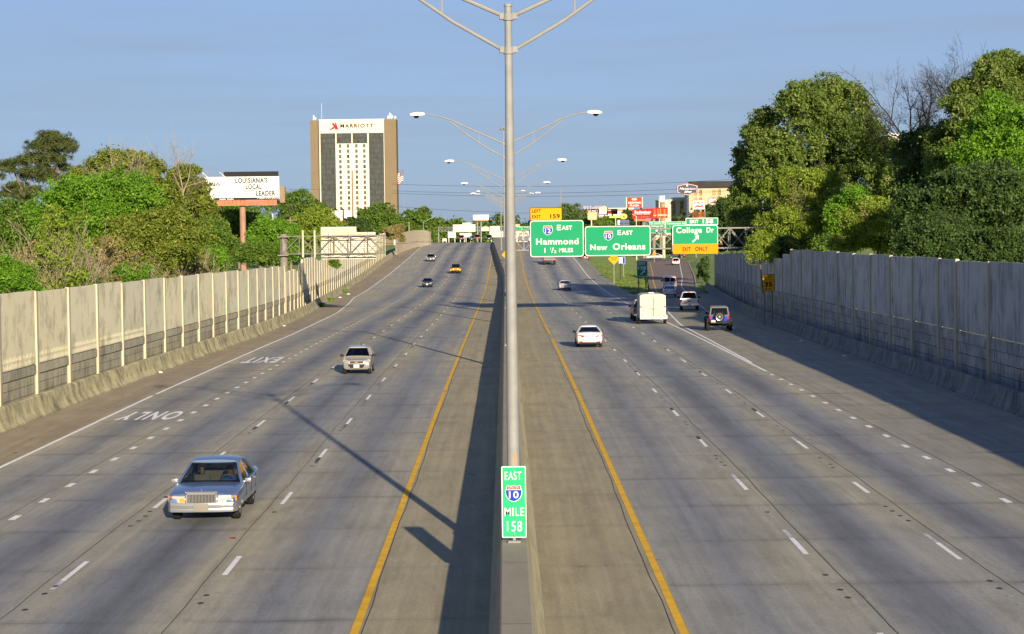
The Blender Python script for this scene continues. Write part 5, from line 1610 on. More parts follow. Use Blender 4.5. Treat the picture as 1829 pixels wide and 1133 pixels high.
# driver
def person(label, seat_pt, par_rz, shirt):
    """seated driver: trunk, head, arms to the wheel"""
    v = [(0, 0, .12), (0, .0, .32), (0, -.04, .52), (0, -.03, .62), (0, .0, .70), (0, .01, .80), (-.19, -.03, .53), (-.26, .12, .33), (-.16, .38, .42), (.19, -.03, .53), (.26, .12, .33), (.16, .38, .42), (-.10, .1, .1), (-.13, .48, .16), (-.12, .62, -.2), (.10, .1, .1), (.13, .48, .16), (.12, .62, -.2)]
    e = [(0, 1), (1, 2), (2, 3), (3, 4), (4, 5), (2, 6), (6, 7), (7, 8), (2, 9), (9, 10), (10, 11), (0, 12), (12, 13), (13, 14), (0, 15), (15, 16), (16, 17)]
    rr = [.15, .14, .15, .06, .085, .085, .07, .055, .035, .07, .055, .035, .09, .07, .05, .09, .07, .05]
    me = bpy.data.meshes.new('person')
    me.from_pydata(v, e, [])
    o = link('person', me)
    o.location = seat_pt
    o.rotation_euler = (0, 0, par_rz)
    sk = o.modifiers.new('skin', 'SKIN')
    for i, d in enumerate(me.skin_vertices[0].data):
        d.radius = (rr[i]*(1.25 if i in (0, 1, 2) else 1), rr[i])
        d.use_root = i == 0
    o.modifiers.new('sub', 'SUBSURF').levels = 2
    o.modifiers['sub'].render_levels = 2
    dg = bpy.context.evaluated_depsgraph_get()
    m2 = bpy.data.meshes.new_from_object(o.evaluated_get(dg))
    o.modifiers.clear()
    o.data = m2
    m2.materials.clear()
    m2.materials.append(M['skin']); m2.materials.append(shirt); m2.materials.append(M['seat_dk'])
    for f in m2.polygons:
        c = f.center
        f.material_index = 0 if c.z > .60 or (c.y > .30 and c.z > .3 and abs(c.x) < .24 and c.z < .5 and c.y < .46) else (1 if c.z > .2 else 2)
        f.use_smooth = True
    hr = MB()
    hr.loft([[(.105*k*math.cos(a), -.012+.11*k*math.sin(a), .80+.105*h) for a in [i*math.pi/7 for i in range(14)]] for k, h in ((1.0, -.25), (1.02, .2), (.8, .65), (.3, .98))])
    hr.build('hair', M['hair'], o, smooth=60)
    fc = MB()
    fc.box((0, .105, .745), (.025, .03, .045)); fc.box((0, .092, .705), (.05, .012, .012))
    for s in (-1, 1): fc.box((s*.036, .088, .775), (.03, .015, .012))
    for s in (-1, 1): fc.box((s*.098, 0, .755), (.02, .035, .06))
    fc.build('face_features', pbr('face_shade', (.30, .15, .11), .6), o, bevel=.004)
    return tag(o, label, 'person')
person('driver in a blue short-sleeved shirt holding the steering wheel of the pale blue sedan', (LIN.location.x+.41, LIN.location.y-.02, LIN.location.z+.42), math.pi, M['shirt_bl'])

# ---- generic small details
def plates(t, y, z, mat='plate', w=.32):
    MB().box((0, y, z), (w, .02, .17)).build('number_plate', M[mat], t, bevel=.006)
def face_front(t, L, W, nose, hl=(.32, .14), grille=True, low=True, hmat='lamp', plate='plate', gz=None):
    f = L/2
    for s in (-1, 1):
        MB().loft([[(s*x, y, z) for x, y, z in ((W*.24, f+.02, nose-.22), (W*.42, f-.02, nose-.2), (W*.482, f-.16, nose-.14), (W*.48, f-.24, nose-.0), (W*.40, f-.12, nose-.0), (W*.25, f+.0, nose-.09))],
                   [(s*x, y, z) for x, y, z in ((W*.24, f-.3, nose-.22), (W*.42, f-.3, nose-.2), (W*.482, f-.5, nose-.14), (W*.48, f-.55, nose-.0), (W*.40, f-.5, nose-.0), (W*.25, f-.3, nose-.09))]]).build('headlight', M[hmat], t, bevel=.008)
    if grille: MB().loft([[(x, f+.015, z) for x, z in ((-W*.22, nose-.2), (W*.22, nose-.2), (W*.24, nose-.1), (-W*.24, nose-.1))], [(x, f-.2, z) for x, z in ((-W*.22, nose-.2), (W*.22, nose-.2), (W*.24, nose-.1), (-W*.24, nose-.1))]]).build('grille', M['trim'], t, bevel=.01)
    if low: MB().loft([[(x, f+.025, z) for x, z in ((-W*.22, nose-.46), (W*.22, nose-.46), (W*.30, nose-.26), (-W*.30, nose-.26))], [(x, f-.25, z) for x, z in ((-W*.22, nose-.46), (W*.22, nose-.46), (W*.30, nose-.26), (-W*.30, nose-.26))]]).build('lower_grille', M['trim'], t, bevel=.01)
    if plate: plates(t, f+.05, nose-.36, plate)
def face_rear(t, L, W, deck, lw=.36, lh=.17, z=None, plate=True, bump='trim', dual=True):
    r = -L/2
    z = z if z is not None else deck-.24
    for s in (-1, 1):
        MB().loft([[(s*x, y, zz) for x, y, zz in ((W*.22, r-.035, z-lh*.3), (W*.42, r-.03, z-lh*.5), (W*.487, r+.10, z-lh*.4), (W*.492, r+.14, z+lh*.5), (W*.42, r-.01, z+lh*.55), (W*.20, r-.02, z+lh*.4))],
                   [(s*x, y, zz) for x, y, zz in ((W*.22, r+.3, z-lh*.3), (W*.42, r+.3, z-lh*.5), (W*.487, r+.42, z-lh*.4), (W*.492, r+.46, z+lh*.5), (W*.42, r+.3, z+lh*.55), (W*.20, r+.3, z+lh*.4))]]).build('tail_light', M['tail'], t, bevel=.008)
        MB().box((s*W*.33, r-.01, .42), (.26, .06, .05)).build('reflector', M['tail'], t)
    if plate: plates(t, r-.03, z-.03)
    MB().box((0, r+.03, .33), (W*.78, .16, .12)).build('lower_bumper', M[bump], t, bevel=.03)
def sedan(label, loc, toward, col, seat='seat_dk', z=None, L=4.8, W=1.84, H=1.46, rz=0, lampw=1, group=None, tint=None, metal=.15):
    t = vehicle('sedan', label, 'car', loc, toward, z, group, rz)
    p = paint('car_paint', col, metal, .3)
    S = stations(L, W, .22, .74, .93, .96, 1.06, 1.05, -1.65, .5, .30, .84)
    car_body(t, S, [p, M['trim']], (1.42, -1.36), .33, W)
    greenhouse(t, dict(y=(1.05, .25, -.85, -1.75), x=(.82, .60), z=(.95, H), zr=1.06, b=(-.25,), cw=.14), p, M['glass_dk'] if tint is None else tint, None, seat)
    for x in (-.78, .78):
        for y in (1.42, -1.36): wheel(t, x, y, .33, .2)
    face_front(t, L, W, .74)
    face_rear(t, L, W, 1.06, z=.80)
    mirrors(t, .86, .8, 1.0, 'trim' if col[0] > .45 else p)
    seams(t, W, (.8, -.25, -1.2), .32, .9, (-.1, -1.05))
    MB().box((0, -L/2-.005, .70), (.7, .02, .02)).build('boot_trim', M['chrome'], t)
    return t
WHITE = (.50, .50, .49)
sedan('white sedan with red tail lights in the lane beside the yellow line, driving away nearest', (5.75, 140.8), False, WHITE, 'seat_tan', tint=M['glass'])
sedan('white sedan driving away farther up the road below the Hammond sign', (8.8, 301), False, WHITE, z=-.1)
sedan('silver-white sedan on the exit ramp close behind the white van', (21.4, 263), False, (.66, .67, .70), z=-.1, rz=-.06)

# ---- small hatchbacks
def hatch(label, loc, toward, col, L=3.65, W=1.62, H=1.50, z=None, plate='plate', seat='seat_dk', lamp='lamp', metal=.3):
    t = vehicle('hatchback', label, 'car', loc, toward, z)
    p = paint('car_paint', col, metal, .3)
    S = stations(L, W, .22, .80, 1.0, 1.0, 1.02, .98, -1.35, .52, .3, .86)
    car_body(t, S, [p, M['trim']], (1.15, -1.15), .30, W)
    greenhouse(t, dict(y=(.98, .28, -1.25, -1.62), x=(.73, .56), z=(.98, H), b=(-.1, -.9), cw=.12), p, M['glass_dk'], None, seat)
    for x in (-.70, .70):
        for y in (1.15, -1.15): wheel(t, x, y, .30, .19)
    f = L/2
    face_front(t, L, W, .84, plate=plate, hmat=lamp)
    MB().loft([[(x, f+.03, zz) for x, zz in ((-.13, .70), (0, .675), (.13, .70), (0, .725))], [(x, f+.0, zz) for x, zz in ((-.13, .70), (0, .675), (.13, .70), (0, .725))]]).build('badge', M['amber'], t)
    MB().box((0, f+.03, .645), (.85, .02, .025)).build('grille_bar', M['chrome'], t)
    for s in (-1, 1): MB().loft([[(s*x, y, zz) for x, y, zz in ((.50, f-.03, .38), (.70, f-.16, .40), (.72, f-.2, .52), (.60, f-.06, .47))], [(s*x, y, zz) for x, y, zz in ((.50, f-.2, .38), (.70, f-.3, .40), (.70, f-.3, .52), (.60, f-.2, .47))]]).build('fog_lamp', M['lamp'], t)
    face_rear(t, L, W, 1.02, z=.85)
    mirrors(t, .78, .75, 1.03, 'trim', (.2, .1, .15))
    seams(t, W, (.7, -.1, -.95), .32, .92, (.05, -.8))
    MB().tube((-.1, -.6, H), (-.1, -.72, H+.22), .012, n=6).build('aerial', M['trim'], t)
    return t
hatch('beige-silver small hatchback with a white front plate, driving towards us mid road', (-8.5, 115.3), True, (.27, .265, .245))
hatch('dark blue small hatchback with pale headlights, driving towards us', (-12.45, 319.8), True, (.010, .013, .028), 4.0, 1.74, 1.46, metal=0)

# ---- SUVs
def suv(label, loc, toward, col, L=4.6, W=1.86, H=1.72, z=None, rz=0, spare=False, name='suv'):
    t = vehicle(name, label, 'suv', loc, toward, z, None, rz)
    p = paint('car_paint', col, .35, .3)
    S = stations(L, W, .28, .95, 1.08, 1.08, 1.08, 1.05, -1.95, .6, .35, .88)
    car_body(t, S, [p, M['trim']], (1.38, -1.35), .36, W)
    greenhouse(t, dict(y=(1.05, .35, -1.9, -2.18), x=(.84, .66), z=(1.06, H), b=(-.2, -1.15), cw=.12), p, M['glass_dk'], None)
    for x in (-.80, .80):
        for y in (1.38, -1.35): wheel(t, x, y, .36, .22)
    face_front(t, L, W, .98)
    face_rear(t, L, W, 1.08, lw=.2, lh=.3, z=1.0)
    mirrors(t, .88, .8, 1.12, p)
    seams(t, W, (.8, -.2, -1.15), .4, 1.0, (-.05, -1.0))
    rr = MB()
    for s in (-1, 1): rr.bar((s*.6, .2, H+.03), (s*.6, -1.7, H+.03), .04)
    rr.build('roof_rail', M['trim'], t)
    if spare: wheel_spare(t, -L/2-.1, .95, .34)
    return t
def wheel_spare(t, y, z, r):
    mb = MB().lathe([(y-.12, r*.3), (y-.12, r*.66), (y-.12, r*.93), (y-.09, r), (y+.09, r), (y+.12, r*.9), (y+.12, .05)], (0, 0, z), 26, axis='y')
    a = mb.build('spare_wheel', M['rubber'], t, smooth=35)
    q = MB()
    q.lathe([(y-.10, r*.68), (y-.135, r*.66), (y-.13, r*.58), (y-.09, r*.57)], (0, 0, z), 26, axis='y')
    q.lathe([(y-.10, r*.2), (y-.14, r*.18), (y-.145, .01)], (0, 0, z), 12, axis='y')
    for k in range(10):
        an = 2*math.pi*k/10
        q.bar((r*.15*math.cos(an), y-.128, z+r*.15*math.sin(an)), (r*.6*math.cos(an), y-.128, z+r*.6*math.sin(an)), .04, .015)
    q.build('rim', M['chrome'], a, smooth=35)
suv('silver-grey suv coming over the rise in the outermost lane', (-16.0, 432), True, (.17, .175, .185), z=2.75)
suv('red suv in front of white sign backs at the crest', (-14.2, 652), True, (.16, .015, .018), z=6.75)
suv('dark blue suv nearest the yellow line at the crest', (-4.9, 612), True, (.012, .02, .05), z=6.75)
suv('white suv with a covered spare wheel waiting at the far end of the exit ramp', (41.2, 487), False, (.75, .75, .73), z=.55, rz=-.05, spare=True)
sedan('bright blue sedan half hidden behind the red pickup at the crest', (-11.7, 700), True, (.01, .035, .2), z=6.7)
sedan('small grey sedan just peeping over the crest by the median', (-2.9+-1.0, 780), True, (.2, .22, .25), z=5.2)

# ---- pickups
def pickup(label, loc, toward, col, L=5.8, W=2.0, H=1.92, z=None, rz=0, flat=False, bumper='chrome'):
    t = vehicle('pickup_truck', label, 'pickup truck', loc, toward, z, None, rz)
    p = paint('car_paint', col, .35, .32)
    h = W/2
    S = stations(L, W, .42, 1.08, 1.18, 1.2, 1.2, 1.25, -1.0, .72, .4, .92)
    S = S[:7]+[(-.72, h, .42, 1.17, .72, 0), (-.82, h, .42, 1.17, 1.21), (-.90, h, .42, 1.17, 1.21), (-.93, h, .42, 1.17, .82, 0), (-L/2+.10, h, .44, 1.16, .82, 0), (-L/2+.06, .99*h, .5, 1.14, 1.2), (-L/2, .97*h, .55, 1.1, 1.19)]
    car_body(t, S, [p, M['trim']], (1.82, -1.75), .40, W, arch=.08)
    greenhouse(t, dict(y=(1.25, .62, -.62, -.80), x=(.90, .70), z=(1.19, H), b=(.1,), cw=.12), p, M['glass_dk'], None)
    for x in (-.84, .84):
        for y in (1.82, -1.75): wheel(t, x, y, .40, .26)
    face_front(t, L, W, 1.12, low=False)
    r = -L/2
    for s in (-1, 1): MB().box((s*(h-.09), r-.005, 1.0), (.17, .06, .34)).build('tail_light', M['tail'], t, bevel=.02)
    MB().box((0, r-.02, .62), (W*.96, .16, .2)).build('rear_bumper', M[bumper], t, bevel=.03)
    MB().box((0, r-.012, .98), (.34, .03, .08)).build('tailgate_handle', M['trim'], t, bevel=.01)
    plates(t, r-.11, .62)
    MB().box((0, -.72, H+.0), (.3, .06, .05)).build('brake_lamp', M['tail'], t)
    mirrors(t, .98, 1.0, 1.3, 'trim', (.26, .1, .22))
    seams(t, W, (1.0, .1, -.72), .52, 1.12, (.25, -.6))
    return t
pickup('silver pickup truck on the exit ramp ahead of the blue off-roader', (19.6, 215), False, (.52, .52, .50), z=.0, rz=-.07)
pickup('red pickup truck side by side with the red suv at the crest', (-9.3, 668), True, (.16, .012, .014), z=6.7)

# ---- white truck pulling a white box trailer
t = pickup('white pickup truck mostly hidden by the box trailer it pulls', (12.7, 187.5), False, (.26, .26, .27), z=.12)  # white truck, its paint greyed to put the shade in the colour
tr = vehicle('box_trailer', 'white enclosed box trailer with double rear doors and round corners', 'trailer', (12.95, 179.4), False, .18)
def rr_xz(w, z0, z1, r, n=4): return [(p[0], p[1]+(z0+z1)/2) for p in rrect(w, z1-z0, r, n)]
mb = MB()
hw = 2.25
tops = []
for y, k in ((-2.2, 1), (1.9, 1), (2.3, .97), (2.5, .85)):
    w = hw*k
    tops.append([(-w/2, y, .45), (w/2, y, .45), (w/2, y, 2.40), (w/2-.06, y, 2.55), (w/2-.25, y, 2.64), (0, y, 2.68), (-w/2+.25, y, 2.64), (-w/2+.06, y, 2.55), (-w/2, y, 2.40)])
mb.loft(tops)
W_TR = concrete('dirty_white_trailer_skin', (.47, .45, .385), (.33, .25, .15), 1.0, (.6, .6, .3), (.6, .85), .5, .05)
mb.build('body', W_TR, tr)
fr = MB()
for x in (-1.09, 1.09): fr.box((x, -2.2, 1.5), (.09, .1, 2.1))
fr.box((0, -2.2, 2.5), (2.2, .1, .12)); fr.box((0, -2.2, .5), (2.25, .12, .12))
fr.build('door_frame', M['alu'], tr, bevel=.015)
for s in (-1, 1):
    d = MB().box((s*.52, -2.22, 1.48), (1.0, .05, 1.86)).build('rear_door', W_TR, tr, bevel=.012)
    hg = MB()
    for z in (.75, 1.5, 2.2): hg.box((s*.98, -2.26, z), (.18, .03, .04))
    hg.build('hinge', M['steel'], d)
    MB().box((s*1.08, -2.27, 1.55), (.07, .04, .14)).build('marker_lamp', M['tail'], tr)
    MB().box((s*1.17, -1.0, .62), (.16, 1.5, .08)).build('mudguard', M['alu'], tr, bevel=.02)
    for y in (-.55, -1.3): wheel(tr, s*1.16, y, .34, .2)
bars = MB().tube((.07, -2.28, .7), (.07, -2.28, 2.3), .02, n=6).box((-.02, -2.3, 1.35), (.42, .05, .05)).box((.05, -2.3, 1.35), (.1, .06, .2))
bars.build('latch', M['steel'], tr)
MB().box((-.72, -2.26, .72), (.36, .02, .18)).build('number_plate', M['plate'], tr)
mm = MB()
for x in (-.5, 0, .5): mm.box((x, -2.22, 2.58), (.1, .05, .05))
mm.build('top_marker', M['tail'], tr)
MB().box((0, -.2, 2.72), (.5, .4, .08)).build('roof_vent', M['alu2'], tr, bevel=.02)
sk = MB().box((1.2, -1.9, .62), (.16, .5, .34)).box((0, 3.0, .5), (.12, 1.6, .12))
sk.build('drawbar', M['alu'], tr)

# ---- off-roaders
def jeep(label, loc, toward, col, z=None, soft=False, back=True, rz=0, lift=0.0, roofm='alu2'):
    t = vehicle('off_roader', label, 'off-roader', loc, toward, z, None, rz)
    p = pbr('off_roader_paint', col, .45, 0, .04, 2)
    k = lift
    wx = .90 if back else .82
    tub = MB()
    tub.loft([[(x, y, zz) for x, zz in ((-.74, .55+k), (.74, .55+k), (.76, 1.12+k), (-.76, 1.12+k))] for y in (-1.75, -1.70, .62)])
    tub.loft([[(s, .60, zz) for s, zz in ((-.74, .55+k), (.74, .55+k), (.75, 1.10+k), (-.75, 1.10+k))], [(s, 1.2, zz) for s, zz in ((-.66, .55+k), (.66, .55+k), (.67, 1.12+k), (-.67, 1.12+k))], [(s, 2.0, zz) for s, zz in ((-.56, .6+k), (.56, .6+k), (.57, 1.05+k), (-.57, 1.05+k))]])
    tub.build('body', p, t, bevel=.03, smooth=40)
    for s in (-1, 1):
        fd = MB()
        for yc2 in (1.5, -1.2): fd.loft([[(s*x, yc2+dy, zz+k) for x, zz in ((.6, .88+dz), (wx+.13, .86+dz), (wx+.13, .93+dz), (.6, .97+dz))] for dy, dz in ((.62, -.28), (.48, -.02), (-.42, .0), (-.6, -.26))])
        fd.build('fender', M['trim'] if back else p, t, bevel=.02)
    g = MB().box((0, 2.01, .83+k), (1.0, .06, .42)).build('grille', p, t, bevel=.02)
    sl = MB()
    for i in range(7): sl.box((-.24+.08*i, 2.045, .86+k), (.035, .02, .28))
    sl.build('slots', M['trim'], g)
    for s in (-1, 1):
        MB().lathe([(1.98, .1), (2.05, .1), (2.06, .05), (2.07, .005)], (s*.41, 0, .88+k), 16, axis='y').build('headlight', M['lamp'], t, smooth=40)
        MB().box((s*.72, -1.77, .98+k), (.16, .08, .22)).build('tail_light', M['tail'], t, bevel=.02)
        MB().box((s*.78, 2.0, .78+k), (.1, .06, .07)).build('turn_lamp', M['amber'], t)
    MB().box((0, 2.22, .60+k), (1.5, .2, .2)).build('front_bumper', M['trim'], t, bevel=.03)
    MB().box((0, -1.92, .58+k), (1.55, .2, .2)).build('rear_bumper', M['trim'], t, bevel=.03)
    zt = 1.84+k
    rm = M[roofm] if isinstance(roofm, str) else roofm
    rf = MB()
    rf.loft([[(x*q, y, zz) for x, zz in ((-.66, zt-.06), (.66, zt-.06), (.63, zt), (-.63, zt))] for y, q in ((.28, 1), (-1.55, 1), (-1.62, .97))])
    for s in (-1, 1):
        rf.bar((s*.74, .56, 1.1+k), (s*.65, .28, zt-.05), .07); rf.bar((s*.745, -1.70, 1.1+k), (s*.65, -1.6, zt-.05), .11, .1); rf.bar((s*.745, -.55, 1.1+k), (s*.66, -.55, zt-.05), .08)
    rf.box((0, .3, zt-.02), (1.3, .06, .06)); rf.bar((-.7, .54, 1.13+k), (.7, .54, 1.13+k), .06)
    rf.bar((-.72, -1.72, 1.14+k), (.72, -1.72, 1.14+k), .08); rf.bar((-.66, -1.64, zt-.06), (.66, -1.64, zt-.06), .1, .1)
    rf.build('hard_top', rm, t)
    for nm, P in (('windscreen', ((-.7, .55, 1.14+k), (.7, .55, 1.14+k), (.62, .3, zt-.05), (-.62, .3, zt-.05))), ('rear_window', ((-.66, -1.71, 1.2+k), (.66, -1.71, 1.2+k), (.6, -1.66, zt-.1), (-.6, -1.66, zt-.1)))):
        MB().quad(*P).build(nm, M['glass_dk'] if nm == 'windscreen' else M['glass'], t)
    for s in (-1, 1):
        for a, c in ((.5, -.52), (-.58, -1.66)): MB().quad((s*.742, a, 1.14+k), (s*.742, c, 1.14+k), (s*.655, c, zt-.06), (s*.655, a-.2 if a > 0 else a, zt-.06)).build('side_window', M['glass_dk'], t)
        MB().box((s*.93, .42, 1.25+k), (.18, .08, .2)).bar((s*.75, .42, 1.2+k), (s*.86, .42, 1.22+k), .04).build('mirror', M['trim'], t, bevel=.02)
    st = MB()
    for s in (-1, 1): st.box((s*.36, -.2, .95+k), (.46, .45, .16)); st.bar((s*.36, -.38, 1.0+k), (s*.36, -.5, 1.5+k), .44, .12); st.box((s*.36, -.52, 1.6+k), (.26, .1, .16))
    st.build('seats', M['seat_dk'], t, bevel=.02)
    rw = .44 if back else .39
    for x in (-wx, wx):
        for y in (1.45, -1.2): wheel(t, x, y, rw, .28, 'rim_dk')
    if back:
        wheel_spare(t, -2.0, 1.02+k, .42)
        MB().box((-.5, -2.03, .68+k), (.34, .02, .18)).build('number_plate', pbr('pink_plate', (.7, .4, .36), .5), t)
        MB().box((0, -1.95, .75+k), (.5, .35, .12)).build('tailgate_hinge', M['trim'], t)
    ax = MB()
    for y in (1.45, -1.2): ax.tube((-.8, y, rw), (.8, y, rw), .06, n=8); ax.box((.1, y, rw), (.25, .25, .22))
    ax.build('axle', M['trim'], t)
    return t
jeep('blue off-roader with black arches and a spare wheel on its tailgate', (17.3, 163.8), False, (.008, .045, .42), z=.25, lift=.12, rz=-.05, roofm=pbr('pale_hardtop', (.12, .125, .12), .5, 0, .05))
jeep('bright yellow off-roader with a black top driving towards us', (-9.35, 377), True, (.68, .32, .008), z=1.05, back=False, lift=.05, roofm='trim')

# ---- white passenger van
t = vehicle('van', 'white passenger van with two dark rear windows on the exit ramp', 'van', (23.9, 293), False, -.08, None, -.06)
p = paint('car_paint', (.6, .61, .63), .1, .35)
mb = MB()
rg = []
for y, k, zt2, zs in ((2.75, .86, .98, .8), (2.6, .95, 1.1, .95), (1.75, 1.0, 1.25, 1.15), (1.1, .97, 2.0, 1.5), (.8, .97, 2.08, 1.6), (-2.6, .97, 2.08, 1.6), (-2.72, .95, 2.02, 1.6)):
    w = 1.0*k
    rg.append([(-w*.96, y, .35), (w*.96, y, .35), (w, y, .7), (w, y, zs*.75), (w*.93, y, zt2-.22), (w*.82, y, zt2-.04), (w*.5, y, zt2), (-w*.5, y, zt2), (-w*.82, y, zt2-.04), (-w*.93, y, zt2-.22), (-w, y, zs*.75), (-w, y, .7)])
mb.loft(rg)
mb.build('body', p, t, smooth=38)
for s in (-1, 1):
    MB().box((s*.40, -2.735, 1.58), (.68, .03, .56)).build('rear_window', M['glass_dk'], t, bevel=.03)
    MB().box((s*.40, -2.728, 1.58), (.66, .02, .54)).build('cabin_shade', M['trim'], t)
    MB().box((s*.86, -2.72, 1.62), (.16, .06, .42)).build('tail_light', M['tail'], t, bevel=.02)
    for y0, y1 in ((.7, -.4), (-.5, -1.5), (-1.6, -2.5)): MB().box((s*.962, (y0+y1)/2, 1.55), (.03, y0-y1, .5)).build('side_window', M['sblack'], t)
    for y in (1.75, -1.7): wheel(t, s*.86, y, .36, .22)
    MB().box((s*.006+s*.0, -2.74, 1.2), (.012, .02, 1.6)).build('door_seam', M['trim'], t) if s > 0 else None
MB().box((0, -2.78, .5), (1.9, .16, .2)).build('rear_bumper', M['trim'], t, bevel=.03)
MB().box((.3, -2.745, 1.02), (.42, .03, .2)).build('number_plate_recess', M['trim'], t)
MB().box((.3, -2.765, 1.02), (.3, .02, .15)).build('number_plate', M['plate'], t)
MB().box((0, -2.70, 2.06), (.3, .06, .05)).build('brake_lamp', M['tail'], t)
mirrors(t, 1.0, 1.3, 1.35, 'trim', (.22, .1, .26))

# ---- flat-bed lorry under the Hammond sign, dark car on the hard shoulder, parked vehicles beyond
t = vehicle('lorry', 'dark flatbed lorry almost hidden under the Hammond sign', 'lorry', (8.9, 408), False, zr(408))
MB().box((0, .5, 1.15), (2.45, 6.5, .22)).box((0, -2.72, 1.05), (2.45, .08, .4)).build('bed', M['steel_dk'], t, bevel=.02)
MB().box((0, 4.7, 1.9), (2.3, 2.0, 2.2)).build('cab', paint('car_paint', (.08, .08, .09)), t, bevel=.12)
MB().box((0, 1, .8), (.9, 6.8, .3)).build('chassis', M['trim'], t)
for s in (-1, 1):
    for y in (-1.6, -.4, 4.6): wheel(t, s*1.02, y, .48, .35, 'rim_dk')
    MB().box((s*.9, -2.78, .92), (.4, .04, .14)).build('tail_light', M['tail'], t)
    MB().box((s*1.0, -2.6, .5), (.5, .03, .5)).build('mud_flap', M['trim'], t)
suv('black suv stopped on the hard shoulder under the New Orleans sign', (17.3, 440), False, (.02, .02, .022), z=2.35)
sedan('white car on the side street beyond the exit ramp', (40.5, 545), False, WHITE, z=1.35, rz=1.4)
suv('dark suv crossing the side street behind the College Dr sign', (47.5, 556), False, (.05, .05, .055), z=1.35, rz=1.45)
t = sedan('white car far off on the opposite crest by the gantry truss', (7.2, 760), False, WHITE, z=5.0)
for i, (lab, px, Y) in enumerate((('white van parked far away behind the gantry truss', 944, 900), ('white box lorry parked far beyond the nearest lamp post', 933, 930))):
    q = at(px, 428, Y)
    t = thing('parked_van', lab, 'van', (q.x, Y, q.z-1), .4)
    MB().loft([[(-1.1, y, .4), (1.1, y, .4), (1.1, y, z), (-1.1, y, z)] for y, z in ((-3, 2.6), (1.4, 2.6), (1.9, 2.0), (3, 1.3))]).build('body', M['alu2'], t, bevel=.08)
    for s in (-1, 1):
        for y in (-1.8, 2): wheel(t, s*1.0, y, .4, .25)
    MB().box((0, -3.02, 1.9), (1.6, .04, .7)).build('rear_window', M['sblack'], t)

# ================================================================== TREES
def rnd_dirs(rg, n):
    d = rg.normal(size=(n, 3))
    return d/np.linalg.norm(d, axis=1)[:, None]
def leaf_mesh(name, lobes, n, size, seed, mat, k=14, clump=.42, aspect=.55, upbias=.25, inner=.25, flat=1.0, jitter=1.0, kmul=3.0):
    """leaves in clumps spread over and through the lobes of a crown"""
    rg = np.random.default_rng(seed)
    L = np.array(lobes, float)
    k = int(k*kmul)
    if kmul > 1 and len(L) > 4:            # smaller masses of foliage stand out from every lobe
        sub = []
        for l in L:
            dd0 = rnd_dirs(rg, 10)
            dd0[:, 2] = np.where(dd0[:, 2] < -.4, -dd0[:, 2], dd0[:, 2])
            f = rg.uniform(.26, .46, 10)
            for q in range(10): sub.append([*(l[:3]+dd0[q]*l[3:6]*rg.uniform(.78, 1.06)), *(l[3:6]*f[q]*np.array([1, 1, .85]))])
        base = L.copy()
        base[:, 3:6] *= .95
        L = np.array(list(base)+sub)
    wgt = (L[:, 3]*L[:, 4]+L[:, 3]*L[:, 5]+L[:, 4]*L[:, 5])
    nc = max(6, n//k)
    pick = rg.choice(len(L), nc, p=wgt/wgt.sum())
    d = rnd_dirs(rg, nc)
    d[:, 2] = np.where(d[:, 2] < -.55, -d[:, 2], d[:, 2])
    rad = np.where(rg.random(nc) < inner, rg.uniform(.25, .7, nc), rg.uniform(.66, 1.2, nc))
    ph = rg.uniform(0, 6.28, (len(L), 3))
    bump = 1+.13*np.sin(4*d[:, 0]+ph[pick, 0])+.13*np.sin(5*d[:, 1]+ph[pick, 1])+.10*np.sin(6*d[:, 2]+ph[pick, 2])
    c = L[pick, :3]+d*L[pick, 3:6]*(rad*bump)[:, None]
    csz = clump*rg.uniform(.45, 1.3, nc)*np.minimum(1.25, .45+.35*L[pick, 3])
    # leaves: each spray is a flattened, drooping tuft
    cc = np.repeat(c, k, 0)
    dd = np.repeat(d, k, 0)
    ss = np.repeat(csz, k)
    m = len(cc)
    off = rg.normal(size=(m, 3))
    off -= dd*(off*dd).sum(1)[:, None]*.45
    off *= ss[:, None]*np.array([1, 1, .75*flat])
    p = cc+off
    nr = dd*.8+rg.normal(size=(m, 3))*.75*jitter+np.array([0, 0, upbias])
    nr /= np.linalg.norm(nr, axis=1)[:, None]
    a = rg.normal(size=(m, 3))
    t = np.cross(nr, a)
    t /= np.linalg.norm(t, axis=1)[:, None]+1e-9
    b2 = np.cross(nr, t)
    s = size*rg.uniform(.6, 1.35, m)[:, None]
    V = np.empty((m, 4, 3))
    bend = nr*s*.18
    V[:, 0] = p-t*s
    V[:, 1] = p-b2*s*aspect+bend
    V[:, 2] = p+t*s
    V[:, 3] = p+b2*s*aspect+bend
    me = bpy.data.meshes.new(name)
    me.vertices.add(m*4)
    me.vertices.foreach_set('co', V.reshape(-1).astype(np.float32))
    me.loops.add(m*4)
    me.loops.foreach_set('vertex_index', np.arange(m*4, dtype=np.int32))
    me.polygons.add(m)
    me.polygons.foreach_set('loop_start', np.arange(0, m*4, 4, dtype=np.int32))
    me.polygons.foreach_set('loop_total', np.full(m, 4, np.int32))
    me.update(calc_edges=True)
    me.materials.append(mat)
    return me
def lobes_in(w, d, h, z0, n, seed, shape='round'):
    rg = random.Random(seed)
    out = [(0, 0, z0+h*.5, w*.30, d*.30, h*.36)]
    for i in range(n):
        a = 2.4*i+rg.random()*.8
        v = (i+.5)/n
        z = z0+h*(.14+.76*v)
        if shape == 'round': q = math.sqrt(max(.05, 1-(2*v-.9)**2*.8))
        elif shape == 'cone': q = 1.05-v*.85
        elif shape == 'shrub': q = 1-.35*v
        else: q = math.sqrt(max(.05, 1-(1.5*v-.55)**2))
        r = (.20+.13*rg.random())
        px, py = math.cos(a)*w*.5*q*(1-r*.9), math.sin(a)*d*.5*q*(1-r*.9)
        out.append((px, py, z, w*r, d*r, h*r*.75))
    return out
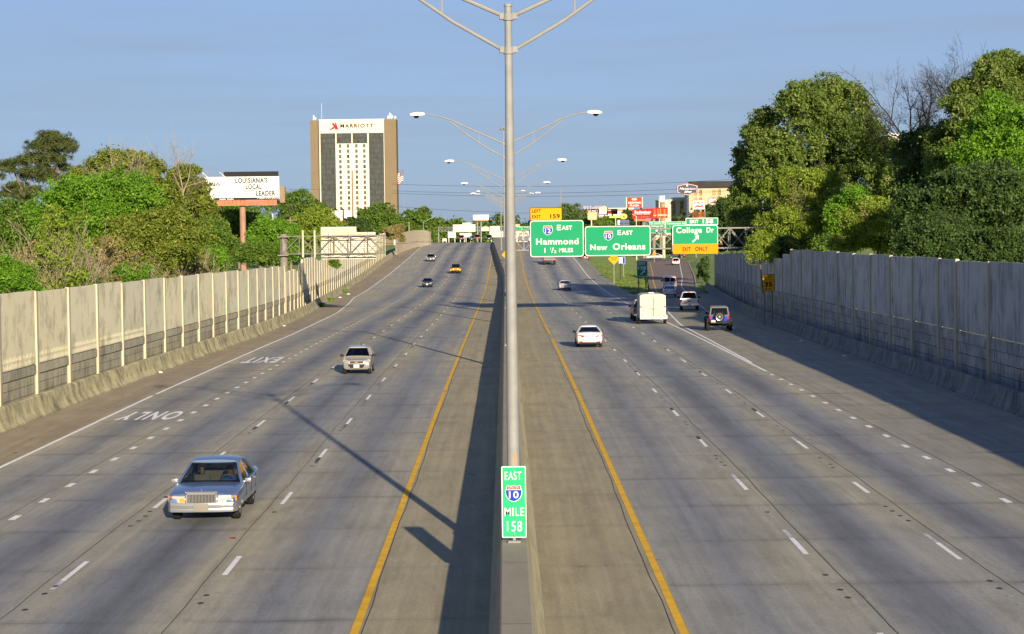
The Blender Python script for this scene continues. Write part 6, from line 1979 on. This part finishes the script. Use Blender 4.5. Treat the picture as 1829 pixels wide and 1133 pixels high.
def limbs(mb, lobes, ztop, r, rg, base=(0, 0, 0), n=7):
    trunk_top = Vector((base[0], base[1], ztop))
    lean = Vector((rg.uniform(-.4, .4), rg.uniform(-.4, .4), 0))
    mb.path([Vector(base)+Vector((0, 0, -.5)), Vector(base)+lean*.4+Vector((0, 0, ztop*.5)), trunk_top+lean], [r*1.25, r*.85, r*.6], 8)
    for l in lobes[:n+1]:
        e = Vector((l[0], l[1], l[2]+l[5]*.3))
        s = Vector(base)+lean*.6+Vector((0, 0, ztop*rg.uniform(.55, .95)))
        mid = s.lerp(e, .5)+Vector((rg.uniform(-.5, .5), rg.uniform(-.5, .5), rg.uniform(-.1, .6)))
        mb.path([s, mid, e], [r*.42, r*.26, r*.09], 6)
        for _ in range(3):
            f = mid.lerp(e, rg.random())
            g2 = f+Vector((rg.uniform(-1, 1)*l[3], rg.uniform(-1, 1)*l[4], rg.uniform(0, 1)*l[5]))
            mb.path([f, g2], [r*.12, r*.03], 5)
def twigs(mb, p, d, ln, r, lev, rg, spread=.75, up=.22, kids=(1, 2), mi=0):
    """bare branches: each goes on a little bent, and sends out side shoots"""
    if lev < 0 or ln < .12: return
    a = Vector((rg.uniform(-1, 1), rg.uniform(-1, 1), rg.uniform(-.6, .6)))
    q = p+d*ln+a*ln*.08
    mid = p+d*ln*.5+Vector((rg.uniform(-1, 1), rg.uniform(-1, 1), rg.uniform(-.5, 1)))*ln*.06
    mb.path([p, mid, q], [r, r*.86, r*.72], 6 if r > .06 else (4 if r > .025 else 3), mi, cap=False)
    nd = (d+a*spread*.35+Vector((0, 0, up*.5))).normalized()
    twigs(mb, q, nd, ln*rg.uniform(.74, .92), max(.010, r*.70), lev-1, rg, spread, up, kids, mi)
    for i in range(rg.randint(*kids)):
        x = d.cross(Vector((rg.uniform(-1, 1), rg.uniform(-1, 1), rg.uniform(-1, 1)))).normalized()
        sd = (d+x*spread*rg.uniform(.8, 1.5)+Vector((0, 0, up))).normalized()
        s = p.lerp(q, rg.uniform(.35, 1.0))
        twigs(mb, s, sd, ln*rg.uniform(.6, .85), max(.010, r*rg.uniform(.42, .6)), lev-1, rg, spread, up, kids, mi)

G = {
 'oak': leafmat('oak_leaves', [(.03, .055, .010), (.07, .115, .018), (.14, .19, .04), (.28, .30, .11)], .42, 1.1),
 'olive': leafmat('olive_green_leaves', [(.05, .08, .010), (.10, .14, .016), (.17, .20, .03), (.25, .255, .065)], .42, 1.15),
 'bright': leafmat('bright_green_leaves', [(.04, .10, .008), (.085, .19, .012), (.13, .26, .022), (.18, .31, .04)], .45, 1.15),
 'mid': leafmat('mid_green_leaves', [(.03, .07, .009), (.065, .125, .015), (.11, .18, .025), (.16, .22, .05)], .42, 1.15),
 'dark': leafmat('dark_green_and_shaded_leaves', [(.013, .030, .008), (.026, .052, .012), (.045, .08, .018), (.085, .125, .034)], .25, 1.15),  # dark foliage, darkened further to paint in shade on the lower trees
 'pine': leafmat('pine_needles', [(.018, .032, .012), (.04, .055, .016), (.065, .08, .022), (.10, .105, .035)], .15, 1.15),
 'feather': leafmat('yellow_green_feathery_leaves', [(.06, .105, .012), (.13, .195, .02), (.22, .285, .035), (.31, .35, .075)], .45, 1.15),
 'dry': leafmat('dry_brown_leaves', [(.09, .075, .025), (.15, .12, .045), (.21, .17, .07), (.20, .21, .06)], .25, 1.15),
 'far': leafmat('far_green_leaves', [(.03, .055, .018), (.055, .09, .025), (.085, .125, .035), (.12, .15, .055)], .2, .06),
}
def tree(name, label, kind, px, ytop, ybot, half, Y, n, size, seed, gmat, nl=11, shape='round', depth=None, bark='bark', z0=None, group=None, clump=.42, aspect=.55, bare=0, r=.22, inner=.25, jitter=1.0, plobes=None):
    """px, half, ytop, ybot: where the crown stands in the view; Y: its distance"""
    a, c = at(px, ytop, Y), at(px, ybot, Y)
    gz = z0 if z0 is not None else zg(a.x, Y)
    t = thing(name, label, kind, (a.x, Y, gz), 0, group)
    w = 2*half*Y/FPX
    H, hb = a.z-gz, max(0, c.z-gz)
    d = depth or min(w, 12)
    lb2 = lobes_in(w, d, H-hb, hb, nl, seed, shape)
    if plobes:
        lb2 = []
        rg0 = random.Random(seed)
        for qx, qy, rx, ry in plobes:
            q = at(qx, qy, Y)
            k = Y/FPX
            lb2.append((q.x-a.x, rg0.uniform(-.28, .28)*d, q.z-gz, rx*k*.88, min(d*.4, rx*k), ry*k*.88))
    n, size = int(n*2.1), size*.74
    link('crown', leaf_mesh('crown', lb2, n, size, seed, G[gmat], clump=clump, aspect=aspect, inner=inner, jitter=jitter), t)
    rg = random.Random(seed)
    mb = MB()
    limbs(mb, lb2, hb+(H-hb)*.55, r, rg)
    if bare:
        for i in range(bare):
            a2 = rg.uniform(0, 6.28)
            twigs(mb, Vector((rg.uniform(-.2, .2)*w, rg.uniform(-.3, 0)*d, hb+(H-hb)*.4)), Vector((.45*math.cos(a2), .3*math.sin(a2)-.2, 1)).normalized(), (H-hb)*.15, r*.3, 5, rg, .75, .12, (1, 2))
    mb.build('trunk', M[bark], t)
    return t
def bare_tree(name, label, px, ytop, ybase, Y, seed, bark, ln=.24, r=.24, lev=7, kids=(1, 2), spread=.8, lean=0, zb=None, n=4):
    a, c = at(px, ytop, Y), at(px, ybase, Y)
    gz = zg(c.x, Y) if zb is None else zb
    t = thing(name, label, 'tree', (c.x, Y, gz))
    H = a.z-gz
    rg = random.Random(seed)
    tr, br = MB(), MB()
    hb = c.z-gz
    tr.path([(0, 0, -.4), (lean*.3, 0, hb*.5), (lean*.6, 0, hb)], [r*1.2, r, r*.85], 9)
    p = Vector((lean*.6, 0, hb))
    top = H-hb
    for i in range(n):
        an = i*6.28/n+rg.uniform(-.4, .4)
        d = Vector((.5*math.cos(an), .3*math.sin(an), 1)).normalized()
        twigs(br, p, d, top*ln*rg.uniform(.85, 1.1), r*(.7-.1*i), lev, rg, spread, .10, kids)
    tr.build('trunk', M[bark], t, smooth=60)
    br.build('branches', M[bark], t)
    return t

# ---- behind the sunlit wall, from the far edge of the picture towards the hotel
def pine():
    Y = 205
    t0 = at(96, 236, Y)
    gz = 2.2
    t = thing('pine_tree', 'tall dark pine with open tiers of needles against the sky', 'tree', (t0.x, Y, gz))
    k = Y/FPX
    L = []
    for px, py, rx, rz in ((98, 262, 38, 20), (72, 262, 20, 13), (120, 262, 20, 14), (97, 246, 28, 12), (66, 285, 24, 13), (40, 290, 24, 12), (96, 285, 30, 12), (12, 300, 22, 14), (60, 312, 36, 13), (26, 335, 26, 9), (88, 318, 26, 12), (10, 347, 20, 7), (38, 352, 24, 10), (66, 345, 22, 12), (-8, 318, 20, 10), (30, 374, 26, 8), (-2, 375, 20, 6), (45, 385, 18, 8), (110, 300, 18, 9), (80, 300, 20, 9)):
        q = at(px, py, Y)
        L.append((q.x-t0.x, random.Random(px).uniform(-1.5, 1.5), q.z-gz, rx*k*.85, rx*k*.8, rz*k*.85))
    link('crown', leaf_mesh('crown', L, 34000, .30, 3, G['pine'], k=26, clump=.24, aspect=.10, upbias=.7, inner=.5, flat=1.0, kmul=1), t)
    mb = MB()
    q = lambda x, y: (at(x, y, Y)-Vector((t0.x, Y, gz)))
    mb.path([q(102, 470), q(104, 380), q(102, 320), q(98, 255)], [.32, .26, .2, .08], 8)
    mb.path([q(52, 470), q(50, 390), q(44, 350), q(22, 300)], [.28, .22, .17, .05], 8)
    for l in L:
        e = Vector(l[:3])
        s = q(103 if e.x > -2 else 47, 270+max(0, (18-e.z))*9 if e.x > -2 else 360)
        mb.path([s, s.lerp(e, .6)+Vector((0, 0, -.2)), e], [.09, .06, .025], 6)
    mb.build('trunk', M['bark'], t)
pine()
LG = 'trees behind the sunlit wall'
tree('broadleaf_tree', 'big olive-green tree with pale forking limbs showing in its crown', 'tree', 215, 272, 450, 88, 180, 36000, .18, 11, 'olive', 14, 'round', 8, 'bark_lt', 2.2, None, .36, .5, 7, .3, plobes=((215,292,44,24),(180,305,36,26),(250,300,36,28),(150,328,34,26),(205,335,44,32),(265,335,36,32),(170,365,44,34),(235,375,46,36),(285,365,34,34),(140,385,40,36),(200,410,48,36),(270,415,44,38)))
bare_tree('bare_tree', 'pale thin-leaved tree top rising over the olive-green tree', 228, 234, 365, 172, 21, 'bark_lt', .23, .13, 6, (1, 1), .8)
tree('broadleaf_tree', 'dark olive tree standing close before the white billboard', 'tree', 345, 300, 455, 58, 190, 28000, .18, 12, 'olive', 12, 'round', 7, 'bark', 2.2, None, .36, .5, 2, .25, plobes=((335,312,24,18),(318,335,28,24),(350,345,26,26),(300,365,30,28),(340,365,34,30),(366,380,22,26),(310,400,36,30),(360,405,36,32),(385,430,28,28),(330,440,40,28)))
bare_tree('bare_tree', 'leafless grey tree top over the dark olive tree near the billboard', 327, 230, 345, 183, 22, 'bark_lt', .23, .11, 6, (1, 1), .85)
tree('broadleaf_tree', 'bright green rounded tree in front of the olive-green tree', 'tree', 175, 325, 470, 105, 155, 46000, .15, 13, 'bright', 14, 'round', 7, 'bark', 2.2, None, .36, .5, 0, .2)
tree('broadleaf_tree', 'mid-green leafy tree below the pine at the picture edge', 'tree', 10, 372, 500, 85, 165, 26000, .16, 14, 'mid', 11, 'round', 6, 'bark', 2.2)
tree('broadleaf_tree', 'yellow-olive bushy tree between the bright green tree and the billboard', 'tree', 275, 385, 480, 78, 150, 26000, .14, 15, 'olive', 11, 'round', 5, 'bark', 2.2)
tree('broadleaf_tree', 'olive-green bush at the foot of the tree next to the billboard', 'tree', 366, 405, 475, 44, 185, 16000, .16, 16, 'mid', 9, 'round', 5, 'bark', 2.2)
tree('shrub', 'small bright lime shrub just above the wall top near the billboard pole', 'shrub', 386, 445, 490, 18, 170, 5000, .14, 17, 'bright', 6, 'round', 3, 'bark', 2.2)
tree('broadleaf_tree', 'dark leafy tree close around the foot of the billboard pole', 'tree', 490, 396, 470, 42, 260, 17000, .2, 18, 'bright', 10, 'round', 5, 'bark', 2.2)
tree('broadleaf_tree', 'deep green tree behind the brown billboard pole', 'tree', 425, 362, 470, 60, 400, 15000, .3, 19, 'mid', 10, 'round', 9, 'bark', 2.2)
tree('broadleaf_tree', 'pale olive tree standing between billboard and hotel tower', 'tree', 527, 352, 440, 56, 450, 17000, .3, 20, 'mid', 11, 'round', 10, 'bark', 2.2, None, .5, .5, 3)
tree('broadleaf_tree', 'yellowish tree behind the truss column', 'tree', 555, 378, 450, 46, 420, 13000, .28, 23, 'feather', 9, 'round', 8, 'bark', 2.2)
tree('broadleaf_tree', 'dark tree against the hotel front beside the blank billboard', 'tree', 675, 372, 430, 36, 600, 12000, .4, 24, 'mid', 11, 'round', 9, 'bark', 2.2)
tree('shrub', 'bushy green growth at the foot of the hotel beside the dark tree', 'shrub', 630, 392, 425, 24, 590, 6000, .4, 25, 'dark', 7, 'round', 8, 'bark', 2.2)
tree('broadleaf_tree', 'round green tree just past the hotel at the crest', 'tree', 748, 376, 432, 30, 680, 12000, .42, 26, 'mid', 11, 'round', 9, 'bark', 2.2)
tree('shrub', 'dry brown bush at the foot of the hotel above the block wall', 'shrub', 700, 405, 425, 18, 560, 4000, .3, 27, 'dry', 6, 'round', 6, 'bark', 3)
rs = random.Random(8)
for i, (lab, px, yt, yb, hw, Y, gm, n2) in enumerate((
    ('twiggy grey-brown shrub with bare upright stems behind the wall at the picture edge', 62, 420, 525, 60, 130, 'dry', 2600),
    ('tall twiggy shrub with pale bare stems in front of the bright green tree', 112, 365, 510, 45, 128, 'feather', 9000),
    ('tangled brown leafless thicket along the wall top', 195, 432, 505, 62, 138, 'dry', 5000),
    ('brownish thicket below the olive trees', 262, 440, 490, 52, 148, 'olive', 6000),
    ('sparse dry shrub nearest the billboard pole', 325, 440, 478, 45, 160, 'dry', 5000))):
    a, c = at(px, yt, Y), at(px, yb, Y)
    t = thing('shrub', lab, 'shrub', (a.x, Y, 2.2), 0)
    H = a.z-2.2
    w = 2*hw*Y/FPX
    link('crown', leaf_mesh('crown', lobes_in(w, 3.5, H*.9, H*.1, 8, 40+i, 'shrub'), n2, .10, 40+i, G[gm], k=8, clump=.3, inner=.5), t)
    mb = MB()
    for k in range(13):
        s = Vector((rs.uniform(-.45, .45)*w, rs.uniform(-1, 1), -.2))
        twigs(mb, s, Vector((rs.uniform(-.4, .4), rs.uniform(-.2, .2), 1)).normalized(), H*.24, .028, 5, rs, .6, .2, (1, 2))
    mb.build('stems', M['bark_lt'], t)
for i, (lab, px, yt, hw) in enumerate((('low bright green bush behind the wall at the very edge of the picture', 20, 470, 42), ('low green bush above the wall beside the twiggy shrub', 135, 478, 36), ('low leafy bush above the wall under the brown thicket', 235, 478, 30))):
    tree('shrub', lab, 'shrub', px, yt, 530-i*12, hw, 122+i*8, 9000, .11, 60+i, 'bright', 8, 'shrub', 3, 'bark', 2.2)
tree('shrub', 'green creeper hanging over the wall beneath the white sign back', 'creeper', 597, 461, 480, 7, 247, 1200, .16, 70, 'mid', 5, 'shrub', 1.2, 'bark', 3, r=.02)
tree('creeper', 'dead brown creeper hanging from the end post of the wall', 'creeper', 712, 402, 436, 9, 452, 2200, .2, 71, 'dry', 6, 'cone', 1.5, 'bark', 4, r=.06)
for i, (px, py, Y) in enumerate(((582, 538, 262), (566, 549, 240), (612, 527, 300))):
    q = at(px, py, Y)
    t = thing('weed', ('tuft of weeds at the barrier foot just past the dark shadow', 'small weed tuft rooted on the barrier beside the dark shadow', 'weed tuft farther along the barrier foot')[i], 'weed', (LBAR(Y)+.25, Y, zr(Y)))
    link('leaves', leaf_mesh('leaves', [(0, 0, .2, .45, .7, .2)], 500, .10, 80+i, G['bright'], k=9, clump=.2), t)
    MB().tube((0, 0, -.05), (0, 0, .4), .03, .01, 5).build('stem', M['bark'], t)

# ---- behind the shaded wall
tree('oak_tree', 'large rounded oak with pale tasselled crown, tallest over the exit ramp', 'tree', 1462, 130, 400, 148, 215, 72000, .21, 101, 'oak', 18, 'round', 13, 'bark_dk', 2.2, None, .40, .55, 0, .4, plobes=((1470,168,55,32),(1420,190,42,34),(1520,185,48,36),(1385,225,36,32),(1450,225,50,42),(1545,230,44,40),(1500,250,52,44),(1372,272,34,36),(1425,278,46,42),(1570,285,46,46),(1350,318,30,36),(1480,310,60,50),(1545,330,54,50),(1600,340,36,54),(1400,340,44,46),(1330,352,28,32),(1450,370,60,46),(1560,395,58,46),(1340,392,38,34),(1505,400,50,40)))
tree('oak_tree', 'lower side crown of oak leaning towards the sand-coloured hotel', 'tree', 1370, 235, 420, 50, 240, 24000, .2, 102, 'oak', 10, 'round', 9, 'bark_dk', 2.2, None, .42, .55, 0, .3)
tree('oak_tree', 'tall oak at the picture edge with pale new leaves', 'tree', 1790, 92, 420, 105, 168, 52000, .18, 103, 'oak', 16, 'round', 10, 'bark_dk', 2.2, None, .4, .55, 0, .35, plobes=((1800,118,40,28),(1765,140,34,30),(1830,130,50,36),(1740,175,36,34),(1790,190,44,44),(1712,205,34,32),(1850,190,50,60),(1725,245,42,44),(1780,255,46,50),(1690,255,30,36),(1830,280,56,60),(1700,305,44,44),(1760,330,50,50),(1670,300,28,34)))
tree('oak_tree', 'bright-leaved tree in front of the edge oak', 'tree', 1800, 190, 360, 72, 152, 22000, .16, 104, 'bright', 10, 'round', 6, 'bark_dk', 2.2, None, .4, .55, 0, .3)
tree('broadleaf_tree', 'dark tree filling the gap between the oaks under the bare tree', 'tree', 1690, 240, 440, 88, 178, 36000, .18, 105, 'dark', 13, 'round', 8, 'bark_dk', 2.2, None, .4, .55, 0, .3)
tree('broadleaf_tree', 'deep green dense tree just above the shaded wall at the edge', 'tree', 1745, 300, 480, 108, 138, 46000, .15, 106, 'dark', 14, 'round', 7, 'bark_dk', 2.2, None, .4, .55, 0, .25)
tree('broadleaf_tree', 'dark bush on the wall top between the feathery bush and the edge', 'tree', 1675, 400, 480, 60, 128, 18000, .13, 107, 'dark', 9, 'round', 4, 'bark_dk', 2.2)
tree('broadleaf_tree', 'yellow-green feathery tree leaning over the shaded wall', 'tree', 1425, 308, 470, 98, 199, 42000, .165, 108, 'feather', 14, 'round', 6, 'bark', 2.2, None, .4, .4, 4, .2, plobes=((1425,325,40,22),(1470,335,36,24),(1390,345,36,24),(1430,365,46,30),(1490,372,38,28),(1395,400,42,26),(1455,410,46,28),(1375,430,34,20),(1430,438,46,20),(1500,425,30,24)))
tree('broadleaf_tree', 'second feathery yellow-green bush with arching twigs above the wall', 'tree', 1570, 355, 470, 74, 152, 30000, .14, 109, 'feather', 12, 'round', 5, 'bark', 2.2, None, .36, .4, 4, .15, plobes=((1560,375,34,20),(1600,392,34,22),(1530,395,30,22),(1570,408,40,26),(1620,420,28,20),(1540,430,34,22),(1600,440,38,20),(1510,440,26,20),(1640,440,18,14)))
tree('broadleaf_tree', 'small fresh green tree between the two feathery bushes', 'tree', 1520, 340, 440, 40, 172, 16000, .15, 110, 'bright', 9, 'round', 5, 'bark', 2.2)
tree('broadleaf_tree', 'dark green tree beside the sand-coloured hotel above the ramp', 'tree', 1305, 362, 440, 34, 330, 15000, .24, 111, 'dark', 10, 'round', 8, 'bark_dk', 1.5)
tree('broadleaf_tree', 'dark tree below the chain of trees by the gantry end', 'tree', 1345, 400, 452, 36, 232, 12000, .18, 112, 'dark', 9, 'round', 5, 'bark_dk', 2.2)
tree('branch_spray', 'drooping leafy spray hanging over the wall by the gantry end', 'branch', 1362, 425, 482, 26, 186, 2600, .14, 113, 'feather', 8, 'round', 2.5, 'bark', 3, None, .36, .4, r=.05)
tree('shrub', 'dark bush at the far foot of the shaded wall by the ramp', 'shrub', 1256, 464, 512, 8, 325, 3000, .2, 114, 'dark', 6, 'shrub', 6, 'bark', 0, r=.05)
bare_tree('bare_tree', 'leafless tree with dark forking branches between the two oaks', 1636, 95, 280, 200, 121, 'bark_dk', .215, .30, 7, (1, 2), .85, -.4)
bare_tree('bare_tree', 'slimmer leafless tree top close to the edge oak', 1712, 72, 235, 195, 122, 'bark_dk', .22, .18, 7, (1, 2), .8, .3)
for i, (lab, px, yt, yb, hw, Y, gm) in enumerate((
    ('low dark undergrowth behind the shaded wall, under the leaning feathery tree', 1405, 425, 480, 30, 196, 'dark'),
    ('low green undergrowth behind the shaded wall, between the feathery bushes', 1490, 425, 485, 38, 170, 'mid'),
    ('dark undergrowth behind the shaded wall, right of the feathery bushes', 1640, 425, 490, 40, 140, 'dark'),
    ('dark low shrub behind the shaded wall under the edge oak', 1790, 420, 500, 60, 126, 'dark'))):
    tree('shrub', lab, 'shrub', px, yt, yb, hw, Y, 9000, .15, 160+i, gm, 8, 'shrub', 3, 'bark', 2.2)
tree('shrub', 'low green shrub behind the sunlit wall beside the billboard pole foot', 'shrub', 345, 452, 500, 34, 168, 9000, .14, 170, 'mid', 8, 'shrub', 3, 'bark', 2.2)
tree('shrub', 'green shrub behind the sunlit wall, between the billboard pole and the truss column', 'shrub', 462, 440, 475, 44, 230, 9000, .18, 171, 'mid', 8, 'shrub', 3, 'bark', 2.2)
# billboard glimpsed between the oaks
B = Board(1586, 238, 1610, 252, 420)
t = thing('billboard', 'tiny white blue and orange billboard glimpsed between the oaks', 'billboard', (B.c.x, 420, 2))
dz = B.c.z-2
MB().box((0, 0, dz), (B.w, .4, B.h)).build('panel', M['swhite'], t)
MB().box((0, -.22, dz-B.h*.42), (B.w, .04, B.h*.2)).box((B.w*.3, -.23, dz), (B.w*.3, .04, B.h*.3), 1).build('print', [M['sorange'], M['sblue']], t)
MB().tube((0, .5, -2), (0, .5, dz), .5, n=10).build('post', M['pole_br'], t)

# ---- small trees and woods beyond the signs
for i, (lab, px, yt, yb, hw, Y, gm) in enumerate((
    ('grey-green tree against the sky right above the yellow exit tab', 1020, 368, 425, 26, 800, 'far'),
    ('round green tree behind the tan pole sign', 1062, 392, 425, 22, 700, 'mid'),
    ('green tree between the tan sign and the blue slab sign', 1090, 391, 425, 20, 720, 'mid'),
    ('dark tree behind the round yellow sign', 1124, 380, 425, 15, 820, 'dark'),
    ('small dark tree seen under the green signs by the ramp end', 1215, 425, 452, 22, 600, 'dark'),
    ('low green tree under the New Orleans sign edge', 1190, 430, 455, 18, 590, 'dark'))):
    tree('broadleaf_tree', lab, 'tree', px, yt, yb, hw, Y, 7000, .45, 140+i, gm, 10, 'round', 9, 'bark', 1.5, None, .7, .5, 2 if i == 0 else 0)
def woodland(name, x0, x1, Y, ypx, n, seed, gm, hmin=.75):
    rg = np.random.default_rng(seed)
    L = []
    xa, xb = at(x0, 420, Y).x, at(x1, 420, Y).x
    k = int((xb-xa)/6)
    zt = at((x0+x1)/2, ypx, Y).z
    for i in range(k):
        x = xa+(xb-xa)*(i+.5)/k+rg.uniform(-3, 3)
        h = zt*rg.uniform(hmin, 1.08)
        L.append((x-xa, rg.uniform(-12, 12), h*.62, rg.uniform(4, 7), 5, h*.36))
        L.append((x-xa, rg.uniform(-12, 12), h*.28, 6, 5, h*.3))
    me = leaf_mesh(name, L, n, .85, seed, G[gm], k=12, clump=1.2, inner=.1)
    o = link(name, me, None, (xa, Y, 0))
    tag(o, kind='stuff')
woodland('woodland', 765, 1045, 1250, 388, 30000, 201, 'far')
woodland('woodland', 770, 880, 1000, 397, 9000, 202, 'mid')
woodland('woodland', 690, 790, 1300, 396, 7000, 203, 'far')
woodland('woodland', 1000, 1330, 1250, 392, 22000, 204, 'far')
woodland('woodland', 380, 620, 900, 392, 16000, 205, 'mid')
woodland('woodland', -60, 420, 700, 392, 22000, 206, 'mid')
woodland('woodland', 1240, 1900, 620, 372, 30000, 207, 'dark')

# grass tufts on the gore, one ground cover
rg = np.random.default_rng(3)
L = []
pts = []
for _ in range(2600):
    Y = rg.uniform(277, 430)
    x0, x1 = 17.7, RAMPL(Y)-1.0
    if x1 > x0:
        X = rg.uniform(x0, x1)
        pts.append((X, Y, zg(X, Y)))
me = leaf_mesh('grass', [(p[0], p[1], p[2]+.03, .3, .5, .06) for p in pts], 26000, .10, 9, leafmat('grass_blades', [(.07, .12, .012), (.12, .18, .02), (.17, .22, .035), (.20, .22, .06)], .3, .1), k=10, clump=.16, aspect=.18, upbias=0)
tag(link('grass', me), kind='stuff')
# litter on the shoulders
rs = random.Random(4)
for i, (px, py, lab) in enumerate(((593, 537, 'white litter scrap beside the weeds on the brown shoulder'), (607, 532, 'second white litter scrap past the weeds on the shoulder'), (622, 526, 'third pale litter scrap, farthest along the brown shoulder'), (507, 583, 'crumpled white paper near the end of the barrier shadow'), (287, 666.5, 'small white scrap close to the sunlit barrier foot'), (1432, 610, 'white wrapper in the shade by the curving barrier'), (1509, 637, 'pale scrap in the gutter below the shaded wall'), (1252, 515, 'white plastic scrap lying at the far end of the ramp barrier'))):
    r = ray(px, py)
    Y = 60
    while Y < 420 and CAM_H+r.z*Y > zr(Y): Y += .2
    s = .09+.0004*Y
    mb = MB().loft([[(s*math.cos(a)*k*(1+.3*math.sin(3*a+i)), s*.8*math.sin(a)*k, h) for a in [j*math.pi/4 for j in range(8)]] for k, h in ((1, 0), (.9, s*.4), (.3, s*.6))])
    o = mb.build('litter', M['swhite'], None)
    o.location = (r.x*Y, Y, zr(Y)+.005)
    tag(o, lab, 'litter')
